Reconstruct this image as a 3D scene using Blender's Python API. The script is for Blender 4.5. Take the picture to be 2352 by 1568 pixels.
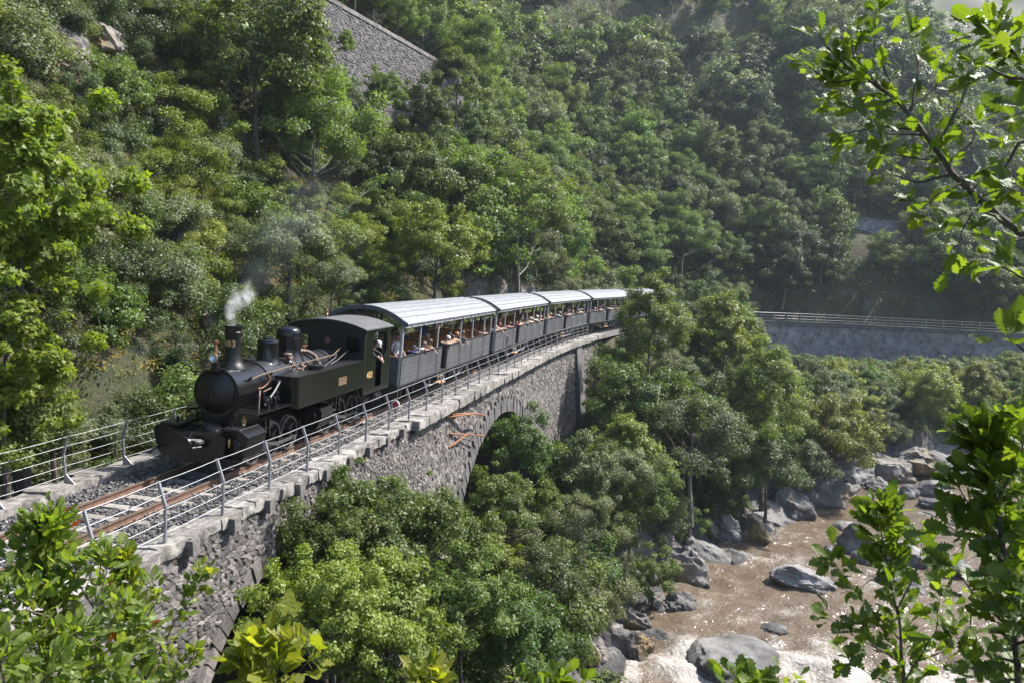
import bpy, math, random
import numpy as np
from mathutils import Vector, Matrix, noise as mnoise

# ------------------------------------------------------------------ scene, camera, sky, sun, exposure
for o in list(bpy.data.objects):
    bpy.data.objects.remove(o, do_unlink=True)
SC = bpy.context.scene
COL = SC.collection
R = math.radians
CAM_Z = 4.54
PITCH, ROLL = math.atan(244.5 / 3013.0), 0.012
cam_data = bpy.data.cameras.new("camera")
cam = bpy.data.objects.new("camera", cam_data)
COL.objects.link(cam)
cam_data.sensor_width = 36.0
cam_data.lens = 36.0 * 3013.0 / 3733.0
cam_data.clip_start = 0.1
cam_data.clip_end = 2000.0
cam.matrix_world = Matrix.Translation((0, 0, CAM_Z)) @ Matrix.Rotation(R(90) - PITCH, 4, 'X') @ Matrix.Rotation(ROLL, 4, 'Z')
SC.camera = cam
cam_data.dof.use_dof = True
cam_data.dof.focus_distance = 24.0
cam_data.dof.aperture_fstop = 13.0

SUN_AZ, SUN_EL = 65.0, 49.0
world = bpy.data.worlds.new("World")
SC.world = world
world.use_nodes = True
wn = world.node_tree
wn.nodes.clear()
w_out = wn.nodes.new("ShaderNodeOutputWorld")
w_bg = wn.nodes.new("ShaderNodeBackground")
w_sky = wn.nodes.new("ShaderNodeTexSky")
w_sky.sky_type = 'NISHITA'
w_sky.sun_disc = False
w_sky.sun_elevation = R(SUN_EL)
w_sky.sun_rotation = R(SUN_AZ)
w_sky.altitude = 400
w_sky.air_density = 1.0
w_sky.dust_density = 2.0
w_bg.inputs["Strength"].default_value = 0.14
wn.links.new(w_sky.outputs[0], w_bg.inputs[0])
wn.links.new(w_bg.outputs[0], w_out.inputs[0])

sun_data = bpy.data.lights.new("sun", 'SUN')
sun_data.energy = 5.0
sun_data.angle = R(0.5)
sun_data.color = (1.0, 0.96, 0.89)
sun = bpy.data.objects.new("sun", sun_data)
COL.objects.link(sun)
sv = Vector((math.sin(R(SUN_AZ)) * math.cos(R(SUN_EL)), math.cos(R(SUN_AZ)) * math.cos(R(SUN_EL)), math.sin(R(SUN_EL))))
sun.rotation_euler = sv.to_track_quat('Z', 'Y').to_euler()
sun.location = (40, 40, 90)

SC.view_settings.view_transform = 'Standard'
SC.view_settings.look = 'None'
SC.view_settings.exposure = 1.15
SC.view_settings.gamma = 1.0
SC.view_settings.use_curve_mapping = False
SC.render.engine = 'CYCLES'
SC.cycles.use_denoising = True
try:
    SC.cycles.denoiser = 'OPENIMAGEDENOISE'
except Exception:
    pass
SC.cycles.max_bounces = 6
SC.cycles.diffuse_bounces = 3
SC.cycles.glossy_bounces = 2
SC.cycles.transmission_bounces = 4
SC.cycles.transparent_max_bounces = 4
SC.cycles.volume_bounces = 1
SC.cycles.use_adaptive_sampling = True
SC.cycles.adaptive_threshold = 0.015
SC.cycles.sample_clamp_indirect = 6.0
SC.cycles.caustics_reflective = False
SC.cycles.caustics_refractive = False
SC.cycles.volume_step_rate = 2.0

# ------------------------------------------------------------------ picture geometry (used only to lay the place out)
FD = 3013.0 * 2352 / 3733.0            # focal length in px of a 2352 px wide view
_cp, _sp, _cr, _sr = math.cos(PITCH), math.sin(PITCH), math.cos(ROLL), math.sin(ROLL)
def project(P):
    P = np.atleast_2d(np.asarray(P, float))
    z = P[:, 2] - CAM_Z
    dep = P[:, 1] * _cp - z * _sp
    up = P[:, 1] * _sp + z * _cp
    dd = np.where(dep > 0.05, dep, 0.05)
    u, v = P[:, 0] / dd, -up / dd
    return np.stack([1176 + FD * (_cr * u - _sr * v), 784 + FD * (_sr * u + _cr * v), dep], 1)
def ray(x, y):
    u, v = (x - 1176) / FD, (y - 784) / FD
    u, v = _cr * u + _sr * v, -_sr * u + _cr * v
    return np.array([u, _cp - _sp * v, -_sp - _cp * v])
def at(x, y, Y):                       # the point seen at (x, y) at distance Y in front of the camera
    r = ray(x, y)
    t = Y / r[1]
    return Vector((r[0] * t, r[1] * t, CAM_Z + r[2] * t))

# ------------------------------------------------------------------ helpers
def setp(o, label=None, cat=None, group=None, kind=None):
    if label: o["label"] = label
    if cat: o["category"] = cat
    if group: o["group"] = group
    if kind: o["kind"] = kind
    return o
def empty(name, loc=(0, 0, 0), rot=(0, 0, 0), scale=None, label=None, cat=None, group=None):
    o = bpy.data.objects.new(name, None)
    o.empty_display_size = 0.2
    COL.objects.link(o)
    o.location = loc
    o.rotation_euler = rot
    if scale is not None:
        o.scale = (scale, scale, scale) if isinstance(scale, (int, float)) else scale
    return setp(o, label, cat, group)
def np_mesh(name, verts, faces, mats=(), smooth=False, mat_index=None):
    """verts (n,3) array, faces (m,k) array with one k, or list of such arrays"""
    me = bpy.data.meshes.new(name)
    verts = np.asarray(verts, np.float32)
    fl = faces if isinstance(faces, list) else [faces]
    fl = [np.asarray(f, np.int32) for f in fl if len(f)]
    loops = np.concatenate([f.ravel() for f in fl])
    tot = np.concatenate([np.full(len(f), f.shape[1], np.int32) for f in fl])
    start = np.concatenate([[0], np.cumsum(tot)[:-1]]).astype(np.int32)
    me.vertices.add(len(verts)); me.vertices.foreach_set("co", verts.ravel())
    me.loops.add(len(loops)); me.loops.foreach_set("vertex_index", loops)
    me.polygons.add(len(tot)); me.polygons.foreach_set("loop_start", start); me.polygons.foreach_set("loop_total", tot)
    if mat_index is not None:
        me.polygons.foreach_set("material_index", np.asarray(mat_index, np.int32))
    if smooth:
        me.polygons.foreach_set("use_smooth", np.ones(len(tot), bool))
    me.update(calc_edges=True)
    for m in mats: me.materials.append(m)
    return me
def link(name, me, parent=None, loc=None, rot=None, scale=None):
    o = bpy.data.objects.new(name, me)
    COL.objects.link(o)
    if parent is not None: o.parent = parent
    if loc is not None: o.location = loc
    if rot is not None: o.rotation_euler = rot
    if scale is not None: o.scale = scale if not isinstance(scale, (int, float)) else (scale,) * 3
    return o
def copy_tree(o, parent=None):
    c = o.copy()
    COL.objects.link(c)
    c.parent = parent
    for ch in list(o.children):
        copy_tree(ch, c)
    return c

class MB:
    """collects simple shapes and links them as one mesh object"""
    def __init__(s): s.v = []; s.f = []; s.mi = []; s.cur = 0
    def add(s, vs, fs):
        b = len(s.v); s.v += [tuple(p) for p in vs]
        for f in fs: s.f.append([b + i for i in f]); s.mi.append(s.cur)
        return s
    def box(s, a, b, bev=0.0):
        x0, y0, z0 = a; x1, y1, z1 = b
        if x0 > x1: x0, x1 = x1, x0
        if y0 > y1: y0, y1 = y1, y0
        if z0 > z1: z0, z1 = z1, z0
        if bev <= 0:
            vs = [(x0, y0, z0), (x1, y0, z0), (x1, y1, z0), (x0, y1, z0), (x0, y0, z1), (x1, y0, z1), (x1, y1, z1), (x0, y1, z1)]
            return s.add(vs, [(0, 3, 2, 1), (4, 5, 6, 7), (0, 1, 5, 4), (1, 2, 6, 5), (2, 3, 7, 6), (3, 0, 4, 7)])
        c = min(bev, (x1 - x0) * .45, (y1 - y0) * .45, (z1 - z0) * .45)
        def ring(i, z): return [(x0 + i, y0 + c, z), (x0 + c, y0 + i, z), (x1 - c, y0 + i, z), (x1 - i, y0 + c, z), (x1 - i, y1 - c, z), (x1 - c, y1 - i, z), (x0 + c, y1 - i, z), (x0 + i, y1 - c, z)]
        vs = ring(c, z0) + ring(0, z0 + c) + ring(0, z1 - c) + ring(c, z1)
        fs = [tuple(range(7, -1, -1)), tuple(range(24, 32))]
        for k in range(3):
            for j in range(8):
                fs.append((k * 8 + j, k * 8 + (j + 1) % 8, k * 8 + 8 + (j + 1) % 8, k * 8 + 8 + j))
        return s.add(vs, fs)
    def tube(s, pts, r, n=8, caps=True):
        pts = [Vector(p) for p in pts]
        rs = r if isinstance(r, (list, tuple)) else [r] * len(pts)
        vs = []; prev = None
        for i, p in enumerate(pts):
            t = (pts[min(i + 1, len(pts) - 1)] - pts[max(i - 1, 0)])
            t = t.normalized() if t.length > 1e-9 else Vector((0, 0, 1))
            if prev is None:
                a = Vector((0, 0, 1)) if abs(t.z) < .9 else Vector((1, 0, 0))
                x = t.cross(a).normalized()
            else:
                x = (prev - t * prev.dot(t))
                x = x.normalized() if x.length > 1e-6 else t.orthogonal().normalized()
            prev = x; y = t.cross(x)
            for k in range(n):
                a = 2 * math.pi * k / n
                vs.append(p + x * (math.cos(a) * rs[i]) + y * (math.sin(a) * rs[i]))
        fs = []
        for i in range(len(pts) - 1):
            for k in range(n):
                fs.append((i * n + k, i * n + (k + 1) % n, (i + 1) * n + (k + 1) % n, (i + 1) * n + k))
        if caps:
            fs.append(tuple(range(n - 1, -1, -1))); fs.append(tuple((len(pts) - 1) * n + k for k in range(n)))
        return s.add(vs, fs)
    def lathe(s, prof, c=(0, 0, 0), axis='Z', n=24, ring=False):
        """prof: list of (r, h)"""
        vs = []; c = Vector(c)
        for r_, h in prof:
            for k in range(n):
                a = 2 * math.pi * k / n; p, q = math.cos(a) * r_, math.sin(a) * r_
                vs.append(c + (Vector((p, q, h)) if axis == 'Z' else Vector((h, p, q)) if axis == 'X' else Vector((q, h, p))))
        fs = []
        for i in range(len(prof) - 1):
            for k in range(n): fs.append((i * n + k, i * n + (k + 1) % n, (i + 1) * n + (k + 1) % n, (i + 1) * n + k))
        if prof[0][0] > 1e-4 and not ring: fs.append(tuple(range(n - 1, -1, -1)))
        if prof[-1][0] > 1e-4 and not ring: fs.append(tuple((len(prof) - 1) * n + k for k in range(n)))
        return s.add(vs, fs)
    def prism(s, poly, axis, a, b):
        """poly 2-d outline extruded along axis ('X': poly=(y,z), 'Y': poly=(x,z), 'Z': poly=(x,y)) from a to b"""
        def P(p, h): return (h, p[0], p[1]) if axis == 'X' else (p[0], h, p[1]) if axis == 'Y' else (p[0], p[1], h)
        n = len(poly)
        vs = [P(p, a) for p in poly] + [P(p, b) for p in poly]
        fs = [tuple(range(n - 1, -1, -1)), tuple(range(n, 2 * n))]
        for i in range(n): fs.append((i, (i + 1) % n, n + (i + 1) % n, n + i))
        return s.add(vs, fs)
    def mesh(s, name, mats, smooth=False):
        me = bpy.data.meshes.new(name)
        me.from_pydata([tuple(v) for v in s.v], [], s.f)
        for m in (mats if isinstance(mats, (list, tuple)) else [mats]): me.materials.append(m)
        me.polygons.foreach_set("material_index", s.mi)
        if smooth:
            me.polygons.foreach_set("use_smooth", [True] * len(me.polygons))
            try: me.set_sharp_from_angle(angle=R(35))
            except Exception: pass
        me.update()
        return me
    def build(s, name, mats, parent=None, smooth=False):
        return link(name, s.mesh(name, mats, smooth), parent)

# ------------------------------------------------------------------ materials
MATS = {}
def nd(nt, t, **kw):
    n = nt.nodes.new(t)
    for k, v in kw.items(): setattr(n, k, v)
    return n
def ramp(nt, fac, stops):
    r = nd(nt, "ShaderNodeValToRGB")
    el = r.color_ramp.elements
    while len(el) < len(stops): el.new(0.5)
    for e, (p, c) in zip(el, stops):
        e.position = p; e.color = (*c, 1) if len(c) == 3 else c
    nt.links.new(fac, r.inputs[0])
    return r.outputs[0]
def new_mat(name):
    m = bpy.data.materials.new(name); m.use_nodes = True
    nt = m.node_tree
    return m, nt, nt.nodes["Principled BSDF"], nt.nodes["Material Output"]
def noise_tex(nt, scale, detail=4, rough=.6, vec=None, dist=0.0):
    n = nd(nt, "ShaderNodeTexNoise"); n.inputs["Scale"].default_value = scale; n.inputs["Detail"].default_value = detail
    n.inputs["Roughness"].default_value = rough; n.inputs["Distortion"].default_value = dist
    if vec is not None: nt.links.new(vec, n.inputs["Vector"])
    return n.outputs["Fac"]
def objco(nt): return nd(nt, "ShaderNodeTexCoord").outputs["Object"]
def mixc(nt, fac, a, b, mode='MIX'):
    m = nd(nt, "ShaderNodeMix", data_type='RGBA', blend_type=mode)
    for v, i in ((fac, 0), (a, 6), (b, 7)):
        if isinstance(v, (int, float)): m.inputs[i].default_value = v
        elif isinstance(v, (tuple, list)): m.inputs[i].default_value = (*v, 1)
        else: nt.links.new(v, m.inputs[i])
    return m.outputs[2]
def add_bump(nt, bs, h, strength=.4, dist=.02):
    b = nd(nt, "ShaderNodeBump"); b.inputs["Strength"].default_value = strength; b.inputs["Distance"].default_value = dist
    nt.links.new(h, b.inputs["Height"]); nt.links.new(b.outputs[0], bs.inputs["Normal"])
def surf(name, cols, scale=6.0, rough=.7, metal=0.0, bump=.3, bdist=.01, bscale=None, rvar=0.0, per_obj=0.0, per_isl=0.0, spec=.5, detail=6, coat=0.0):
    """a colour that wanders between 2-4 tones on noise, with relief"""
    if name in MATS: return MATS[name]
    m, nt, bs, out = new_mat(name)
    co = objco(nt)
    n1 = noise_tex(nt, scale, detail, .62, co)
    k = len(cols)
    stops = [(.3 + .4 * i / max(1, k - 1), c) for i, c in enumerate(cols)] if k > 1 else [(0, cols[0]), (1, cols[0])]
    c = ramp(nt, n1, stops)
    if per_obj or per_isl:
        src = nd(nt, "ShaderNodeObjectInfo").outputs["Random"] if per_obj else nd(nt, "ShaderNodeNewGeometry").outputs["Random Per Island"]
        amt = per_obj or per_isl
        mr = nd(nt, "ShaderNodeMapRange"); nt.links.new(src, mr.inputs[0])
        mr.inputs[3].default_value = 1 - amt; mr.inputs[4].default_value = 1 + amt
        h = nd(nt, "ShaderNodeHueSaturation"); nt.links.new(mr.outputs[0], h.inputs["Value"]); nt.links.new(c, h.inputs["Color"])
        c = h.outputs[0]
    nt.links.new(c, bs.inputs["Base Color"])
    bs.inputs["Metallic"].default_value = metal
    bs.inputs["Specular IOR Level"].default_value = spec
    bs.inputs["Coat Weight"].default_value = coat
    if rvar:
        mr = nd(nt, "ShaderNodeMapRange"); nt.links.new(noise_tex(nt, scale * 2.3, 4, .6, co), mr.inputs[0])
        mr.inputs[1].default_value = .3; mr.inputs[2].default_value = .7
        mr.inputs[3].default_value = max(0, rough - rvar); mr.inputs[4].default_value = min(1, rough + rvar)
        nt.links.new(mr.outputs[0], bs.inputs["Roughness"])
    else: bs.inputs["Roughness"].default_value = rough
    if bump: add_bump(nt, bs, noise_tex(nt, bscale or scale * 3, 6, .65, co), bump, bdist)
    MATS[name] = m
    return m
def leaf_mat(name, cols, transl=.38, rough=.5, per_obj=.25, spec=.35, tcol=(1.35, 1.5, .5), hue=1.0):
    """cols: tones picked leaf by leaf; each plant shifts a little in hue and value"""
    if name in MATS: return MATS[name]
    m, nt, bs, out = new_mat(name)
    isl = nd(nt, "ShaderNodeNewGeometry").outputs["Random Per Island"]
    oi = nd(nt, "ShaderNodeObjectInfo").outputs["Random"]
    k = len(cols)
    c = ramp(nt, isl, [(i / (k - 1), c_) for i, c_ in enumerate(cols)])
    h = nd(nt, "ShaderNodeHueSaturation"); nt.links.new(c, h.inputs["Color"])
    a = nd(nt, "ShaderNodeMapRange"); nt.links.new(oi, a.inputs[0]); a.inputs[3].default_value = .5 - .03 * hue; a.inputs[4].default_value = .5 + .014 * hue
    nt.links.new(a.outputs[0], h.inputs["Hue"])
    mm = nd(nt, "ShaderNodeMath", operation='MULTIPLY'); nt.links.new(oi, mm.inputs[0]); mm.inputs[1].default_value = 7.31
    fr = nd(nt, "ShaderNodeMath", operation='FRACT'); nt.links.new(mm.outputs[0], fr.inputs[0])
    b = nd(nt, "ShaderNodeMapRange"); nt.links.new(fr.outputs[0], b.inputs[0]); b.inputs[3].default_value = 1 - per_obj; b.inputs[4].default_value = 1 + per_obj
    nt.links.new(b.outputs[0], h.inputs["Value"])
    nt.links.new(h.outputs[0], bs.inputs["Base Color"])
    bs.inputs["Roughness"].default_value = rough
    bs.inputs["Specular IOR Level"].default_value = spec
    tr = nd(nt, "ShaderNodeBsdfTranslucent")
    nt.links.new(mixc(nt, 1.0, h.outputs[0], tcol, 'MULTIPLY'), tr.inputs[0])
    mx = nd(nt, "ShaderNodeMixShader"); mx.inputs[0].default_value = transl
    nt.links.new(bs.outputs[0], mx.inputs[1]); nt.links.new(tr.outputs[0], mx.inputs[2])
    nt.links.new(mx.outputs[0], out.inputs["Surface"])
    MATS[name] = m
    return m

# ------------------------------------------------------------------ the line of the track (metres; rail level is z = 0 under the engine)
T0 = np.array([-8.025, 13.906]); HD0 = R(12.1825)
SEGS = [(30.38, None), (17.28, 205.2), (34.0, 134.9), (34.0, 28.0), (80.0, 260.0)]   # length, radius (right-hand)
def track(s):
    """plan position and heading (clockwise from +Y) at s metres along"""
    P = T0.copy(); a = HD0
    if s < 0: return P + np.array([math.sin(a), math.cos(a)]) * s, a
    rem = s
    for i, (L, rad) in enumerate(SEGS):
        l = rem if i == len(SEGS) - 1 else min(rem, L)
        if rad is None: P = P + np.array([math.sin(a), math.cos(a)]) * l
        else:
            b = a + l / rad
            P = P + rad * np.array([math.cos(a) - math.cos(b), math.sin(b) - math.sin(a)]); a = b
        rem -= l
        if rem <= 1e-9: break
    return P, a
def track_z(s):
    return 0.0 if s < 14 else -.004 * (s - 14) if s < 84 else -.28 - .032 * (s - 84)
def tp(s, lat, z):
    """a point lat metres right of the track centre, z above rail level"""
    P, a = track(s)
    return Vector((P[0] + math.cos(a) * lat, P[1] - math.sin(a) * lat, track_z(s) + z))
def lean_at(s):
    return R(np.interp(s, [-10, 0, 8, 14, 28, 90], [1.0, 2.2, 3.0, 4.3, 5.2, 5.0]))
# ------------------------------------------------------------------ terrain
def _hash(i, j, seed):
    n = (i.astype(np.int64) * 374761393 + j.astype(np.int64) * 668265263 + seed * 1442695041) & 0xFFFFFFFF
    n = ((n ^ (n >> 13)) * 1274126177) & 0xFFFFFFFF
    return ((n ^ (n >> 16)) & 0xFFFF) / 65535.0
def vnoise(x, y, seed=0):
    i, j = np.floor(x), np.floor(y); fx, fy = x - i, y - j
    fx, fy = fx * fx * (3 - 2 * fx), fy * fy * (3 - 2 * fy)
    i, j = i.astype(np.int64), j.astype(np.int64)
    a, b, c, d_ = _hash(i, j, seed), _hash(i + 1, j, seed), _hash(i, j + 1, seed), _hash(i + 1, j + 1, seed)
    return (a * (1 - fx) + b * fx) * (1 - fy) + (c * (1 - fx) + d_ * fx) * fy
def fbm(x, y, octv=4, seed=0):
    t, a, n = 0, .5, 0
    for k in range(octv):
        t = t + a * vnoise(x * 2 ** k, y * 2 ** k, seed + k); n += a; a *= .5
    return t / n * 2 - 1
def sstep(a, b, x):
    t = np.clip((x - a) / (b - a), 0, 1); return t * t * (3 - 2 * t)
_ts = np.arange(-70, 195, 1.0)
_tP = np.array([track(s)[0] for s in _ts]); _tA = np.array([track(s)[1] for s in _ts])
_tz = np.array([track_z(s) for s in _ts])
def nearest(X, Y, P):
    out_i = np.zeros(len(X), int); out_d = np.zeros(len(X))
    for k in range(0, len(X), 20000):
        dx = X[k:k + 20000, None] - P[None, :, 0]; dy = Y[k:k + 20000, None] - P[None, :, 1]
        dd = dx * dx + dy * dy; i = dd.argmin(1); out_i[k:k + 20000] = i; out_d[k:k + 20000] = np.sqrt(dd[np.arange(len(i)), i])
    return out_i, out_d
def track_field(X, Y):
    i, dist = nearest(X, Y, _tP)
    a = _tA[i]; dx, dy = X - _tP[i, 0], Y - _tP[i, 1]
    lat = dx * np.cos(a) - dy * np.sin(a)
    s = _ts[i] + dx * np.sin(a) + dy * np.cos(a)
    return s, np.sign(-lat) * np.maximum(dist * .999, np.abs(lat)), _tz[i]
RIVER = np.array([(22, -20), (17, 4), (12.5, 22), (13, 33), (18.5, 43), (26, 52.5), (37, 62), (53, 69), (90, 73), (150, 70)], float)
RIV_HW = np.array([8, 8, 8.6, 8.8, 8.4, 8.2, 8.0, 8.2, 8, 8])
def _spline(P, n):
    P = np.vstack([2 * P[0] - P[1], P, 2 * P[-1] - P[-2]]); out = []
    for k in range(1, len(P) - 2):
        t = np.linspace(0, 1, n, endpoint=False)[:, None]
        a, b, c, d_ = P[k - 1], P[k], P[k + 1], P[k + 2]
        out.append(.5 * (2 * b + (c - a) * t + (2 * a - 5 * b + 4 * c - d_) * t ** 2 + (3 * b - a - 3 * c + d_) * t ** 3))
    return np.vstack(out + [P[-2][None]])
_rv = _spline(np.column_stack([RIVER, RIV_HW]), 24)
RVP, RVW = _rv[:, :2], _rv[:, 2]
_rt = np.gradient(RVP, axis=0); _rt /= np.hypot(_rt[:, 0], _rt[:, 1])[:, None]
RIVER_Z = -12.0
WALL_LINE = np.array([(-17.2, 54.2), (-14.3, 60.8), (-7.2, 77.8), (-5.6, 81.6)], float)
def road_field(X, Y):
    """distance uphill of the road wall and a mask of its extent"""
    best = np.full(len(X), 1e9); sd = np.zeros(len(X)); along = np.zeros(len(X)); L0 = 0
    for a, b in zip(WALL_LINE[:-1], WALL_LINE[1:]):
        t = b - a; L = np.hypot(*t); t = t / L
        q = np.clip((X - a[0]) * t[0] + (Y - a[1]) * t[1], 0, L)
        dx, dy = X - a[0] - q * t[0], Y - a[1] - q * t[1]
        dist = np.hypot(dx, dy); m = dist < best
        best = np.where(m, dist, best); sd = np.where(m, np.sign(-(dx * t[1] - dy * t[0])) * dist, sd); along = np.where(m, L0 + q, along)
        L0 += L
    return sd, along, L0
BASE_S = [-40, -12, -4, 2, 8, 14, 24, 34, 42, 50, 62, 88, 100, 200]
BASE_Z = [-2, -3, -4, -8, -8, -9.5, -12, -10.5, -7, -2.2, -.5, -.9, -6.2, -7]
def height(X, Y):
    X = np.asarray(X, float).ravel(); Y = np.asarray(Y, float).ravel()
    s, d_, zt = track_field(X, Y)
    # uphill side
    k = np.interp(s, [-30, 0, 30, 60, 80, 100, 118, 135, 150, 200], [1.0, 1.12, 1.22, 1.22, 1.12, .98, .84, .64, .47, .4])
    dl = np.maximum(d_ - 2.4, 0)
    shelf = np.interp(s, [-20, 0, 14, 24, 34, 46, 60], [-1, -1.4, -2.4, -3.2, -2.4, -.5, -.4])
    n = fbm(X / 14, Y / 14, 5, 3); n2 = fbm(X / 42, Y / 42, 3, 9)
    zl = zt + shelf + k * dl + np.minimum(dl * .16, 5.5) * (n * .9 + n2 * 1.1) + np.clip(dl, 0, 3) * .2 * fbm(X / 2.6, Y / 2.6, 3, 21)
    zl = zl + np.where((dl > 30) & (s < 120), (dl - 30) * .05, 0)
    sd, al, LL = road_field(X, Y)
    ext = sstep(0, 3, al) * (1 - sstep(LL - 5, LL - .5, al))
    road = np.where(sd > 0, 23.9 + 1.15 * np.maximum(sd - 3.6, 0) + n * np.clip(sd - 3.6, 0, 2), np.minimum(zl, 19.6))
    w = ext * np.where(sd > 0, 1 - sstep(14, 26, sd), 1 - sstep(1.5, 6, -sd))
    zl = zl * (1 - w) + road * w
    # valley side
    ri, rd = nearest(X, Y, RVP)
    r = rd - RVW[ri] - 1.3 * fbm(X / 5, Y / 5, 3, 44)
    side = (X - RVP[ri, 0]) * _rt[ri, 1] - (Y - RVP[ri, 1]) * _rt[ri, 0]      # >0 right bank
    base = np.interp(s, BASE_S, BASE_Z) + np.where(s > 84, zt, 0)
    e = np.maximum(-d_ - 2.6, 0); rr = np.maximum(r, 0)
    t = e / (e + rr + .01)
    zr = base * (1 - t ** .85) + (-9.4) * t ** .85 + fbm(X / 6, Y / 6, 4, 71) * np.minimum(np.minimum(e * .3, rr * .5), 1.3) + fbm(X / 1.8, Y / 1.8, 3, 93) * np.minimum(np.minimum(e * .3, .9), .9)
    zr = zr - (1 - sstep(0, 2.6, r)) * np.maximum(zr + 12.4, 0)
    zfar = -12.2 + 1.6 * sstep(0, 2, r) + .5 * rr + fbm(X / 7, Y / 7, 4, 5) * np.minimum(rr * .4, 1.5)
    zr = np.where(side > 0, zfar, zr)
    zr = np.where(r < 0, np.minimum(zr, -12.3 + np.maximum(r, -3) * .5), zr)
    rho = np.hypot(X + .5, Y + 2)
    zr = np.maximum(zr, 2.9 - .85 * np.maximum(rho - 1, 0) + fbm(X / 3, Y / 3, 3, 2) * .25)
    q = sstep(-2.6, 5.5, d_)
    under = base * (1 - q) + zl * q
    z = np.where(d_ > 5.5, zl, np.where(d_ > -2.6, np.minimum(under, zt - .55), zr))
    return z
def hz(x, y): return float(height([x], [y])[0])

# ---- materials of the ground
def terrain_material():
    m, nt, bs, out = new_mat("hillside_ground")
    geo = nd(nt, "ShaderNodeNewGeometry"); co = objco(nt)
    sep = nd(nt, "ShaderNodeSeparateXYZ"); nt.links.new(geo.outputs["Position"], sep.inputs[0])
    sepn = nd(nt, "ShaderNodeSeparateXYZ"); nt.links.new(geo.outputs["Normal"], sepn.inputs[0])
    n1 = noise_tex(nt, .35, 8, .7, co); n2 = noise_tex(nt, 1.7, 6, .65, co); n3 = noise_tex(nt, 5.5, 5, .6, co)
    soil = ramp(nt, n2, [(.25, (.018, .016, .01)), (.45, (.04, .032, .016)), (.58, (.075, .055, .02)), (.72, (.1, .078, .045))])
    grass = ramp(nt, n3, [(.3, (.022, .036, .01)), (.55, (.05, .062, .016)), (.75, (.1, .08, .022))])
    rock = ramp(nt, n2, [(.25, (.045, .042, .041)), (.5, (.11, .105, .1)), (.7, (.19, .178, .168))])
    f1 = nd(nt, "ShaderNodeMapRange"); nt.links.new(n1, f1.inputs[0]); f1.inputs[1].default_value = .42; f1.inputs[2].default_value = .58
    c = mixc(nt, f1.outputs[0], soil, grass)
    # bare rock: steep faces, the gorge by the water, and patches
    st = nd(nt, "ShaderNodeMapRange"); nt.links.new(sepn.outputs[2], st.inputs[0]); st.inputs[1].default_value = .62; st.inputs[2].default_value = .42
    lo = nd(nt, "ShaderNodeMapRange"); nt.links.new(sep.outputs[2], lo.inputs[0]); lo.inputs[1].default_value = -8.2; lo.inputs[2].default_value = -10.2
    pk = nd(nt, "ShaderNodeMapRange"); nt.links.new(noise_tex(nt, .16, 5, .6, co), pk.inputs[0]); pk.inputs[1].default_value = .5; pk.inputs[2].default_value = .62
    mul = nd(nt, "ShaderNodeMath", operation='MULTIPLY'); nt.links.new(st.outputs[0], mul.inputs[0]); nt.links.new(pk.outputs[0], mul.inputs[1])
    mxm = nd(nt, "ShaderNodeMath", operation='MAXIMUM'); nt.links.new(mul.outputs[0], mxm.inputs[0]); nt.links.new(lo.outputs[0], mxm.inputs[1])
    c = mixc(nt, mxm.outputs[0], c, rock)
    nt.links.new(c, bs.inputs["Base Color"]); bs.inputs["Roughness"].default_value = .9
    add_bump(nt, bs, noise_tex(nt, 3.0, 9, .75, co), 1.0, .25)
    return m
M_GROUND = terrain_material()
def build_terrain():
    def axis(bps):
        out = []
        for (a, st), (b, _) in zip(bps[:-1], bps[1:]): out += list(np.arange(a, b, st))
        return np.array(out + [bps[-1][0]])
    xs = axis([(-150, 6), (-70, 2.2), (-30, .8), (42, 1.2), (75, 2.2), (130, 6), (240, 6)])
    ys = axis([(-40, 3), (-6, 1.2), (10, .8), (82, 1.2), (130, 2.4), (200, 6), (330, 6)])
    X, Y = np.meshgrid(xs, ys); z = height(X, Y)
    nx, ny = len(xs), len(ys)
    i = np.arange((ny - 1) * nx).reshape(ny - 1, nx)[:, :-1].ravel()
    f = np.stack([i, i + 1, i + nx + 1, i + nx], 1)
    me = np_mesh("terrain", np.stack([X.ravel(), Y.ravel(), z], 1), f, [M_GROUND], smooth=True)
    setp(link("terrain", me), kind="structure")
build_terrain()

# ---- the river
def river_material():
    m, nt, bs, out = new_mat("muddy_water")
    co = objco(nt)
    at_ = nd(nt, "ShaderNodeAttribute", attribute_name="foam")
    n1 = noise_tex(nt, 1.1, 4, .6, co)
    mud = ramp(nt, n1, [(.3, (.1, .075, .052)), (.7, (.15, .115, .083))])
    n2 = noise_tex(nt, 6.5, 8, .72, co, 1.2)
    sm = nd(nt, "ShaderNodeMath", operation='ADD'); nt.links.new(n2, sm.inputs[0]); nt.links.new(at_.outputs["Fac"], sm.inputs[1])
    fr = nd(nt, "ShaderNodeMapRange"); nt.links.new(sm.outputs[0], fr.inputs[0]); fr.inputs[1].default_value = .98; fr.inputs[2].default_value = 1.32
    c = mixc(nt, fr.outputs[0], mud, (.34, .315, .285))
    nt.links.new(c, bs.inputs["Base Color"])
    rg = nd(nt, "ShaderNodeMapRange"); nt.links.new(fr.outputs[0], rg.inputs[0]); rg.inputs[3].default_value = .1; rg.inputs[4].default_value = .75
    nt.links.new(rg.outputs[0], bs.inputs["Roughness"])
    bs.inputs["IOR"].default_value = 1.33
    wv = noise_tex(nt, 1.9, 3, .55, co, 1.0)
    w2 = nd(nt, 'ShaderNodeMath', operation='MULTIPLY_ADD'); nt.links.new(noise_tex(nt, 7, 1, .5, co), w2.inputs[0]); w2.inputs[1].default_value = .3; nt.links.new(wv, w2.inputs[2])
    add_bump(nt, bs, w2.outputs[0], 1.0, .13)
    return m
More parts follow.
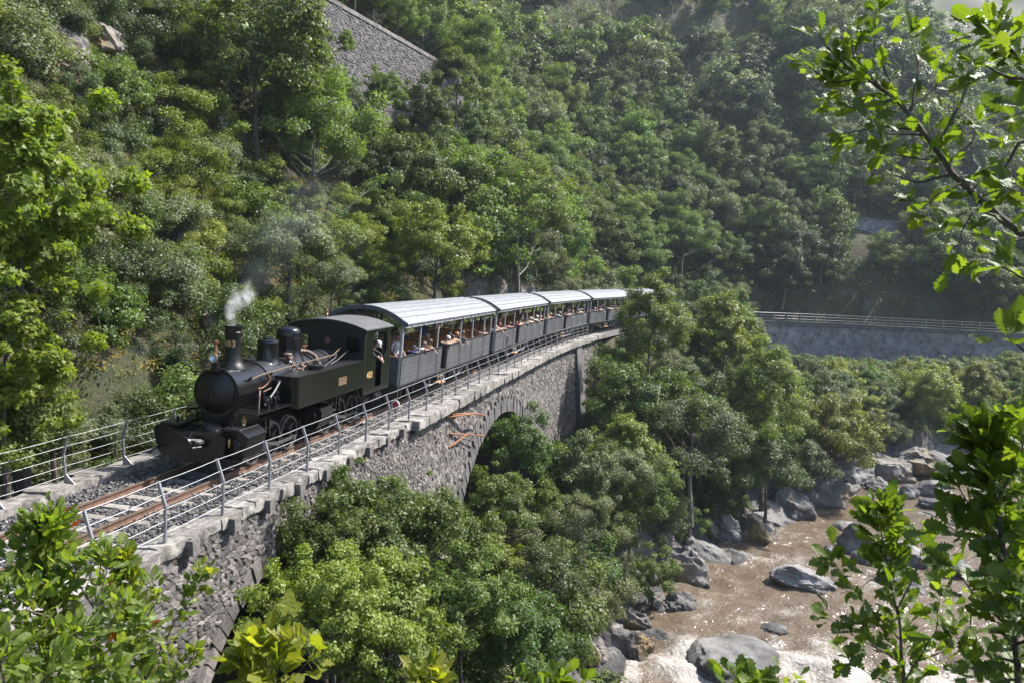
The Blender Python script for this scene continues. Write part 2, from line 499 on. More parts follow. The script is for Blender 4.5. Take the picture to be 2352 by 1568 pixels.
def build_river():
    dense = _spline(np.column_stack([RIVER, RIV_HW]), 60)
    dense = dense[(dense[:, 1] > 8) & (dense[:, 0] < 120)]
    P, Wd = dense[:, :2], dense[:, 2]; T = np.gradient(P, axis=0); T /= np.hypot(T[:, 0], T[:, 1])[:, None]
    Nn = np.stack([T[:, 1], -T[:, 0]], 1); v = np.linspace(-1.15, 1.15, 70)
    X = P[:, None, 0] + Nn[:, None, 0] * v[None] * Wd[:, None]; Y = P[:, None, 1] + Nn[:, None, 1] * v[None] * Wd[:, None]
    x, y = X.ravel(), Y.ravel()
    arc = np.concatenate([[0], np.cumsum(np.hypot(*np.diff(P, axis=0).T))]); uu = np.repeat(arc, len(v)); vv = np.tile(v, len(P)) * 8.3 + 1.2 * fbm(x / 5, y / 5, 2, 8)
    streak = fbm(uu / 3.2, vv / .55, 4, 61); swell = fbm(uu / 1.0, vv / 2.2, 3, 14)
    rap = 1.15 * sstep(38, 32, y) + .62 * sstep(60, 52, y) * sstep(30, 22, x - (y - 45) * .9)
    rap = np.clip(rap, 0, 1.15)
    rid = 1 - np.abs(fbm(x / 1.6, y / 1.6, 4, 12)) * 2
    amp = .1 + .22 * rap
    z = RIVER_Z - 1.1 * sstep(37, 28, y) + amp * (fbm(x / 1.1, y / 1.1, 4, 31) * .5 + rid * .4 + swell * .9)
    foam = np.clip(.17 + .1 * sstep(38, 32, y) + .44 * rap * (.45 + .55 * rid) + .2 * fbm(x / 4, y / 2.5, 3, 77) + .34 * np.clip(streak + .1, 0, 1) * np.clip(rap + .25, 0, 1), 0, 1)
    nx, ny = len(v), len(P)
    i = np.arange((ny - 1) * nx).reshape(ny - 1, nx)[:, :-1].ravel()
    me = np_mesh("river", np.stack([x, y, z], 1), np.stack([i, i + 1, i + nx + 1, i + nx], 1), [river_material()], smooth=True)
    a = me.attributes.new("foam", 'FLOAT', 'POINT'); a.data.foreach_set("value", foam.astype(np.float32))
    setp(link("river", me), kind="structure")
build_river()

# ------------------------------------------------------------------ stone
M_WALL = surf("mortar_bed", [(.085, .078, .073), (.16, .147, .137)], 3, .95, bump=.6, bdist=.02)
def stone_material(name, cols, lich, lich_amt=.55, per=.35, scale=5.0, crack=0.0):
    m, nt, bs, out = new_mat(name)
    co = objco(nt)
    isl = nd(nt, "ShaderNodeNewGeometry").outputs["Random Per Island"]; oi = nd(nt, "ShaderNodeObjectInfo").outputs["Random"]
    ad = nd(nt, "ShaderNodeMath", operation='ADD'); nt.links.new(isl, ad.inputs[0]); nt.links.new(oi, ad.inputs[1])
    fr = nd(nt, "ShaderNodeMath", operation='FRACT'); nt.links.new(ad.outputs[0], fr.inputs[0])
    base = ramp(nt, fr.outputs[0], [(i / (len(cols) - 1), c) for i, c in enumerate(cols)])
    n1 = noise_tex(nt, scale, 8, .7, co); n2 = noise_tex(nt, scale * .35, 5, .6, co)
    mr = nd(nt, "ShaderNodeMapRange"); nt.links.new(n1, mr.inputs[0]); mr.inputs[1].default_value = .3; mr.inputs[2].default_value = .75; mr.inputs[3].default_value = 1 - per * 1.3; mr.inputs[4].default_value = 1 + per * 1.3
    h = nd(nt, "ShaderNodeHueSaturation"); nt.links.new(base, h.inputs["Color"]); nt.links.new(mr.outputs[0], h.inputs["Value"])
    lm = nd(nt, "ShaderNodeMapRange"); nt.links.new(n2, lm.inputs[0]); lm.inputs[1].default_value = lich_amt; lm.inputs[2].default_value = lich_amt + .12; lm.inputs[4].default_value = .75
    c = mixc(nt, lm.outputs[0], h.outputs[0], lich)
    nt.links.new(c, bs.inputs["Base Color"]); bs.inputs["Roughness"].default_value = .88
    hgt = noise_tex(nt, scale * 3, 8, .72, co)
    if crack:
        vo = nd(nt, "ShaderNodeTexVoronoi", feature='DISTANCE_TO_EDGE'); vo.inputs["Scale"].default_value = crack
        ds_ = nd(nt, "ShaderNodeVectorMath", operation='MULTIPLY_ADD'); nt.links.new(nd(nt, "ShaderNodeTexNoise").outputs["Color"], ds_.inputs[0]); ds_.inputs[1].default_value = (.35, .35, .35); nt.links.new(co, ds_.inputs[2]); nt.links.new(ds_.outputs[0], vo.inputs["Vector"])
        cm = nd(nt, "ShaderNodeMapRange"); nt.links.new(vo.outputs["Distance"], cm.inputs[0]); cm.inputs[2].default_value = .04; cm.inputs[4].default_value = .3
        a2 = nd(nt, "ShaderNodeMath", operation='ADD'); nt.links.new(hgt, a2.inputs[0]); nt.links.new(cm.outputs[0], a2.inputs[1]); hgt = a2.outputs[0]
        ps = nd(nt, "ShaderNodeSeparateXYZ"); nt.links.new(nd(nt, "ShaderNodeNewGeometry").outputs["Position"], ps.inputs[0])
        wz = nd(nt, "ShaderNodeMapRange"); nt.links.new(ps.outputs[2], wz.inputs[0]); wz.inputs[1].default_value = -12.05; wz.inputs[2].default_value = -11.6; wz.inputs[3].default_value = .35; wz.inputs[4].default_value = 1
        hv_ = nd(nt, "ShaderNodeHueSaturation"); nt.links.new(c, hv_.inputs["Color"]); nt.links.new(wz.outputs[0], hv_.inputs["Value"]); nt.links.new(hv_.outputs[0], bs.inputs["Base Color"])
    add_bump(nt, bs, hgt, 1.0 if crack else .9, .06 if crack else .035)
    MATS[name] = m
    return m
M_STONE = stone_material("rubble_stone", [(.055, .05, .048), (.095, .085, .08), (.15, .132, .122), (.075, .068, .066), (.23, .205, .19), (.11, .097, .092)], (.26, .245, .23), .58)
M_VOUS = stone_material("arch_stone", [(.08, .075, .075), (.12, .112, .11), (.1, .094, .093)], (.2, .19, .185), .6)
M_COPE = stone_material("coping_stone", [(.19, .173, .157), (.26, .24, .22), (.14, .128, .116)], (.38, .36, .335), .52, .55, 6.0)
M_CORB = stone_material("corbel_stone", [(.1, .092, .087), (.17, .155, .145), (.13, .12, .113)], (.25, .235, .22), .58)
M_ROADWALL = stone_material("dark_rubble", [(.075, .068, .07), (.12, .108, .108), (.095, .085, .086), (.17, .153, .148), (.055, .05, .052)], (.21, .195, .187), .6)
M_TERRACE = stone_material("terrace_masonry", [(.15, .145, .152), (.21, .2, .205)], (.32, .31, .3), .54, .6, 1.6)

def voronoi_cells(s0, s1, z0, z1, ds, dz, rng, keep):
    """irregular polygons that tile a wall, from a jittered brick lattice"""
    nx, nz = int((s1 - s0) / ds) + 1, int((z1 - z0) / dz) + 1
    pts = np.zeros((nx, nz, 2))
    for i in range(nx):
        for j in range(nz):
            pts[i, j] = (s0 + (i + .5 * (j % 2) + rng.uniform(-.34, .34)) * ds, z0 + (j + rng.uniform(-.33, .33)) * dz)
    k = ds / dz
    out = []
    for i in range(nx):
        for j in range(nz):
            c = pts[i, j]
            if not keep(c[0], c[1]): continue
            poly = [(c[0] - ds * 1.2, c[1] - dz * 1.3), (c[0] + ds * 1.2, c[1] - dz * 1.3), (c[0] + ds * 1.2, c[1] + dz * 1.3), (c[0] - ds * 1.2, c[1] + dz * 1.3)]
            for a in range(max(0, i - 2), min(nx, i + 3)):
                for b in range(max(0, j - 2), min(nz, j + 3)):
                    if (a, b) == (i, j): continue
                    q = pts[a, b]; mx, mz = (c[0] + q[0]) / 2, (c[1] + q[1]) / 2
                    nx_, nz_ = q[0] - c[0], (q[1] - c[1]) * k * k
                    new = []
                    n = len(poly)
                    for t in range(n):
                        p, r_ = poly[t], poly[(t + 1) % n]
                        dp = (p[0] - mx) * nx_ + (p[1] - mz) * nz_; dr = (r_[0] - mx) * nx_ + (r_[1] - mz) * nz_
                        if dp <= 0: new.append(p)
                        if (dp < 0) != (dr < 0) and abs(dp - dr) > 1e-12:
                            u = dp / (dp - dr); new.append((p[0] + (r_[0] - p[0]) * u, p[1] + (r_[1] - p[1]) * u))
                    poly = new
                    if len(poly) < 3: break
                if len(poly) < 3: break
            if len(poly) >= 3: out.append((c, poly))
    return out
def cell_stone(mb, c, poly, fmap, rng, gap=.004, proud=(.006, .045), bev=.018):
    """one stone: outline shrunk by the joint, standing proud of the mortar with a broken face"""
    d_ = rng.uniform(*proud); n = len(poly)
    cx = sum(p[0] for p in poly) / n; cz = sum(p[1] for p in poly) / n
    rad = max(.05, min(math.hypot(p[0] - cx, p[1] - cz) for p in poly))
    a = 1 - gap / rad; b = max(.45, 1 - (gap + bev) / rad)
    tx, tz = rng.uniform(-.25, .25), rng.uniform(-.3, .3)
    v = [fmap(cx + (p[0] - cx) * a, cz + (p[1] - cz) * a, -.03) for p in poly]
    v += [fmap(cx + (p[0] - cx) * a, cz + (p[1] - cz) * a, d_ * .45) for p in poly]
    v += [fmap(cx + (p[0] - cx) * b, cz + (p[1] - cz) * b, d_ + (p[0] - cx) * tx * .3 + (p[1] - cz) * tz * .3 + rng.uniform(-.006, .006)) for p in poly]
    f = [tuple(range(2 * n, 3 * n))]
    for k in (0, n):
        for i in range(n): f.append((k + i, k + (i + 1) % n, k + n + (i + 1) % n, k + n + i))
    mb.add(v, f)
def rough_block(mb, fmap, a, b, rng, n=3, rnd=.18, amp=.02, freq=3.0):
    """a weathered block between corners a and b of (s, lat, z), with rounded uneven faces"""
    a, b = Vector(a), Vector(b); c, h = (a + b) / 2, (b - a) / 2
    seed = Vector((rng.uniform(0, 90), rng.uniform(0, 90), rng.uniform(0, 90))); idx = {}; vs = []; fs = []
    def vert(p):
        key = tuple(round(x, 4) for x in p)
        if key not in idx:
            q = Vector(p); m = max(abs(q.x), abs(q.y), abs(q.z)); r_ = q.normalized() * 1.32
            q = q.lerp(r_, rnd) if q.length > 1.3 else q
            w = Vector((q.x * h.x, q.y * h.y, q.z * h.z))
            nv = mnoise.noise_vector((w + seed) * freq)
            idx[key] = len(vs); vs.append(fmap(*(c + w + nv * amp)))
        return idx[key]
    for ax in range(3):
        for sg in (-1, 1):
            for i in range(n):
                for j in range(n):
                    q = []
                    for di, dj in ((0, 0), (1, 0), (1, 1), (0, 1)):
                        p = [0, 0, 0]; p[ax] = sg; p[(ax + 1) % 3] = -1 + 2 * (i + di) / n; p[(ax + 2) % 3] = -1 + 2 * (j + dj) / n
                        q.append(vert(p))
                    fs.append(q if sg > 0 else q[::-1])
    mb.add(vs, fs)

# ------------------------------------------------------------------ the viaduct
S_A, S_B = -9.0, 52.0
ARCH = [(23.6, -12.3, 10.7), (4.2, -6.2, 5.0)]
def soffit(s):
    for c, zc, r_ in ARCH:
        if abs(s - c) < r_: return zc + math.sqrt(max(0, r_ * r_ - (s - c) ** 2))
    return None
def face_lat(z): return 2.55 + .03 * max(0, -z)
def build_viaduct():
    root = empty("stone_viaduct", tp(12, 0, -.5), label="curved rubble stone viaduct carrying the steam train over the gorge", cat="viaduct")
    inv = Matrix.Translation(root.location).inverted()
    rng = random.Random(5)
    def part(mb, name, mat, parent=root, smooth=False):
        o = mb.build(name, mat, parent, smooth); o.matrix_parent_inverse = inv; return o
    # body with its two arches
    ss = sorted(set([round(S_A + .4 * i, 3) for i in range(int((S_B - S_A) / .4) + 1)] + [c + sg * (r_ - e) for c, zc, r_ in ARCH for sg in (-1, 1) for e in (0, .004, .03, .12, .25)]))
    mb = MB(); bot = -13.0; top = -.2
    for a, b in zip(ss[:-1], ss[1:]):
        mid = soffit((a + b) / 2)
        za, zb = (soffit(a) or bot if mid is not None else bot), (soffit(b) or bot if mid is not None else bot)
        if mid is not None:
            ca = next(c for c in ARCH if abs((a + b) / 2 - c[0]) < c[2])
            za = za if soffit(a) is not None else ca[1]; zb = zb if soffit(b) is not None else ca[1]
        def pt(s, f, z): return tp(s, face_lat(z) if f else -2.05, z)
        nz = 4
        for j in range(nz):
            z0a, z1a = za + (top - za) * j / nz, za + (top - za) * (j + 1) / nz
            z0b, z1b = zb + (top - zb) * j / nz, zb + (top - zb) * (j + 1) / nz
            mb.add([pt(a, 1, z0a), pt(b, 1, z0b), pt(b, 1, z1b), pt(a, 1, z1a)], [(0, 1, 2, 3)])
            mb.add([pt(a, 0, z0a), pt(b, 0, z0b), pt(b, 0, z1b), pt(a, 0, z1a)], [(3, 2, 1, 0)])
        mb.add([pt(a, 1, za), pt(b, 1, zb), pt(b, 0, zb), pt(a, 0, za)], [(3, 2, 1, 0)])
        mb.add([pt(a, 1, top), pt(b, 1, top), pt(b, 0, top), pt(a, 0, top)], [(0, 1, 2, 3)])
    for c, zc, r_ in ARCH:       # pier faces below the springing
        for sg in (-1, 1):
            s = c + sg * r_
            v = [tp(s, face_lat(bot), bot), tp(s, -2.05, bot), tp(s, -2.05, zc), tp(s, face_lat(zc), zc)]
            mb.add(v, [(0, 1, 2, 3) if sg < 0 else (3, 2, 1, 0)])
    mb.add([tp(S_B, face_lat(bot), bot), tp(S_B, -2.05, bot), tp(S_B, -2.05, top), tp(S_B, face_lat(top), top)], [(0, 1, 2, 3)])
    mb.add([tp(S_A, face_lat(bot), bot), tp(S_A, -2.05, bot), tp(S_A, -2.05, top), tp(S_A, face_lat(top), top)], [(3, 2, 1, 0)])
    part(mb, "masonry_core", M_WALL)
    # rubble stones
    def keep(s, z):
        for c, zc, r_ in ARCH:
            rr = math.hypot(s - c, z - zc)
            if (z > zc and rr < r_ + (.72 if r_ > 8 else .3)) or (z <= zc and abs(s - c) < r_ + .05): return False
        return z > np.interp(s, BASE_S, BASE_Z) - .8 and z < -.14
    def fm(s, z, o): return tp(s, face_lat(z) + o, z)
    cells = voronoi_cells(S_A, 13, -5.2, -.16, .17, .098, rng, keep) + voronoi_cells(S_A, 13, -9.5, -5.25, .5, .3, rng, keep) + voronoi_cells(13.1, S_B, -5.5, -.3, .3, .16, rng, keep) + voronoi_cells(13.1, S_B, -13, -5.6, .6, .34, rng, keep)
    pr = project(np.array([fm(c[0], c[1], .03) for c, _ in cells]))
    low = np.interp([c[0] for c, _ in cells], [-4, 0, 2, 4, 7, 9, 11, 14, 16, 17.5], [-4.2, -3.0, -1.5, -.9, -.9, -1.4, -2.2, -3.4, -3.8, -1.5])
    score = np.array([(poly_area(p) / pr[i, 2] ** 2 if (0 < pr[i, 0] < 2352 and 0 < pr[i, 1] < 1568 and c[1] > low[i]) else 0) for i, (c, p) in enumerate(cells)])
    order = np.argsort(-score); single = set(int(i) for i in order[:290] if score[i] > 0)
    rest = MB()
    for i, (c, p) in enumerate(cells):
        if i in single:
            mb = MB(); cell_stone(mb, c, p, fm, rng); part(mb, "stone", M_STONE)
        else: cell_stone(rest, c, p, fm, rng)
    o = part(rest, "rubble_facing", M_STONE); o["kind"] = "stuff"
    # voussoirs
    for c, zc, r_ in ARCH:
        n = int(2 * r_ * 1.35 / .31); k = 0
        for i in range(-n // 2, n // 2):
            a0, a1 = (i + .05) * .31 / r_, (i + .95) * .31 / r_
            t = ((.74, .56)[k % 2] + rng.uniform(-.04, .04)) if r_ > 8 else rng.uniform(.25, .42); k += 1
            if i * .31 / r_ > .9 and r_ > 8: continue
            mb = MB(); pr_ = rng.uniform(.04, .1)
            def vm(q, o_, rad): 
                s, z = c + math.sin(q / r_) * rad, zc + math.cos(q / r_) * rad
                return tp(s, face_lat(z) + o_, z)
            rough_block(mb, vm, (a0 * r_, -.4, r_ - .01), (a1 * r_, pr_, r_ + t), rng, 2, .04, .022, 5)
            part(mb, "voussoir", M_VOUS if r_ > 8 else M_STONE)
    # parapet coping, corbels, and the heavier cornice past the first arch
    s = S_A
    while s < 11.6:
        L = rng.uniform(.42, .85); mb = MB()
        rough_block(mb, tp, (s + .012, 2.1 + rng.uniform(-.05, .05), -.13), (s + L - .004, 2.66 + rng.uniform(-.05, .04), .085 + rng.uniform(-.02, .03)), rng, 5, .07, .045, 4.5)
        part(mb, "coping_stone", M_COPE); s += L
    for k in range(-5, 12):
        s = -4.94 + 1.3 * k + 1.3; 
        if s < S_A or s > 11.2: continue
        mb = MB(); rough_block(mb, tp, (s - .11, 2.45, -.22), (s + .11, 2.77, .04), rng, 2, .05, .012)
        part(mb, "corbel_stone", M_CORB)
    s = 11.6
    while s < S_B + 1.5:
        L = rng.uniform(.8, 1.3); mb = MB()
        rough_block(mb, tp, (s + .01, 2.06 + rng.uniform(-.04, .04), -.2), (s + L - .01, 2.88 + rng.uniform(-.03, .03), .1 + rng.uniform(-.02, .03)), rng, 4, .12, .035, 4)
        part(mb, "cornice_stone", M_COPE); s += L
    mb = MB()
    for i in range(80):
        a = 11.6 + i * .5; b = a + .5
        v = [tp(q, l, z) for q in (a, b) for l, z in ((2.5, -.3), (2.76, -.27), (2.76, -.205), (2.5, -.205))]
        mb.add(v, [(0, 1, 5, 4), (1, 2, 6, 5), (2, 3, 7, 6)])
    part(mb, "string_course", M_CORB)
    s = S_A
    while s < S_B:
        L = rng.uniform(.5, .95); mb = MB()
        rough_block(mb, tp, (s + .01, -2.35 + rng.uniform(-.06, .06), -.3), (s + L - .01, -1.74 + rng.uniform(-.05, .05), .04 + rng.uniform(-.03, .03)), rng, 3, .1, .03, 4.5)
        part(mb, "edge_stone", M_COPE); s += L
    for s in (1.25, 3.9): 
        mb = MB(); rough_block(mb, tp, (s - .3, -2.75, -.16), (s + .3, -2.1, .02), rng, 2, .08, .015); part(mb, "corbel_stone", M_CORB)
    # buttress that closes the far end
    mb = MB()
    v = []
    for z in (-.22, -12.5):
        o_ = .16 + .05 * (-z)
        for s, l in ((44.5, 2.3), (44.5, face_lat(z) + o_), (46.3, face_lat(z) + o_), (46.3, 2.3)): v.append(tp(s, l, z))
    mb.add(v, [(0, 1, 2, 3), (1, 0, 4, 5), (2, 1, 5, 6), (3, 2, 6, 7)])
    part(mb, "buttress", M_VOUS)
    # rusty maintenance brackets beside the big arch
    M_RUST = surf("rusty_iron", [(.12, .05, .025), (.22, .09, .04), (.3, .13, .06)], 20, .8, bump=.4)
    for pts in ([(15.3, 2.62, -.4), (17.6, 3.05, -.62), (19.2, 3.0, -.95)], [(15.6, 2.64, -1.03), (19.2, 3.0, -1.75)], [(15.5, 2.64, -1.5), (17.2, 2.9, -1.3)], [(15.7, 2.66, -.36), (17.5, 3.0, -.6)]):
        part(MB().tube([tp(*p) for p in pts], .035, 6), "iron_bracket", M_RUST)
def poly_area(p):
    return abs(sum(p[i][0] * p[(i + 1) % len(p)][1] - p[(i + 1) % len(p)][0] * p[i][1] for i in range(len(p)))) / 2
build_viaduct()

# ------------------------------------------------------------------ track and ballast
M_RAIL = surf("rusty_rail", [(.075, .042, .028), (.12, .068, .045), (.17, .1, .068)], 9, .75, bump=.35, rvar=.12)
M_RAILTOP = surf("polished_rail_head", [(.2, .15, .12), (.34, .28, .24)], 14, .35, metal=.7, bump=.1)
M_SLEEP = surf("weathered_sleeper", [(.13, .115, .10), (.22, .2, .18), (.3, .275, .25)], 5, .9, bump=.8, per_obj=.22)
M_BALL = stone_material("ballast", [(.05, .05, .056), (.09, .09, .096), (.14, .135, .138), (.07, .07, .075), (.3, .265, .245), (.115, .11, .113), (.2, .185, .178)], (.27, .245, .23), .66, .3, 9)
M_BALLBASE = surf("ballast_bed", [(.05, .048, .048), (.11, .105, .105), (.2, .18, .17)], 16, .95, bump=1, bdist=.05)
GA = .61
def rail_z(s, sg): return -sg * GA * math.tan(lean_at(s))
def build_track():
    root = empty("railway_track", tp(0, 0, -.1), label="narrow gauge railway track with rusty rails on grey ballast", cat="railway track")
    inv = Matrix.Translation(root.location).inverted()
    prof = [(-.06, -.14), (.06, -.14), (.06, -.125), (.012, -.11), (.01, -.04), (.032, -.03), (.032, -.003), (.026, 0), (-.026, 0), (-.032, -.003), (-.032, -.03), (-.01, -.04), (-.012, -.11), (-.06, -.125)]
    for sg in (-1, 1):
        mb = MB(); ss = np.arange(-16, 176, 1.0); n = len(prof); vs = []
        for s in ss:
            for l, z in prof: vs.append(tp(s, sg * GA + l, z + rail_z(s, sg)))
        fs = []; mi = []
        for i in range(len(ss) - 1):
            for k in range(n):
                fs.append((i * n + k, (i + 1) * n + k, (i + 1) * n + (k + 1) % n, i * n + (k + 1) % n)); mi.append(1 if k == 7 else 0)
        mb.add(vs, fs); mb.mi = mi
        o = mb.build("rail", [M_RAIL, M_RAILTOP], root); o.matrix_parent_inverse = inv
    rng = random.Random(8)
    M_BOLT = surf("fastener_iron", [(.10, .06, .045), (.16, .1, .07)], 20, .8)
    bolt = MB().box((-.1, -.055, 0), (.1, .055, .018)).lathe([(.018, .018), (.018, .05), (.001, .055)], (-.075, .02, 0), n=6).lathe([(.018, .018), (.018, .05), (.001, .055)], (.075, -.02, 0), n=6).mesh("fastener", M_BOLT)
    sl_mesh = []
    for k in range(4):
        mb = MB(); rough_block(mb, lambda a, b, c: (a, b, c), (-1.02, -.115, -.13), (1.02, .115, 0), rng, 3, .04, .01, 6); sl_mesh.append(mb.mesh("sleeper", M_SLEEP))
    s = -13.0
    while s < 56:
        P = tp(s, rng.uniform(-.04, .04), -.145); a = track(s)[1]
        o = link("sleeper", sl_mesh[rng.randrange(4)], root, P, (0, lean_at(s), -a + rng.uniform(-.02, .02))); o.matrix_parent_inverse = inv
        if s < 7:
            for sg in (-1, 1): link("fastener", bolt, o, (sg * GA, 0, .002))
        s += .69
    # ballast bed and loose stones
    mb = MB(); ss = np.arange(-16, 176, .5); cross = [(-2.0, -.3), (-1.7, -.2), (-1.0, -.17), (0, -.17), (1.0, -.17), (1.8, -.15), (2.15, -.16), (2.25, -.3)]
    vs = [tp(s, l, z - l * math.tan(lean_at(s)) * .6) for s in ss for l, z in cross]; n = len(cross)
    fs = [(i * n + k, i * n + k + 1, (i + 1) * n + k + 1, (i + 1) * n + k) for i in range(len(ss) - 1) for k in range(n - 1)]
    mb.add(vs, fs)
    o = mb.build("gravel_bed", M_BALLBASE); setp(o, kind="stuff", label="grey ballast bed under the railway track")
    r = np.random.default_rng(4)
    def stones(ns, s0, s1, l0, l1, sz, lift):
        s = r.uniform(s0, s1, ns); l = r.uniform(l0, l1, ns)
        fr = np.mod(s + 13.0, .69); on_sl = (np.minimum(fr, .69 - fr) < .13) & (np.abs(l) < 1.02)
        keep = ~(on_sl & (r.random(ns) > .08)); s, l = s[keep], l[keep]; n_ = len(s)
        g = np.array([tp(a, b, np.interp(b, [c[0] for c in cross], [c[1] for c in cross]) - b * math.tan(lean_at(a)) * .6) for a, b in zip(s, l)])
        size = r.uniform(*sz, n_); g[:, 2] += size * .25 + r.random(n_) * lift
        octa = np.array([(1, 0, 0), (-1, 0, 0), (0, 1, 0), (0, -1, 0), (0, 0, 1), (0, 0, -1)], float)
        f8 = np.array([(0, 2, 4), (2, 1, 4), (1, 3, 4), (3, 0, 4), (2, 0, 5), (1, 2, 5), (3, 1, 5), (0, 3, 5)])
        v = octa[None] * r.uniform(.55, 1.15, (n_, 6, 1)) * np.array([1, .75, .6]) + r.uniform(-.25, .25, (n_, 6, 3))
        ang = r.uniform(0, 6.28, n_); c, s_ = np.cos(ang), np.sin(ang)
        x = v[:, :, 0] * c[:, None] - v[:, :, 1] * s_[:, None]; y = v[:, :, 0] * s_[:, None] + v[:, :, 1] * c[:, None]
        tl = r.uniform(-.6, .6, (n_, 1)); v = np.stack([x, y, v[:, :, 2] + x * tl], 2) * size[:, None, None] + g[:, None]
        return v.reshape(-1, 3), (f8[None] + (np.arange(n_) * 6)[:, None, None]).reshape(-1, 3)
    V, F, off = [], [], 0
    for a in ((13000, -7, 6, -1.85, 2.16, (.03, .06), .03), (5200, 6, 16, -1.8, 2.16, (.035, .06), .03), (4600, 16, 53, .7, 2.16, (.05, .08), .02)):
        v, f = stones(*a); V.append(v); F.append(f + off); off += len(v)
    o = link("gravel", np_mesh("gravel", np.vstack(V), np.vstack(F), [M_BALL]))
    setp(o, kind="stuff", label="loose grey and pale ballast stones around the sleepers")
build_track()

# ------------------------------------------------------------------ wire fences on the parapets
M_GALV = surf("galvanised_steel", [(.24, .24, .26), (.34, .34, .36)], 12, .45, metal=.55, bump=.05)
M_WIRE = surf("fence_wire", [(.4, .4, .4), (.5, .5, .5)], 10, .45, metal=.3, bump=0)
def build_fence(label, s_list, lat, sg, base_z=.09, fracs=(.16, .36, .56, .78, .985), foot=False, wr=.0055):
    root = empty("wire_fence", tp(s_list[0], lat, base_z), label=label, cat="fence")
    inv = Matrix.Translation(root.location).inverted()
    def prof(t):    # outward lean, then a kink back over the track
        z = t * 1.02
        return (lat + sg * .03 * min(z / .62, 1) - sg * max(0, z - .62) * .3, base_z + z)
    rng = random.Random(3)
    for s in s_list:
        mb = MB(); jl = rng.uniform(-.012, .012)
        hw = .019
        secs = []
        for t in (-.06, .3, .605, 1.0):
            l, z = prof(max(t, 0)); z = base_z + t * 1.02
            secs.append([tp(s + a, l + b + jl * t, z) for a, b in ((-hw, -.026), (hw, -.026), (hw, .026), (-hw, .026))])
        vs = [p for q in secs for p in q]; fs = [(3, 2, 1, 0), (12, 13, 14, 15)]
        for i in range(3):
            for k in range(4): fs.append((i * 4 + k, i * 4 + (k + 1) % 4, i * 4 + 4 + (k + 1) % 4, i * 4 + 4 + k))
        mb.add(vs, fs)
        if foot:
            mb.add([tp(s + a, lat + b, base_z + z) for a in (-.012, .012) for b, z in ((.02, -.02), (.24, -.02), (.02, .2))], [(0, 1, 2), (5, 4, 3), (0, 3, 4, 1), (1, 4, 5, 2), (2, 5, 3, 0)])
        o = mb.build("post", M_GALV, root); o.matrix_parent_inverse = inv
    for fr in fracs:
        l, z = prof(fr); pts = []
        for a, b in zip(s_list[:-1], s_list[1:]):
            for k in range(3): 
                t = k / 3; sag = -.012 * 4 * t * (1 - t)
                pts.append(tp(a + (b - a) * t, l, z + sag))
        pts.append(tp(s_list[-1], l, z))
        o = MB().tube(pts, wr, 5).build("wire", M_WIRE, root); o.matrix_parent_inverse = inv
build_fence("bent steel post and wire fence along the parapet on the river side of the viaduct", [-8.7 + 1.712 * i for i in range(35)], 2.45, 1)
build_fence("steel post and wire fence on the hillside edge of the viaduct, left of the engine", [-8.2 + 1.84 * i for i in range(14)], -1.98, -1, .05, foot=True, wr=.0045)

# ------------------------------------------------------------------ far terrace of the line, with its wall and railing
def build_terrace():
    root = empty("terrace_wall", tp(110, 2, -3), label="long dark stone retaining wall under the line across the valley", cat="retaining wall")
    inv = Matrix.Translation(root.location).inverted()
    def part(mb, name, m): o = mb.build(name, m, root); o.matrix_parent_inverse = inv; return o
    ss = np.arange(84, 176, 1.0); mb = MB(); rows = [(2.05, -.05), (2.3, -2.5), (2.6, -8.0)]
    vs = [tp(s, l, z) for s in ss for l, z in rows]
    mb.add(vs, [(i * 3 + k, i * 3 + k + 1, i * 3 + k + 4, i * 3 + k + 3) for i in range(len(ss) - 1) for k in range(2)])
    part(mb, "masonry", M_TERRACE)
    rng = random.Random(2); s = 84.0
    while s < 175:
        L = rng.uniform(1.6, 2.6); mb = MB(); rough_block(mb, tp, (s + .01, 1.7, -.12), (s + L - .01, 2.2, .06), rng, 2, .08, .02); part(mb, "coping_stone", M_CORB); s += L
    r2 = empty("railing", tp(110, 1.9, 0), label="thin steel railing along the top of the far terrace wall", cat="railing")
    inv2 = Matrix.Translation(r2.location).inverted()
    for s in np.arange(85, 172, 2.0):
        o = MB().box((-.03, -.03, 0), (.03, .03, 1.05)).build("post", M_GALV, r2); o.location = tp(s, 1.95, 0); o.rotation_euler = (0, 0, -track(s)[1]); o.matrix_parent_inverse = inv2
    for z in (.35, .7, 1.03):
        o = MB().tube([tp(s, 1.95, z) for s in np.arange(85, 172, 1.0)], .022, 5).build("rail", M_GALV, r2); o.matrix_parent_inverse = inv2
build_terrace()

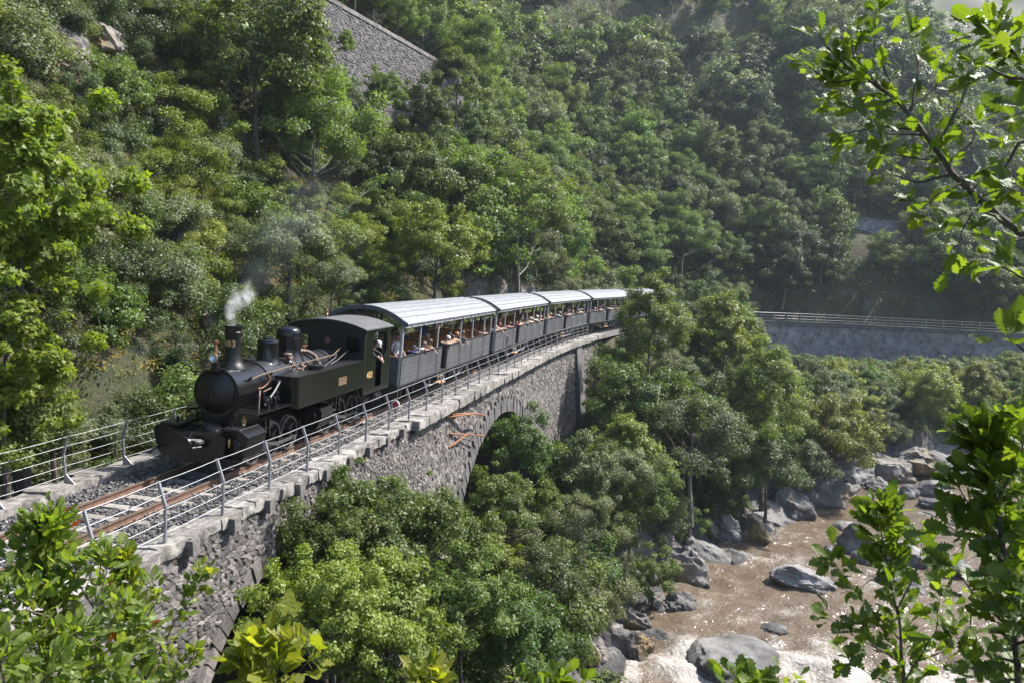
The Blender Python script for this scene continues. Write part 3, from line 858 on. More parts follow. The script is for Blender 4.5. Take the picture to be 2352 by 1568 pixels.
# ------------------------------------------------------------------ road retaining walls on the slopes
def build_road_wall():
    root = empty("road_wall", (-14, 61, 19), label="tall dark rubble retaining wall under the road high on the slope above the train", cat="retaining wall")
    inv = Matrix.Translation(root.location).inverted()
    def part(mb, name, m): o = mb.build(name, m, root); o.matrix_parent_inverse = inv; return o
    Ls = [0] + list(np.cumsum([np.hypot(*(b - a)) for a, b in zip(WALL_LINE[:-1], WALL_LINE[1:])]))
    ztop = lambda q: np.interp(q, [0, 7, 25, 30], [24.9, 24.6, 24.1, 23.8])
    def wp(q, z, o=0.0, back=0.0):
        k = min(max(np.searchsorted(Ls, q) - 1, 0), len(Ls) - 2); a, b = WALL_LINE[k], WALL_LINE[k + 1]; t = (b - a) / np.hypot(*(b - a))
        p = a + t * (q - Ls[k]); out = np.array([t[1], -t[0]]) * (o + .12 * max(0, 24.6 - z) - back)
        return Vector((p[0] + out[0], p[1] + out[1], z))
    mb = MB(); qs = np.arange(0, Ls[-1], 1.0)
    vs = []
    for q in qs: vs += [wp(q, ztop(q) - 10.5), wp(q, ztop(q) - .3), wp(q, ztop(q) - .3, 0, .8)]
    mb.add(vs, [(i * 3 + k, i * 3 + 3 + k, i * 3 + 4 + k, i * 3 + 1 + k) for i in range(len(qs) - 1) for k in range(2)])
    part(mb, "masonry_core", M_WALL)
    rng = random.Random(12)
    cells = voronoi_cells(0, Ls[-1], 13.8, 25.4, .4, .22, rng, lambda q, z: ztop(q) - 9.5 < z < ztop(q) - .35)
    pr = project(np.array([wp(c[0], c[1], .05) for c, _ in cells]))
    score = np.array([poly_area(p) / pr[i, 2] ** 2 if 700 < pr[i, 0] < 1030 and -5 < pr[i, 1] < 150 + (pr[i, 0] - 720) * .3 else 0 for i, (c, p) in enumerate(cells)])
    single = set(int(i) for i in np.argsort(-score)[:290] if score[i] > 0); rest = MB()
    fm = lambda s, z, o: wp(s, z, o)
    for i, (c, p) in enumerate(cells):
        if i in single: mb = MB(); cell_stone(mb, c, p, fm, rng, .012, (.02, .09), .05); part(mb, "stone", M_ROADWALL)
        else: cell_stone(rest, c, p, fm, rng, .012, (.02, .09), .05)
    o = part(rest, "rubble_facing", M_ROADWALL); o["kind"] = "stuff"
    q = 0.0
    while q < Ls[-1] - .8:
        L = rng.uniform(.8, 1.4); mb = MB(); rough_block(mb, lambda a, b, c: wp(a, ztop(a) + c, b), (q + .01, -.7, -.32), (q + L - .01, .12, .02), rng, 2, .08, .03); part(mb, "coping_stone", M_CORB); q += L
build_road_wall()
def build_far_wall():
    a, b = at(1915, 497, 121), at(2105, 516, 119)
    root = empty("road_wall", (a + b) / 2, label="small stone road wall with pale coping on the wooded far slope", cat="retaining wall")
    inv = Matrix.Translation(root.location).inverted(); t = (b - a).normalized(); n = Vector((t.y, -t.x, 0)); L = (b - a).length
    mb = MB(); v = []
    for q in (a - t * 4, b + t * 4):
        v += [q + n * .8 + Vector((0, 0, -5)), q, q - n * .8, q - n * .8 + Vector((0, 0, -5))]
    mb.add(v, [(0, 4, 5, 1), (1, 5, 6, 2)]); o = mb.build("masonry", M_TERRACE, root); o.matrix_parent_inverse = inv
    rng = random.Random(6); q = -4.0
    while q < L + 4:
        l = rng.uniform(1.2, 2); mb = MB(); rough_block(mb, lambda x, y, z: a + t * x + n * y + Vector((0, 0, z)), (q + .01, -.7, .0), (q + l - .01, .12, .2), rng, 2, .08, .02); o = mb.build("coping_stone", M_COPE, root); o.matrix_parent_inverse = inv; q += l
build_far_wall()
# ------------------------------------------------------------------ rolling stock: shared pieces
def paint(name, col, rough=.38, dust=.5, dcol=(.09, .085, .08), rvar=.12):
    """paint with dust and soot lying on it"""
    if name in MATS: return MATS[name]
    m, nt, bs, out = new_mat(name); co = objco(nt)
    n1 = noise_tex(nt, 2.2, 8, .7, co)
    mr = nd(nt, "ShaderNodeMapRange"); nt.links.new(n1, mr.inputs[0]); mr.inputs[1].default_value = .42; mr.inputs[2].default_value = .8; mr.inputs[4].default_value = dust
    sn = nd(nt, "ShaderNodeSeparateXYZ"); nt.links.new(nd(nt, "ShaderNodeNewGeometry").outputs["Normal"], sn.inputs[0])
    up = nd(nt, "ShaderNodeMapRange"); nt.links.new(sn.outputs[2], up.inputs[0]); up.inputs[1].default_value = .3; up.inputs[2].default_value = 1; up.inputs[4].default_value = dust * .55
    ad = nd(nt, "ShaderNodeMath", operation='ADD'); ad.use_clamp = True; nt.links.new(mr.outputs[0], ad.inputs[0]); nt.links.new(up.outputs[0], ad.inputs[1])
    nt.links.new(mixc(nt, ad.outputs[0], col, dcol), bs.inputs["Base Color"])
    rr = nd(nt, "ShaderNodeMapRange"); nt.links.new(ad.outputs[0], rr.inputs[0]); rr.inputs[3].default_value = rough; rr.inputs[4].default_value = min(.95, rough + .35)
    nt.links.new(rr.outputs[0], bs.inputs["Roughness"])
    add_bump(nt, bs, noise_tex(nt, 9, 4, .6, co), .12, .006)
    MATS[name] = m
    return m
M_BLACK = paint("black_engine_paint", (.0045, .0045, .0055), .22, .08, (.04, .039, .039))
M_BLACKM = paint("sooty_black", (.0035, .0035, .004), .42, .12, (.03, .029, .028))
M_BOILER = paint("boiler_lagging", (.014, .0145, .018), .26, .3, (.06, .06, .066))
M_GREEN = paint("dark_green_paint", (.004, .0055, .0035), .2, .07, (.035, .037, .03))
M_STEEL = surf("motion_steel", [(.16, .155, .15), (.27, .265, .26)], 14, .4, metal=.75, bump=.15)
M_COPPER = surf("copper_pipe", [(.2, .1, .06), (.32, .17, .105)], 12, .4, metal=.7, bump=.1)
M_BRASS = surf("brass", [(.5, .34, .12), (.62, .44, .18)], 12, .35, metal=.8, bump=.1)
M_IRONBR = surf("brown_iron_pipe", [(.09, .055, .04), (.16, .1, .075)], 12, .6, bump=.2)
M_GOLD = surf("gold_lettering", [(.45, .3, .1), (.55, .38, .15)], 20, .5, bump=0)
M_GLASS = surf("lamp_glass", [(.5, .56, .62), (.7, .75, .8)], 4, .06, metal=.6, bump=0)
def sheet(name, outer, holes, thick, mat, parent, place):
    """flat plate with openings: outlines in 2-d, placed by a 4x4 matrix"""
    cu = bpy.data.curves.new(name, 'CURVE'); cu.dimensions = '2D'; cu.fill_mode = 'BOTH'; cu.extrude = thick / 2
    for poly in [outer] + list(holes):
        sp = cu.splines.new('POLY'); sp.points.add(len(poly) - 1); sp.use_cyclic_u = True
        for p, q in zip(sp.points, poly): p.co = (q[0], q[1], 0, 1)
    tmp = bpy.data.objects.new(name, cu); COL.objects.link(tmp)
    dg = bpy.context.evaluated_depsgraph_get()
    me = bpy.data.meshes.new_from_object(tmp.evaluated_get(dg))
    bpy.data.objects.remove(tmp); bpy.data.curves.remove(cu)
    me.materials.clear(); me.materials.append(mat); me.transform(place); me.name = name
    return link(name, me, parent)
def text_mesh(txt, size, mat, ext=.003):
    cu = bpy.data.curves.new("lettering", 'FONT'); cu.body = txt; cu.size = size; cu.extrude = ext; cu.align_x = 'CENTER'; cu.align_y = 'CENTER'; cu.space_character = 1.15; cu.offset = .006
    tmp = bpy.data.objects.new("lettering", cu); COL.objects.link(tmp)
    dg = bpy.context.evaluated_depsgraph_get(); me = bpy.data.meshes.new_from_object(tmp.evaluated_get(dg))
    bpy.data.objects.remove(tmp); bpy.data.curves.remove(cu)
    me.materials.clear(); me.materials.append(mat)
    return me
def rrect(x0, y0, x1, y1, r, n=4, arch=0.0):
    pts = []
    for cx, cy, a0 in ((x1 - r, y0 + r, -90), (x1 - r, y1 - r, 0), (x0 + r, y1 - r, 90), (x0 + r, y0 + r, 180)):
        for k in range(n + 1):
            a = R(a0 + 90 * k / n); pts.append((cx + r * math.cos(a), cy + r * math.sin(a)))
    return pts
XZ = lambda y: Matrix(((1, 0, 0, 0), (0, 0, 1, y), (0, 1, 0, 0), (0, 0, 0, 1)))        # plate in the x-z plane at y
YZ = lambda x: Matrix(((0, 0, 1, x), (1, 0, 0, 0), (0, 1, 0, 0), (0, 0, 0, 1)))        # plate in the y-z plane at x
def wheel_part(parent, name, r, loc, mat, tyre_mat, spokes=10):
    """spoked wheel, its axle along y"""
    x, y, z = loc; mb = MB()
    mb.lathe([(r * .82, -.03), (r * .9, -.03), (r * .9, .03), (r * .82, .03), (r * .82, -.03)], (x, y, z), 'Y', 28, True)
    mb.lathe([(.001, -.06), (r * .2, -.06), (r * .2, .06), (.001, .06)], (x, y, z), 'Y', 14)
    for k in range(spokes):
        a = 2 * math.pi * k / spokes
        mb.tube([(x + math.cos(a) * r * .15, y, z + math.sin(a) * r * .15), (x + math.cos(a) * r * .86, y, z + math.sin(a) * r * .86)], r * .045, 5, False)
    w = mb.build(name, mat, parent, True)
    MB().lathe([(r * .89, -.05), (r, -.05), (r, .035), (r * 1.06, .04), (r * 1.06, .065), (r * .89, .065), (r * .89, -.05)], (x, y, z), 'Y', 32, True).build("tyre", tyre_mat, w, True)
    return w

# ------------------------------------------------------------------ the engine (x runs back along the train, y to its left, z up from rail level)
def build_engine():
    P = tp(4.0, 0, 0)
    L = empty("steam_locomotive", P, (R(3.0), 0, R(90) - HD0), label="black articulated steam tank engine numbered 403 at the head of the train", cat="locomotive")
    B = lambda mb, name, mat, par=L, sm=True: mb.build(name, mat, par, sm)
    AX = 1.74
    # boiler and smokebox
    bo = B(MB().lathe([(.01, 2.6), (.545, 2.6), (.545, 7.15), (.01, 7.15)], (0, 0, AX), 'X', 48), "boiler", M_BOILER)
    for x in (4.1, 5.35, 6.3): B(MB().lathe([(.54, x - .03), (.557, x - .03), (.557, x + .03), (.54, x + .03)], (0, 0, AX), 'X', 48), "boiler_band", M_BLACK, bo)
    sb = B(MB().lathe([(.5, 1.2), (.575, 1.2), (.575, 1.26), (.565, 1.27), (.565, 2.7), (.5, 2.7)], (0, 0, AX), 'X', 48), "smokebox", M_BLACK)
    B(MB().lathe([(.56, 2.68), (.59, 2.68), (.59, 2.78), (.56, 2.78)], (0, 0, AX), 'X', 48), "band", M_BLACKM, sb)
    dr = B(MB().lathe([(.001, 1.03), (.06, 1.035), (.18, 1.06), (.32, 1.105), (.44, 1.165), (.49, 1.2), (.5, 1.215), (.5, 1.25)], (0, 0, AX), 'X', 40), "smokebox_door", M_BLACKM)
    B(MB().lathe([(.001, .93), (.035, .935), (.035, .97), (.085, .975), (.085, 1.03), (.001, 1.05)], (0, 0, AX), 'X', 20).tube([(.965, -.16, AX - .02), (.965, .1, AX + .015)], .014, 6), "door_handle", M_BLACK, dr)
    B(MB().tube([(1.16, -.535, AX + .12), (1.16, -.535, AX - .12)], .028, 8), "hinge", M_BLACK, dr)
    # saddle and frames below
    B(MB().prism([(-.42, .82), (.42, .82), (.38, 1.4), (-.38, 1.4)], 'X', 1.35, 2.5), "smokebox_saddle", M_BLACKM, sm=False)
    B(MB().prism([(-.47, 1.12), (.47, 1.12), (.47, 1.65), (-.47, 1.65)], 'X', 4.4, 7.1), "firebox", M_BLACKM, sm=False)
    B(MB().box((.55, -.4, .55), (9.0, -.36, .95)).box((.55, .36, .55), (9.0, .4, .95)).box((.55, -.4, .86), (4.6, .4, .9)).box((4.9, -.45, .88), (9.0, .45, .95)), "frame", M_BLACKM, sm=False)
    # chimney, lamp, domes
    ch = B(MB().lathe([(.33, 2.22), (.31, 2.29), (.25, 2.36), (.205, 2.45), (.185, 2.58), (.175, 2.75), (.185, 2.95), (.2, 3.06), (.206, 3.07), (.206, 3.1), (.198, 3.11), (.205, 3.2), (.225, 3.215), (.228, 3.25), (.2, 3.255), (.17, 3.2), (.15, 2.9), (.13, 2.5)], (1.87, 0, 0), 'Z', 32), "chimney", M_BLACKM)
    mb = MB(); n = 28
    for k in range(n):
        for q, dz in ((1.0, .0), (1.0, .03)):
            pass
    ring = []
    for dz in (-.03, .018):
        for k in range(n):
            a = 2 * math.pi * k / n; x, y = .43 * math.cos(a), .3 * math.sin(a)
            ring.append((1.87 + x, y, AX + math.sqrt(max(.01, .565 ** 2 - y * y)) + dz))
    mb.add(ring, [(k, (k + 1) % n, n + (k + 1) % n, n + k) for k in range(n)] + [tuple(range(n, 2 * n))])
    B(mb, "flange", M_BLACKM, ch, False)
    me = text_mesh("403", .2, M_GOLD, .001)
    for v in me.vertices:      # wrapped round the barrel, facing forward
        a = v.co.x / .19; rr = .192 + v.co.z
        v.co = (1.87 - rr * math.cos(a), -rr * math.sin(a), 2.83 + v.co.y)
    link("number", me, ch)
    lp = B(MB().lathe([(.105, -.02), (.115, -.02), (.115, 0), (.1, .01), (.1, .17), (.06, .2), (.001, .2)], (1.05, .0, 2.57), 'X', 24, True), "headlamp", M_BLACK)
    B(MB().lathe([(.001, .05), (.05, .03), (.1, -.01)], (1.05, 0, 2.57), 'X', 20, True), "reflector", M_GLASS, lp)
    B(MB().lathe([(.1, -.03), (.118, -.03), (.118, -.012), (.1, -.012)], (1.05, 0, 2.57), 'X', 24, True), "rim", M_BRASS, lp)
    B(MB().lathe([(.055, 2.66), (.05, 2.72), (.035, 2.76), (.035, 2.87), (.06, 2.9), (.06, 2.94), (.02, 2.95)], (1.14, 0, 0), 'Z', 16), "lamp_vent", M_COPPER, lp)
    B(MB().box((1.06, -.07, 2.27), (1.22, .07, 2.48), .02).box((1.0, -.12, 2.26), (1.2, .3, 2.28)), "bracket", M_BLACK, lp, False)
    B(MB().tube([(1.2, .3, 2.2), (1.16, .62, 2.2)], .018, 6), "side_bracket", M_BLACK, lp)
    sd = B(MB().lathe([(.34, 2.2), (.3, 2.26), (.272, 2.34), (.268, 2.7), (.285, 2.71), (.285, 2.735), (.26, 2.79), (.2, 2.815), (.001, 2.82)], (3.55, 0, 0), 'Z', 36), "sand_dome", M_BLACK)
    B(MB().lathe([(.13, 2.8), (.13, 2.84), (.11, 2.855), (.001, 2.855)], (3.55, 0, 0), 'Z', 20).box((3.35, -.03, 2.83), (3.75, .03, 2.865)), "lid", M_BLACK, sd)
    dm = B(MB().lathe([(.46, 2.14), (.4, 2.24), (.345, 2.36), (.335, 2.5), (.335, 2.74), (.345, 2.745), (.345, 2.765), (.335, 2.77), (.335, 2.88), (.315, 2.97), (.26, 3.03), (.15, 3.06), (.001, 3.065)], (4.65, 0, 0), 'Z', 40), "steam_dome", M_BLACK)
    # tanks
    def tank(sg, name):
        y0, y1 = .62, 1.22
        prof = []
        for k in range(7):
            a = R(180 + 90 * k / 6) ; prof.append((2.8 + .16 + .16 * math.cos(a), -(y1 - .16) + .16 * math.sin(a)))
        prof += [(7.08, -y1), (7.08, -y0), (2.8, -y0)]
        if sg > 0: prof = [(x, -y) for x, y in prof][::-1]
        t = B(MB().prism(prof, 'Z', 1.22, 2.0), name, M_GREEN, sm=True)
        B(MB().prism([(x + (.012 if x < 3 else 0), y * 1.0) for x, y in prof], 'Z', 2.0, 2.012), "tank_top", M_BLACKM, t, False)
        mb = MB(); oy = -sg * -1
        yy = sg * (y1 + .002)
        def rv(x, y, z, ax): mb.lathe([(.011, 0), (.009, .006), (.001, .009)] if ax == 'Z' else [(.011, 0), (.009, sg * .006), (.001, sg * .009)], (x, y, z), ax, 5)
        for i in range(58):
            x = 2.98 + i * .07
            rv(x, yy - sg * .002, 1.25, 'Y'); rv(x, yy - sg * .002, 1.975, 'Y'); rv(x, sg * (y1 - .025), 2.012, 'Z')
        for x in (3.75, 5.0, 5.9, 7.02):
            for i in range(11): rv(x, yy - sg * .002, 1.28 + i * .064, 'Y')
        for i in range(9): rv(2.83, sg * (.66 + i * .055), 2.012, 'Z')
        o = B(mb, "rivets", M_GREEN, t, False); o["kind"] = "stuff"
        B(MB().box((2.84, sg * 1.19, 1.205), (7.08, sg * 1.235, 1.22)), "lower_edge", M_BLACK, t, False)
        fl = B(MB().lathe([(.225, 2.0), (.225, 2.1), (.235, 2.105), (.235, 2.13), (.2, 2.145), (.001, 2.15)], (4.45, sg * .92, 0), 'Z', 26), "filler", M_BLACKM, t)
        B(MB().tube([(4.3, sg * .92, 2.14), (4.3, sg * .92, 2.21), (4.52, sg * .92, 2.21), (4.52, sg * .92, 2.14)], .012, 6), "handle", M_BLACK, fl)
        return t
    t = tank(-1, "side_tank"); tank(1, "side_tank")
    pl = B(MB().box((5.28, -1.222, 1.49), (5.8, -1.235, 1.69)), "maker_plate", M_IRONBR, t, False)
    B(MB().box((5.27, -1.234, 1.48), (5.81, -1.24, 1.5)).box((5.27, -1.234, 1.68), (5.81, -1.24, 1.7)).box((5.27, -1.234, 1.5), (5.29, -1.24, 1.68)).box((5.79, -1.234, 1.5), (5.81, -1.24, 1.68)), "plate_rim", M_BRASS, pl, False)
    for z in (1.31, 1.6, 1.88): B(MB().lathe([(.045, 0), (.045, -.03), (.02, -.045), (.001, -.05)], (2.79, -.72, z), 'X', 10), "washout_plug", M_IRONBR, t)
    # cab
    cab = B(MB().box((7.1, -1.2, .93), (9.2, 1.2, .97)), "cab", M_BLACKM, sm=False)
    x0, x1, y1 = 7.08, 9.2, 1.22
    win = rrect(7.72, 2.02, 8.9, 2.8, .2, 6)
    door = [(8.0, 1.08), (8.52, 1.08), (8.52, 2.02), (8.68, 2.02)]
    win_door = [(8.0, 1.1), (8.52, 1.1), (8.52, 2.0)] + [p for p in win if p[0] > 8.52 and p[1] < 2.2] + [p for p in win if not (p[0] > 8.52 and p[1] < 2.2) and not (p[1] < 2.2)] + [p for p in win if p[0] < 8.0 and p[1] < 2.2] + [(8.0, 2.02)]
    win_door = [(8.0, 1.1), (8.52, 1.1), (8.52, 2.02), (8.7, 2.02), (8.84, 2.08), (8.9, 2.22), (8.9, 2.6), (8.86, 2.7), (8.76, 2.77), (8.6, 2.8), (8.1, 2.8), (7.9, 2.76), (7.77, 2.66), (7.72, 2.5), (7.72, 2.22), (7.78, 2.08), (7.9, 2.02), (8.0, 2.02)]
    for sg in (-1, 1):
        sheet("side_sheet", [(x0, .95), (x1, .95), (x1, 2.9), (x0, 2.9)], [win_door], .02, M_GREEN, cab, XZ(sg * y1))
        mb = MB()
        pts = [(x, sg * (y1 + .008), z) for x, z in win_door[3:17]]
        mb.tube(pts, .014, 6); B(mb, "window_beading", M_BLACK, cab)
        mb = MB()
        for x in (x0 + .03, x1 - .03, 8.56, ):
            for i in range(24): mb.lathe([(.010, 0), (.001, sg * .008)], (x, sg * (y1 + .01), 1.02 + i * .078), 'Y', 5)
        o = B(mb, "rivets", M_GREEN, cab, False); o["kind"] = "stuff"
        B(MB().box((7.1, sg * (y1 + .009), 1.055), (9.18, sg * (y1 + .022), 1.085)), "waist_strip", M_GREEN, cab, False)
    def arch_z(y, zt=3.12, ze=2.9): return ze + (zt - ze) * (1 - (y / 1.25) ** 2)
    out = [(-1.21, .95), (1.21, .95)] + [(y, arch_z(y) - .02) for y in np.linspace(1.21, -1.21, 15)]
    wl = rrect(.62, 2.2, 1.06, 2.66, .09, 4); wr = [(-x, y) for x, y in wl]
    bh = [(.547 * math.cos(a), AX + .547 * math.sin(a)) for a in np.linspace(0, 2 * math.pi, 28, endpoint=False)]
    sheet("front_sheet", out, [wl, wr, bh], .02, M_BLACKM, cab, YZ(x0 + .012))
    wlb = [(.75 + .24 * math.cos(a), 2.45 + .24 * math.sin(a)) for a in np.linspace(0, 2 * math.pi, 20, endpoint=False)]
    sheet("rear_sheet", out, [wlb, [(-x, y) for x, y in wlb]], .02, M_BLACKM, cab, YZ(x1 - .012))
    mb = MB(); ys = np.linspace(-1.3, 1.3, 17)
    v = []
    for x in (x0 - .1, x1 + .08):
        for dz in (0, .035): v += [(x, y, arch_z(y) + dz) for y in ys]
    n = len(ys); f = []
    for k in range(n - 1):
        f += [(k, k + 1, 2 * n + k + 1, 2 * n + k), (n + k, 3 * n + k, 3 * n + k + 1, n + k + 1), (k, n + k, n + k + 1, k + 1), (2 * n + k, 2 * n + k + 1, 3 * n + k + 1, 3 * n + k)]
    f += [(0, 2 * n, 3 * n, n), (n - 1, 2 * n - 1, 4 * n - 1, 3 * n - 1)]
    rf = B(mb.add(v, f), "roof", surf("cab_roof_felt", [(.05, .05, .052), (.075, .075, .078), (.11, .11, .112)], 3, .75, bump=.5, bdist=.01), cab)
    B(MB().lathe([(.05, 3.14), (.03, 3.2), (.055, 3.24), (.03, 3.28), (.04, 3.33), (.05, 3.36), (.02, 3.38), (.012, 3.46), (.001, 3.46)], (7.55, .25, 0), 'Z', 14), "whistle", M_COPPER, rf)
    for k, y in enumerate((-1.08, .3)):
        pass
    nm = text_mesh("403", .27, M_GOLD, .003)
    nm.transform(Matrix(((1, 0, 0, 7.53), (0, 0, 1, -1.236), (0, 1, 0, 1.52), (0, 0, 0, 1)))); link("number", nm, cab)
    B(MB().box((7.2, -1.0, .95), (9.1, 1.0, 1.6)).box((8.9, -1.15, 1.6), (9.12, 1.15, 2.0)), "bunker", M_BLACKM, cab, False)
    B(MB().lathe([(.001, 0), (.09, 0), (.09, .05), (.001, .06)], (7.0, -.05, 2.52), 'X', 16), "gauge", M_IRONBR, cab)
    # pipes, rails and fittings along the boiler
    B(MB().tube([(1.75, -.56, 2.03), (2.2, -.6, 2.1), (4.2, -.62, 2.17), (6.2, -.62, 2.2), (6.55, -.6, 2.3), (6.8, -.58, 2.36)], .021, 8), "handrail", surf("tarnished_rail", [(.13, .09, .06), (.22, .16, .11)], 10, .45, metal=.5, bump=.1))
    B(MB().tube([(1.75, .56, 2.03), (2.2, .6, 2.1), (6.9, .62, 2.2)], .021, 8), "handrail", M_IRONBR)
    for x in (1.75, 2.7): B(MB().tube([(x, -.5, 2.0), (x, -.6, 2.1)], .03, 8), "rail_bracket", M_BLACK)
    B(MB().tube([(2.48, -.6, 2.09), (2.5, -.66, 1.95), (2.44, -.62, 1.84), (2.25, -.6, 1.77), (2.1, -.56, 1.76)], .022, 8), "copper_pipe", M_COPPER)
    B(MB().tube([(4.92, -.05, 2.36), (5.2, -.1, 2.37), (5.35, -.25, 2.34), (5.42, -.42, 2.24), (5.42, -.52, 2.06), (5.42, -.6, 1.98)], .06, 10), "steam_pipe", M_IRONBR)
    B(MB().tube([(6.7, -.5, 2.24), (6.2, -.7, 2.14), (5.5, -.8, 2.06), (4.9, -.95, 2.03)], .018, 6).tube([(6.95, -.75, 2.28), (5.9, -.9, 2.12), (5.3, -.95, 2.05)], .015, 6), "control_rods", M_STEEL)
    B(MB().tube([(3.85, -.5, 2.22), (3.9, -.58, 2.05), (3.6, -.66, 1.8), (3.0, -.66, 1.95)], .026, 8).tube([(4.05, -.4, 2.3), (4.0, -.56, 2.08), (3.85, -.62, 1.95)], .022, 8), "injector_pipes", M_IRONBR)
    vc = B(MB().lathe([(.05, 2.2), (.05, 2.35), (.11, 2.36), (.12, 2.4), (.1, 2.43), (.02, 2.44)], (4.02, -.32, 0), 'Z', 14).lathe([(.06, -.1), (.06, .1)], (4.02, -.38, 2.3), 'X', 10), "clack_valve", M_IRONBR)
    B(MB().lathe([(.07, 2.02), (.05, 2.1), (.07, 2.14), (.03, 2.22), (.001, 2.22)], (4.02, -.72, 0), 'Z', 12).tube([(3.8, -.72, 2.06), (4.3, -.72, 2.1)], .03, 8).lathe([(.085, -.012), (.085, .012)], (4.35, -.72, 2.1), 'X', 16), "water_valve", M_IRONBR)
    B(MB().lathe([(.03, 2.26), (.04, 2.34), (.03, 2.42), (.015, 2.5), (.001, 2.5)], (5.6, .0, 0), 'Z', 12).tube([(5.45, .0, 2.46), (5.8, 0, 2.46)], .012, 6), "safety_valve", M_COPPER)
    B(MB().tube([(2.95, -.75, 1.96), (2.4, -.85, 1.7), (1.95, -.9, 1.5), (1.8, -.92, 1.44)], .025, 8), "reach_rod", M_STEEL)
    # running plate beside the smokebox, and the twin pump on it
    fp = B(MB().prism([(1.1, 1.31), (2.82, 1.31), (2.82, 1.35), (1.1, 1.35)], 'Y', -1.1, -.5).tube([(1.45, -.62, 1.36), (1.2, -.6, 1.4), (1.08, -.59, 1.55), (1.06, -.58, 1.75)], .022, 6), "running_plate", M_BLACK, sm=False)
    B(MB().prism([(1.35, .5), (2.82, .5), (2.82, 1.0), (1.6, 1.0), (1.0, .62)], 'Z', 1.3, 1.34), "running_plate", M_BLACK, sm=False)
    for x in (1.95, 2.3):
        B(MB().lathe([(.001, -.1), (.12, -.1), (.135, -.09), (.135, -.06), (.1, -.05), (.1, .05), (.135, .06), (.135, .09), (.12, .1), (.001, .1)], (x, -.85, 1.5), 'X', 20).box((x - .06, -.95, 1.36), (x + .06, -.75, 1.42)), "air_pump", M_BLACK)
    B(MB().tube([(1.9, -.85, 1.64), (1.85, -.84, 1.75), (2.3, -.8, 1.78)], .016, 6).tube([(1.65, -.85, 1.36), (1.75, -.8, 1.65), (1.95, -.7, 1.75)], .022, 6), "pump_pipes", M_IRONBR)
    # front truck: deck, beam, cylinders, buffer
    B(MB().prism([(.42, .86), (1.6, .9), (1.6, .95), (.42, .91)], 'Y', -.62, .62), "front_deck", M_BLACK, sm=False)
    bm = B(MB().box((.36, -.75, .45), (.42, .75, .9)).box((.34, -.6, .3), (.4, .6, .45)), "buffer_beam", M_BLACK, sm=False)
    mb = MB()
    for i in range(14): mb.lathe([(.016, 0), (.001, -.014)], (.36, -.65 + i * .1, .86), 'X', 6)
    o = B(mb, "rivets", M_BLACK, bm, False); o["kind"] = "stuff"
    bf = B(MB().lathe([(.05, .0), (.05, .36)], (0, 0, .74), 'X', 12).lathe([(.001, -.04), (.19, -.03), (.2, 0), (.17, .03), (.06, .06)], (0, 0, .74), 'X', 24).tube([(.1, 0, .8), (.28, .0, .98)], .022, 8), "centre_buffer", M_BLACK)
    B(MB().tube([(.05, -.1, .86), (.3, -.22, .82)], .025, 8).tube([(.02, -.2, .7), (.2, -.3, .7)], .015, 6).box((.12, -.3, .76), (.34, -.18, .82)), "coupling_screw", M_STEEL, bf)
    B(MB().tube([(-.02, .85, .5), (.45, .85, .6)], .03, 8), "lifting_bar", M_BLACK)
    B(MB().tube([(.28, -.5, .35), (.28, -1.05, .35)], .022, 6).box((.2, -.9, .3), (.36, -.6, .32)), "shunter_step", M_BLACK)
    for sg in (-1, 1):
        pr = [(sg * .62, .95), (sg * 1.0, 1.02), (sg * 1.17, .9), (sg * 1.18, .82), (sg * 1.08, .42), (sg * .98, .3), (sg * .66, .3), (sg * .5, .5), (sg * .5, .95)]
        cy = B(MB().prism(pr if sg < 0 else pr, 'X', .62, 1.42), "low_pressure_cylinder", M_BLACK, sm=False)
        B(MB().box((.6, sg * .52, 1.0), (1.44, sg * .98, 1.06), .01), "valve_chest_cover", M_BLACKM, cy, False)
        B(MB().prism([(sg * .98, 1.045), (sg * 1.19, .91), (sg * 1.19, .89), (sg * .98, 1.02)], 'X', .6, 1.46), "cladding_lip", M_BLACK, cy, False)
        B(MB().lathe([(.001, -.05), (.2, -.05), (.22, -.02), (.22, 0)], (.62, sg * .82, .65), 'X', 22), "cylinder_cover", M_BLACK, cy)
        B(MB().lathe([(.045, 1.06), (.03, 1.1), (.055, 1.12), (.06, 1.2), (.03, 1.22), (.03, 1.26), (.001, 1.27)], (1.15, sg * .76, 0), 'Z', 12), "oil_pot", M_BRASS, cy)
        B(MB().lathe([(.018, .66), (.03, .72), (.035, .8), (.018, .84), (.001, .86)], (.55, sg * .76, 0), 'Z', 10), "drain_cock", M_BRASS, cy)
        B(MB().box((.75, sg * .7, 1.06), (.79, sg * .66, 1.2)), "stud", M_BLACK, cy, False)
        cy2 = B(MB().prism([(sg * .6, .98), (sg * 1.0, 1.0), (sg * 1.12, .96), (sg * 1.17, .86), (sg * 1.17, .74), (sg * 1.06, .46), (sg * .95, .38), (sg * .6, .38)], 'X', 4.4, 5.12), "high_pressure_cylinder", M_BLACK, sm=False)
        B(MB().lathe([(.001, -.06), (.17, -.06), (.2, -.02), (.2, 0)], (4.4, sg * .85, .7), 'X', 22), "cylinder_cover", M_BLACKM, cy2)
    B(MB().lathe([(.24, .88), (.2, 1.02), (.1, 1.08), (.001, 1.09)], (1.05, 0, 0), 'Z', 20), "pivot_cover", M_BLACKM)
    # wheels and motion
    wx = [1.75, 2.65, 3.55, 5.75, 6.65, 7.55]
    for x in wx:
        for sg in (-1, 1): wheel_part(L, "wheel", .44, (x, sg * .64, .44), M_BLACKM, M_STEEL)
        MB().tube([(x, -.64, .44), (x, .64, .44)], .06, 8).build("axle", M_BLACKM, L)
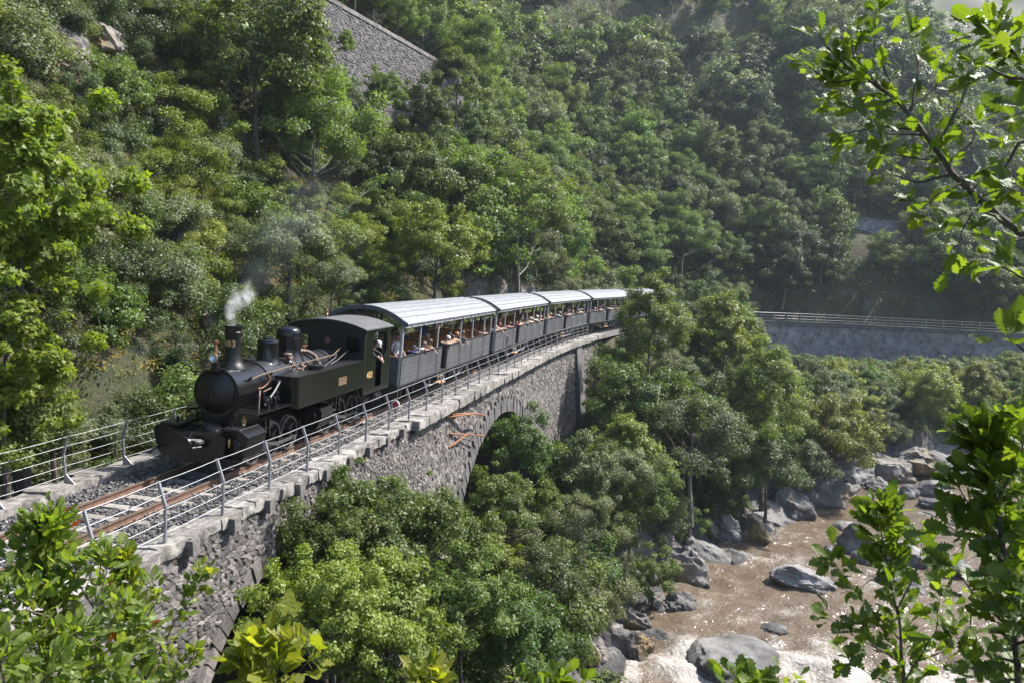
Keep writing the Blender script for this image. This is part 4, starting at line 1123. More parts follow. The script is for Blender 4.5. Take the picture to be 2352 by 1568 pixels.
    for sg in (-1, 1):
        y = sg * .8
        for a, xs in ((1.1, wx[:3]), (.9, wx[3:])):
            B(MB().box((xs[0] - .08, y - .02, .3), (xs[2] + .08, y + .02, .37)), "coupling_rod", M_STEEL, sm=False)
            for x in xs: B(MB().lathe([(.06, -.05), (.06, .05)], (x, y, .335), 'Y', 12), "crank_pin", M_STEEL)
            B(MB().prism([(xs[0] - .32, .6), (xs[0] - .32, .66), (xs[1], .37), (xs[1], .3)], 'Y', y + sg * .06, y + sg * .1), "connecting_rod", M_STEEL, sm=False)
            B(MB().box((xs[0] - .45, y + sg * .02, .68), (xs[0] + .15, y + sg * .12, .74)).box((xs[0] - .3, y, .55), (xs[0] - .18, y + sg * .14, .72)), "crosshead_guide", M_STEEL, sm=False)
            B(MB().box((xs[0] + .1, y + sg * .05, .55), (xs[0] + .15, y + sg * .12, 1.12)).box((xs[0] + .3, y + sg * .05, .62), (xs[0] + .36, y + sg * .12, 1.08)).box((xs[0] - .3, y + sg * .06, .84), (xs[0] + .5, y + sg * .1, .88)), "valve_gear", M_BLACK, sm=False)
    B(MB().tube([(6.9, -1.1, 1.15), (7.05, -1.16, .85), (7.2, -1.18, .72), (7.55, -1.2, .78)], .03, 8).lathe([(.05, -.03), (.05, .03)], (7.58, -1.2, .79), 'X', 10), "brake_hose", M_BLACK)
    for sg in (-1, 1):
        B(MB().box((8.0, sg * 1.0, .38), (8.5, sg * 1.25, .41)).box((8.02, sg * 1.18, .38), (8.05, sg * 1.2, .95)).box((8.45, sg * 1.18, .38), (8.48, sg * 1.2, .95)).box((8.0, sg * 1.0, .66), (8.5, sg * 1.22, .68)), "cab_step", M_BLACK, sm=False)
    B(MB().lathe([(.02, -.25), (.15, -.25), (.17, -.2), (.17, .2), (.15, .25), (.02, .25)], (8.7, -.95, .72), 'X', 18), "air_reservoir", paint("blue_black", (.02, .024, .03), .3, .3), sm=True)
    B(MB().box((9.15, -.5, .6), (9.3, .5, .9)).tube([(9.2, 0, .74), (9.75, 0, .74)], .05, 8), "rear_drawgear", M_BLACKM, sm=False)
    return L
build_engine()

# ------------------------------------------------------------------ open-sided carriages
M_CAR = surf("grey_carriage_paint", [(.05, .052, .058), (.07, .072, .08), (.09, .092, .1)], 2.5, .6, bump=.25, bscale=26, bdist=.004, per_obj=.1)
M_CARDK = surf("carriage_black_iron", [(.016, .016, .018), (.03, .03, .033)], 4, .5, bump=.1)
M_POST = surf("pale_grey_paint", [(.27, .28, .3), (.34, .35, .37)], 5, .5, bump=.1)
M_WOOD = surf("varnished_slats", [(.36, .16, .05), (.46, .22, .075), (.3, .13, .04)], 9, .5, bump=.2)
M_STEPW = surf("step_timber", [(.5, .26, .1), (.6, .33, .14)], 9, .6, bump=.3)
M_RIM = surf("roof_rim_grey", [(.05, .055, .065), (.09, .095, .105)], 5, .5, bump=.1)
def roof_material():
    m, nt, bs, out = new_mat("zinc_roof"); co = objco(nt)
    mp = nd(nt, "ShaderNodeMapping"); nt.links.new(co, mp.inputs[0]); mp.inputs["Scale"].default_value = (1.2, 6, 6); rn = nd(nt, "ShaderNodeMath", operation="MULTIPLY"); nt.links.new(nd(nt, "ShaderNodeObjectInfo").outputs["Random"], rn.inputs[0]); rn.inputs[1].default_value = 60; cb = nd(nt, "ShaderNodeCombineXYZ"); nt.links.new(rn.outputs[0], cb.inputs[0]); nt.links.new(cb.outputs[0], mp.inputs["Location"])
    c = ramp(nt, noise_tex(nt, 1.6, 6, .65, mp.outputs[0]), [(.3, (.2, .21, .225)), (.5, (.28, .29, .31)), (.7, (.35, .355, .37))])
    nt.links.new(c, bs.inputs["Base Color"]); bs.inputs["Metallic"].default_value = .25; bs.inputs["Roughness"].default_value = .42
    add_bump(nt, bs, noise_tex(nt, 4, 4, .6, co), .15, .01)
    return m
M_ROOF = roof_material()
LC, GAP, S_CAR = 12.58, .965, 14.01
POSTX = [.06, 1.9, 4.0, 7.2, 9.1, 11.2, 12.5]
def car_parts(root):
    B = lambda mb, name, mat, par=root, sm=False: mb.build(name, mat, par, sm)
    hw, zf, zb, ze = 1.26, .95, 1.83, 2.86
    B(MB().box((0, -1.24, .9), (LC, 1.24, zf)), "floor", M_CARDK)
    for sg in (-1, 1):
        B(MB().box((.05, sg * 1.02, .7), (LC - .05, sg * 1.1, .9)).box((.02, sg * 1.22, .86), (LC - .02, sg * 1.27, .94)), "sole_bar", M_CARDK)
        tr = B(MB().tube([(3.1, sg * 1.0, .72), (4.2, sg * 1.0, .36), (8.2, sg * 1.0, .36), (9.3, sg * 1.0, .72)], .03, 6), "truss_rod", M_POST)
        B(MB().box((4.17, sg * .97, .36), (4.25, sg * 1.03, .74)).box((6.1, sg * .97, .36), (6.2, sg * 1.03, .74)).box((8.15, sg * .97, .36), (8.25, sg * 1.03, .74)), "strut", M_POST, tr)
        B(MB().box((5.4, sg * .55, .45), (6.3, sg * .95, .72)).box((7.0, sg * .6, .42), (7.8, sg * .95, .72)), "battery_box", M_CARDK)
    # sides: planks between iron stanchions; a recessed gate near the middle
    secs = [(.1, 1.86), (1.94, 3.96), (4.04, 4.62), (5.42, 7.16), (7.24, 9.06), (9.14, 11.16), (11.24, 12.46)]
    pm = {}
    for sg in (-1, 1):
        for k, (a, b) in enumerate(secs):
            if sg > 0 and k > 0: continue
            if sg > 0: a, b = .1, 12.46
            for j in range(6):
                z0 = zf - .04 + j * .153
                key = (round(b - a, 2), j % 2)
                if key not in pm:
                    mb = MB(); mb.box((0, -.014, 0), (b - a, .014, .146), .005); pm[key] = mb.mesh("plank", M_CAR)
                link("plank", pm[key], root, (a, sg * hw, z0))
            B(MB().box((a, sg * (hw - .03), zf + .9), (b, sg * (hw + .035), zf + .935)), "arm_rail", M_CARDK if sg < 0 else M_WOOD)
        for x in POSTX:
            lo = B(MB().box((x - .035, sg * (hw + .02), .86), (x + .035, sg * (hw - .05), 1.86)), "stanchion", M_CARDK)
            B(MB().box((x - .032, sg * (hw + .012), 1.86), (x + .032, sg * (hw - .045), ze + .03)), "roof_post", M_POST)
        B(MB().box((4.62, sg * (hw - .02), .86), (4.7, sg * (hw - .42), 1.86)).box((5.34, sg * (hw - .02), .86), (5.42, sg * (hw - .42), 1.86)).box((4.7, sg * (hw - .38), .95), (5.34, sg * (hw - .42), 1.8)), "gate_recess", M_CARDK)
        B(MB().box((4.72, sg * 1.0, .42), (5.32, sg * 1.32, .455)).box((4.72, sg * 1.0, .66), (5.32, sg * 1.2, .69)), "step_board", M_STEPW)
        B(MB().tube([(4.68, sg * 1.1, .86), (4.7, sg * 1.26, .4)], .018, 6).tube([(5.36, sg * 1.1, .86), (5.34, sg * 1.26, .4)], .018, 6), "step_hanger", M_POST)
        fa = B(MB().box((-.1, sg * 1.33, ze - .02), (LC + .1, sg * 1.37, ze + .11)), "fascia", M_POST)
        for k in range(10):
            x = .55 + k * 1.28; B(MB().box((x - .025, sg * 1.37, ze - .01), (x + .025, sg * 1.405, ze + .1)), "gutter_bracket", M_POST, fa)
    # ends
    for x, sx in ((.03, 1), (LC - .03, -1)):
        for j in range(6): B(MB().box((x - .015, -1.2, zf - .04 + j * .153), (x + .015, 1.2, zf + .106 + j * .153), .004), "plank", M_CAR)
        B(MB().box((x - .03, -1.22, zf + .9), (x + .03, 1.22, zf + .935)), "arm_rail", M_WOOD)
        for y in (-1.22, -.45, .45, 1.22): B(MB().box((x - .035, y - .035, .86), (x + .035, y + .035, ze + .2 if abs(y) > 1 else ze + .45)), "end_post", M_POST if abs(y) > 1 else M_CARDK)
        B(MB().lathe([(.16, 0), (.16, -.04 * sx), (.04, -.05 * sx), (.04, -.3 * sx), (.04, .3 * sx)], (x - .3 * sx, 0, .74), 'X', 14), "coupler", M_CARDK)
        B(MB().box((x - .05 * sx, -1.24, .5), (x + .05 * sx, 1.24, .92)), "headstock", M_CARDK)
    # roof of standing-seam sheets
    ys = np.linspace(-1.42, 1.42, 11)
    def rz(y): return 2.98 + .46 * (1 - (abs(y) / 1.42) ** 2.1)
    rf = B(MB().box((-.02, -1.3, ze + .05), (LC + .02, -1.26, ze + .1)).box((-.02, 1.26, ze + .05), (LC + .02, 1.3, ze + .1)), "roof", M_POST)
    for a, b in zip(ys[:-1], ys[1:]):
        mb = MB(); v = []
        for x in (-.14, LC + .14):
            for y in np.linspace(a + .004, b - .004, 4): v.append((x, y, rz(y)))
            for y in np.linspace(a + .004, b - .004, 4): v.append((x, y, rz(y) - .025))
        f = []
        for k in range(3): f += [(k, 8 + k, 9 + k, k + 1), (4 + k, 5 + k, 13 + k, 12 + k), (k, k + 1, 5 + k, 4 + k), (8 + k, 12 + k, 13 + k, 9 + k)]
        f += [(0, 4, 12, 8), (3, 11, 15, 7)]
        B(mb.add(v, f), "roof_sheet", M_ROOF, rf)
        if b < 1.4: B(MB().prism([(b - .016, rz(b) - .004), (b + .016, rz(b) - .004), (b + .01, rz(b) + .028), (b - .01, rz(b) + .028)], 'X', -.14, LC + .14), "seam", M_ROOF, rf)
    yy = np.linspace(-1.45, 1.45, 21)
    for x in (-.16, LC + .08):
        mb = MB(); v = []
        for xx in (x, x + .08):
            for y in yy: v.append((xx, y, rz(max(-1.42, min(1.42, y))) + .04))
            for y in yy: v.append((xx, y * .985, rz(max(-1.42, min(1.42, y))) - .11))
        n = len(yy); f = []
        for k in range(n - 1): f += [(k, k + 1, n + k + 1, n + k), (2 * n + k, 3 * n + k, 3 * n + k + 1, 2 * n + k + 1), (k, 2 * n + k, 2 * n + k + 1, k + 1), (n + k, n + k + 1, 3 * n + k + 1, 3 * n + k)]
        B(mb.add(v, f), "roof_rim", M_RIM, rf)
    for x in POSTX: B(MB().tube([(x, y * .97, rz(y) - .05) for y in yy[1:-1]], .025, 5), "roof_rib", M_CARDK, rf)
    # benches
    for k in range(8):
        x = .9 + k * 1.52
        if 4.4 < x < 5.7: continue
        b = B(MB().box((x - .22, -1.0, 1.33), (x + .22, 1.0, 1.37)), "bench", M_WOOD)
        for j in range(4): B(MB().box((x + .2, -1.0, 1.42 + j * .14), (x + .23, 1.0, 1.53 + j * .14)), "slat", M_WOOD, b)
        for y in (-.88, .88): B(MB().prism([(x - .2, zf), (x - .16, zf), (x - .14, 1.3), (x + .17, 1.3), (x + .16, zf), (x + .2, zf), (x + .24, 2.0), (x + .2, 2.0), (x + .18, 1.36), (x - .18, 1.36)], 'Y', y - .02, y + .02), "bench_frame", M_CARDK, b)
    # bogies
    for xc in (2.1, LC - 2.1):
        bg = B(MB().box((xc - 1.0, -.78, .5), (xc + 1.0, -.72, .64)).box((xc - 1.0, .72, .5), (xc + 1.0, .78, .64)).box((xc - .15, -.75, .52), (xc + .15, .75, .7)).box((xc - 1.02, -.75, .5), (xc - .96, .75, .6)).box((xc + .96, -.75, .5), (xc + 1.02, .75, .6)), "bogie", M_CARDK)
        for dx in (-.65, .65):
            for sg in (-1, 1):
                B(MB().lathe([(.001, -.03), (.3, -.03), (.3, .03), (.36, .035), (.36, .06), (.001, .06)], (xc + dx, sg * .63, .34), 'Y', 20), "wheel", M_BLACKM, bg, True)
                B(MB().box((xc + dx - .1, sg * .74, .24), (xc + dx + .1, sg * .86, .52), .02), "axle_box", M_CARDK, bg)
ORD = ["first", "second", "third", "fourth", "fifth"]
def car_frame(i):
    a = S_CAR + i * (LC + GAP); A, B_ = tp(a, 0, 0), tp(a + LC, 0, 0)
    d_ = B_ - A
    return A, (R(4.93), -math.atan2(d_.z, math.hypot(d_.x, d_.y)), math.atan2(d_.y, d_.x))
def build_cars():
    A, rot = car_frame(0)
    c0 = empty("passenger_carriage", A, rot); car_parts(c0)
    cars = [c0]
    for i in range(1, 5):
        c = copy_tree(c0); A, rot = car_frame(i); c.location = A; c.rotation_euler = rot; cars.append(c)
    lab = ["open sided grey carriage coupled directly behind the steam engine", "open sided grey carriage, second behind the engine, above the big arch", "open sided grey carriage, third behind the engine",
           "open sided grey carriage, fourth behind the engine, at the end of the fence", "last carriage, its pale roof mostly hidden behind the tree by the viaduct end"]
    for c, l in zip(cars, lab): setp(c, l, "carriage", "open carriages of the train")
    return cars
CARS = build_cars()
# ------------------------------------------------------------------ rock
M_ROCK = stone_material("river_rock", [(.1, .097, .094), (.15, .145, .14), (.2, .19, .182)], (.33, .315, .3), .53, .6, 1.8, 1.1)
M_ROCKD = stone_material("mossy_rock", [(.11, .10, .095), (.18, .165, .15), (.14, .125, .11)], (.19, .125, .03), .52, .45, 1.2, 1.0)
def rock_mesh(name, seed, mat, flat=.7, cuts=13, sub=5, rough=.16):
    import bmesh
    rng = random.Random(seed); bm = bmesh.new(); bmesh.ops.create_icosphere(bm, subdivisions=sub, radius=1)
    pl = []
    for k in range(cuts):
        n = Vector((rng.gauss(0, 1), rng.gauss(0, 1), rng.gauss(0, .9))).normalized(); pl.append((n, rng.uniform(.45, .85)))
    off = Vector((rng.uniform(0, 50), rng.uniform(0, 50), 0))
    for v in bm.verts:
        p = v.co.copy()
        for n, d_ in pl:
            q = p.dot(n)
            if q > d_: p -= n * (q - d_) * .93
        nn = mnoise.fractal(p * 1.5 + off, .75, 2.1, 6) + .5 * abs(mnoise.noise(Vector((p.x * 1.2, p.y * 1.2, p.z * 5)) + off))
        st_ = mnoise.noise(Vector((p.x * 2.2 + p.z * 3, p.y * 2.2, p.z * 9 + p.x * 2)) + off); rg_ = 1 - abs(mnoise.noise(p * 3.1 + off)) * 2
        p *= 1 + nn * rough + .05 * st_ + .045 * rg_ + .02 * mnoise.noise(p * 11 + off)
        v.co = (p.x, p.y, p.z * flat)
    me = bpy.data.meshes.new(name); bm.to_mesh(me); bm.free(); me.materials.append(mat)
    me.polygons.foreach_set('use_smooth', [True] * len(me.polygons))
    try: me.set_sharp_from_angle(angle=R(28))
    except Exception: pass
    return me
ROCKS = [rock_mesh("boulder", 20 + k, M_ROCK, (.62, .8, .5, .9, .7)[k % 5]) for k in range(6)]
ROCKSD = [rock_mesh("rock_outcrop", 60 + k, M_ROCKD, (1.1, .8, 1.3, .9)[k % 4], 14, 5, .3) for k in range(4)]
def hit_z(x, y, z):
    r = ray(x, y); t = (z - CAM_Z) / r[2]; return Vector((r[0] * t, r[1] * t, z))
_hit_cache = {}
def hit_ground(x, y, y0=6.0, y1=300.0):
    r = ray(x, y); Y = np.concatenate([np.arange(y0, 100, .4), np.arange(100, y1, 1.0)]); t = Y / r[1]
    z = CAM_Z + r[2] * t; h = height(r[0] * t, r[1] * t); k = np.argmax(z < h)
    if not (z < h).any(): return None
    return Vector((r[0] * t[k], r[1] * t[k], h[k]))
rng = random.Random(77)
# (x, y, width, height) as seen; label; the rest share one label
BOULD = [(1690, 1492, 265, 120, "largest dark split boulder amid the white rapids"), (1862, 1332, 150, 50, "long flat boulder in midstream, water running past both sides"),
         (1776, 1436, 66, 26, "small low rock breaking the surface above the largest boulder"), (1962, 1238, 95, 75, "rounded grey boulder in the middle of the river"),
         (2072, 1268, 120, 55, "smooth brown grey boulder on the sunny side of the river"), (2135, 1112, 105, 62, "big angular boulder where the calm pool begins")]
REST = [(1992, 1272, 62, 55), (2040, 1318, 80, 42), (1935, 1203, 60, 30), (1905, 1268, 70, 28), (2085, 1130, 52, 40), (2052, 1122, 50, 42), (2165, 1150, 90, 44), (2010, 1112, 55, 40), (2128, 1180, 46, 20), (2100, 1350, 76, 34), (1800, 1500, 60, 34), (1760, 1545, 60, 30), (1935, 1545, 90, 40), (2180, 1300, 90, 46), (2240, 1200, 90, 46), (1610, 1500, 40, 20)]
for k, b in enumerate(BOULD + [r_ + (None,) for r_ in REST]):
    x, y, w, h, lab = b
    p = hit_z(x, y + h * .35, RIVER_Z - (.9 if y > 1480 else .1)); sc = w / 2 / FD * p.y
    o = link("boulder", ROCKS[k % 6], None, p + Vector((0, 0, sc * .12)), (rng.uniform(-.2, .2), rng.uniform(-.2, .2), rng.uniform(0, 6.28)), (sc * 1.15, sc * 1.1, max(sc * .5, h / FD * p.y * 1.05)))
    if lab: setp(o, lab, "boulder", "boulders in the river")
    else: setp(o, "grey water worn boulder among others standing in the muddy river", "boulder", "boulders in the river")
BANK = [(1645, 1275, 130, 130), (1695, 1310, 150, 90), (1590, 1330, 130, 130), (1570, 1400, 130, 150), (1540, 1440, 110, 130), (1495, 1470, 140, 110), (1735, 1245, 120, 80), (1780, 1205, 130, 90), (1832, 1178, 140, 110), (1880, 1145, 110, 90), (1915, 1130, 110, 90), (1960, 1090, 100, 60), (2010, 1075, 120, 70), (2060, 1060, 130, 70), (2130, 1045, 150, 90), (2190, 1045, 140, 90), (1440, 1510, 130, 90), (1390, 1540, 110, 70), (1660, 1215, 110, 80), (1600, 1270, 100, 80), (1500, 1400, 100, 90), (1720, 1190, 90, 60), (1460, 1440, 90, 70), (1350, 1490, 90, 80)]
for k, (x, y, w, h) in enumerate(BANK):
    p = hit_ground(x, y + h * .3, 20) or hit_z(x, y, -11); sc = w / 2 / FD * p.y * 1.15
    o = link("bank_rock", (ROCKS + ROCKSD)[(k * 3) % 10], None, p + Vector((0, .2, sc * .1)), (rng.uniform(-.4, .4), rng.uniform(-.4, .4), rng.uniform(0, 6.28)), (sc * 1.15, sc * 1.05, max(sc * .8, h / FD * p.y * .85)))
    setp(o, ("broad" if w > 125 else "small" if w < 95 else "mid sized") + " craggy grey bank rock " + ("beside the rapids" if x < 1520 else "at the narrows, left of midstream" if x < 1720 else "beside the sandy landing" if x < 1900 else "below the pale green tree" if x < 2030 else "by the calm pool"), "rock", "rocks of the near river bank")
for k in range(64):        # smaller rocks tumbled along the water's edge
    i = rng.randrange(int(len(RVP) * .30), int(len(RVP) * .82)); e = RVW[i] + rng.uniform(-.6, 2.2); nx_, ny_ = -_rt[i, 1], _rt[i, 0]
    x, y = RVP[i, 0] + nx_ * e, RVP[i, 1] + ny_ * e; sc = rng.uniform(.3, 1.0)
    o = link("bank_rock", (ROCKS + ROCKSD)[rng.randrange(10)], None, (x, y, max(hz(x, y), RIVER_Z - .3) + sc * .1), (rng.uniform(-.4, .4), rng.uniform(-.4, .4), rng.uniform(0, 6.28)), (sc * rng.uniform(.9, 1.6), sc, sc * rng.uniform(.6, 1.1)))
    pxy = project([(x, y, -11)])[0]
    setp(o, ("larger" if sc > .75 else "middling" if sc > .5 else "little") + " tumbled rock at the water's edge " + ("beside the white rapids" if pxy[0] < 1500 else "just above the rapids" if pxy[0] < 1620 else "along the narrows" if pxy[0] < 1760 else "where the stream bends" if pxy[0] < 1920 else "by the calm pool" if pxy[0] < 2080 else "at the far end of the pool"), "rock", "rocks at the water's edge")
OUT = [(150, 120, 170, 190), (215, 75, 150, 130), (255, 150, 130, 130), (180, 210, 100, 130), (120, 40, 180, 120), (60, 90, 120, 100)]
for k, (x, y, w, h) in enumerate(OUT):
    p = hit_ground(x, y + h * .2)
    if p is None: continue
    sc = w / 2 / FD * p.y; o = link("rock_outcrop", ROCKSD[k % 4], None, p - Vector((0, 0, sc * .2)), (rng.uniform(-.4, .4), rng.uniform(-.4, .4), rng.uniform(0, 6.28)), (sc, sc, h / FD * p.y * .6))
    setp(o, "mossy ochre rock crag at the top of the slope, above the leafy maple", "rock", "crags above the maple")
OUT2 = [(480, 720, 60, 110, "mossy ochre rock showing between bushes behind the chimney"), (505, 290, 60, 80, "rusty ochre rock patch high above the chimney"), (415, 560, 50, 90, "mossy rock patch left of the chimney smoke"), (810, 570, 60, 60, "rusty ochre rock patch above the engine cab"), (60, 1000, 70, 60, "mossy rock behind the fence at the left edge"), (890, 20, 70, 90, "grey cliff face above the road wall"), (860, 5, 80, 60, "grey cliff face above the road wall")]
for k, (x, y, w, h, lab) in enumerate(OUT2):
    p = hit_ground(x, y + h * .3)
    if p is None: continue
    sc = w / 2 / FD * p.y; o = link("rock_outcrop", ROCKSD[(k + 1) % 4], None, p, (rng.uniform(-.3, .3), rng.uniform(-.3, .3), rng.uniform(0, 6.28)), (sc, sc, h / FD * p.y * .6))
    setp(o, lab, "rock", "crags on the slope" if k > 4 else None)

# ------------------------------------------------------------------ foliage
LM = {
    'oak': leaf_mat("oak_leaves", [(.052, .088, .018), (.082, .132, .028), (.11, .165, .04), (.15, .185, .065)]),
    'lime': leaf_mat("light_leaves", [(.10, .14, .018), (.145, .19, .028), (.18, .22, .042), (.21, .235, .07)]),
    'robinia': leaf_mat("robinia_leaves", [(.075, .12, .026), (.105, .16, .038), (.14, .195, .055), (.095, .14, .036)], .45),
    'grey': leaf_mat("silvery_leaves", [(.095, .12, .05), (.13, .155, .075), (.175, .19, .115), (.085, .11, .04)], .35, .6, spec=.4),
    'holm': leaf_mat("dark_leaves", [(.035, .056, .016), (.055, .085, .025), (.08, .11, .036), (.11, .13, .06)], .3, .5, spec=.4),
    'maple': leaf_mat("maple_leaves", [(.11, .16, .016), (.15, .21, .022), (.19, .245, .03), (.23, .26, .05)], .48, .5, .1, hue=.2),
    'moss': leaf_mat("mossy_growth", [(.14, .105, .02), (.23, .165, .03), (.29, .19, .04), (.13, .14, .03), (.17, .09, .045)], .3, .8, .3),
    'under': leaf_mat("undergrowth_leaves", [(.05, .08, .018), (.085, .12, .028), (.12, .145, .042), (.15, .14, .045)], .35, .6, .3),
}
M_BARK = surf("bark", [(.045, .036, .03), (.085, .07, .058), (.12, .105, .09)], 7, .9, bump=.8)
M_BARKP = surf("pale_bark", [(.13, .12, .105), (.2, .185, .165)], 7, .9, bump=.7)
def leaf_cards(P, N, size, r, aspect=.55, shape=None):
    """one small folded leaf (or star outline) for each point"""
    n = len(P); N = N / np.linalg.norm(N, axis=1)[:, None]
    a = r.normal(size=(n, 3)); t = a - N * (a * N).sum(1)[:, None]; t /= np.linalg.norm(t, axis=1)[:, None]; b = np.cross(N, t)
    sz = size * r.uniform(.5, 1.55, n)
    if shape is None:
        out = np.array([(-.5, 0, 0), (.02, .5 * aspect, .07), (.5, 0, -.05), (.02, -.5 * aspect, .07)])
    else: out = shape
    V = P[:, None] + (t[:, None] * out[None, :, 0, None] + b[:, None] * out[None, :, 1, None] + N[:, None] * out[None, :, 2, None]) * sz[:, None, None]
    k = len(out)
    return V.reshape(-1, 3), (np.arange(n)[:, None] * k + np.arange(k)[None]).astype(np.int32)
STAR = []
for a_, r_ in ((180, .12), (215, .42), (245, .26), (285, .5), (322, .25), (360, .58), (38, .25), (75, .5), (115, .26), (145, .42)):
    STAR.append((math.cos(R(a_)) * r_, math.sin(R(a_)) * r_, .05 if r_ > .3 else -.03))
STAR = np.array(STAR)
def crown_points(seed, nclump, nleaf, rx, rz, zc, cs, low=-.55, cone=0.0, hollow=.5):
    r = np.random.default_rng(seed)
    u = r.normal(size=(nclump * 3, 3)); u /= np.linalg.norm(u, axis=1)[:, None]; u = u[u[:, 2] > low][:nclump]
    rad = (hollow + (1 - hollow) * r.random(len(u)) ** .6)
    lump = 1 + .24 * r.normal(size=len(u))
    out_ = r.random(len(u)) < .2; lump = np.where(out_, np.abs(lump) * 1.2, lump)
    C = u * (rad * np.clip(lump, .5, 1.42))[:, None]
    if cone: C[:, :2] *= (1 - cone * np.clip((C[:, 2] + .6) / 1.6, 0, 1))[:, None]
    C = C * np.array([rx, rx, rz]); C[:, 2] += zc
    cr = r.uniform(.45, 1.35, len(C)) * cs * np.where(out_, .62, 1.0)
    w = cr ** 2; cnt = np.maximum(3, (nleaf * w / w.sum()).astype(int))
    idx = np.repeat(np.arange(len(C)), cnt); n = len(idx)
    d_ = r.normal(size=(n, 3)); d_ /= np.linalg.norm(d_, axis=1)[:, None]
    q = r.random(n) ** .42
    P = C[idx] + d_ * (cr[idx] * q)[:, None] * np.array([1, 1, .72]) + r.normal(size=(n, 3)) * cs * .1
    ctr = np.array([0, 0, zc]); o = P - ctr; o /= np.linalg.norm(o, axis=1)[:, None] + 1e-6
    N = d_ * .5 + o * .5 + np.array([0, 0, .55]) + r.normal(size=(n, 3)) * .55
    return r, C, P, N
def trunk_mesh(name, C, zc, h0, r0, seed, mat, nl=14, lean=.2):
    rng_ = random.Random(seed); mb = MB()
    lx, ly = rng_.uniform(-lean, lean), rng_.uniform(-lean, lean)
    def tr(z): t = z / zc; return Vector((lx * t * t + .06 * math.sin(t * 5), ly * t * t + .06 * math.cos(t * 4), z))
    zs = [-.9, 0, zc * .25, zc * .5, zc * .75, zc]; mb.tube([tr(z) for z in zs], [r0 * 1.25, r0, r0 * .82, r0 * .66, r0 * .45, r0 * .22], 7)
    for c in sorted(C.tolist(), key=lambda _: rng_.random())[:nl]:
        c = Vector(c); z0 = max(h0, min(zc * .92, c.z - (c.xy.length) * .75)); a = tr(z0); m = a.lerp(c, .5) + Vector((rng_.uniform(-.2, .2), rng_.uniform(-.2, .2), -.12 * (c - a).length))
        rr = r0 * .38 * (1 - .5 * z0 / zc); mb.tube([a, m, c], [rr, rr * .6, rr * .2], 5, False)
        for q in range(2):
            e = c + Vector((rng_.uniform(-.5, .5), rng_.uniform(-.5, .5), rng_.uniform(-.1, .4))); mb.tube([m.lerp(c, .4), e], [rr * .35, rr * .1], 4, False)
    return mb.mesh(name, mat)
PROTO = {}
def make_proto(key, leafmat, seed, nclump, nleaf, leaf, rx, rz, zc, cs, r0=.12, bark=None, shape=None, low=-.55, cone=0.0, aspect=.55, nl=14, hollow=.5, single=False):
    r, C, P, N = crown_points(seed, nclump, nleaf, rx, rz, zc, cs, low, cone, hollow)
    V, F = leaf_cards(P, N, leaf, r, aspect, shape)
    tm = trunk_mesh("trunk", C, zc, zc * .3, r0, seed, bark or M_BARK, nl)
    if single:        # far trees: crown and stem in one mesh
        nv = len(V); tv = np.array([v.co for v in tm.vertices]); tf = np.array([list(p.vertices) for p in tm.polygons if len(p.vertices) == 4])
        me = np_mesh("tree", np.vstack([V, tv]), [F, tf + nv], [LM[leafmat], bark or M_BARK], mat_index=np.concatenate([np.zeros(len(F)), np.ones(len(tf))]))
        PROTO[key] = dict(me=me, rx=rx, rz=rz, zc=zc)
    else:
        PROTO[key] = dict(crown=np_mesh("crown", V, F, [LM[leafmat]]), trunk=tm, rx=rx, rz=rz, zc=zc)
# near
make_proto('oakA', 'oak', 1, 100, 26000, .135, 2.6, 2.2, 4.6, .52, nl=34)
make_proto('oakB', 'oak', 2, 90, 21000, .14, 2.3, 2.5, 4.4, .5, nl=30)
make_proto('limeA', 'lime', 3, 110, 28000, .13, 2.7, 2.1, 4.4, .5, nl=34)
make_proto('limeB', 'lime', 4, 90, 21000, .14, 2.2, 2.4, 4.5, .47, nl=30, cone=.35)
make_proto('robA', 'robinia', 5, 75, 26000, .13, 2.7, 2.7, 5.2, .56, cone=.3, aspect=.4, bark=M_BARKP)
make_proto('robB', 'robinia', 6, 60, 20000, .135, 2.2, 2.9, 5.0, .52, cone=.45, aspect=.4)
make_proto('greyA', 'grey', 7, 65, 22000, .11, 2.2, 1.9, 3.6, .55, bark=M_BARKP)
make_proto('holmA', 'holm', 8, 60, 22000, .105, 2.1, 1.8, 3.4, .55)
make_proto('holmB', 'holm', 9, 60, 20000, .11, 1.9, 2.3, 3.9, .5, cone=.25)
make_proto('mapleA', 'maple', 10, 120, 11500, .22, 2.6, 3.3, 4.4, .45, shape=STAR, hollow=.3, low=-.95)
# shrubs
make_proto('shA', 'grey', 11, 34, 9000, .075, 1.0, .8, .95, .36, r0=.04, low=-.8)
make_proto('shB', 'holm', 12, 34, 9000, .07, 1.0, .9, 1.0, .36, r0=.04, low=-.8)
make_proto('shC', 'oak', 13, 34, 9000, .08, 1.0, 1.0, 1.1, .36, r0=.04, low=-.8)
make_proto('shD', 'lime', 14, 30, 8000, .075, .9, 1.0, 1.1, .34, r0=.04, low=-.8)
# middle distance
for k, (lm, cone) in enumerate((('oak', 0), ('robinia', .35), ('grey', 0), ('holm', .2), ('oak', .25), ('robinia', .15), ('lime', .1))):
    make_proto('mid%d' % k, lm, 30 + k, 80, 19000, .16, 2.6, 2.7, 3.7, .62, cone=cone, nl=10, low=-.92, bark=M_BARKP if k % 2 else M_BARK)
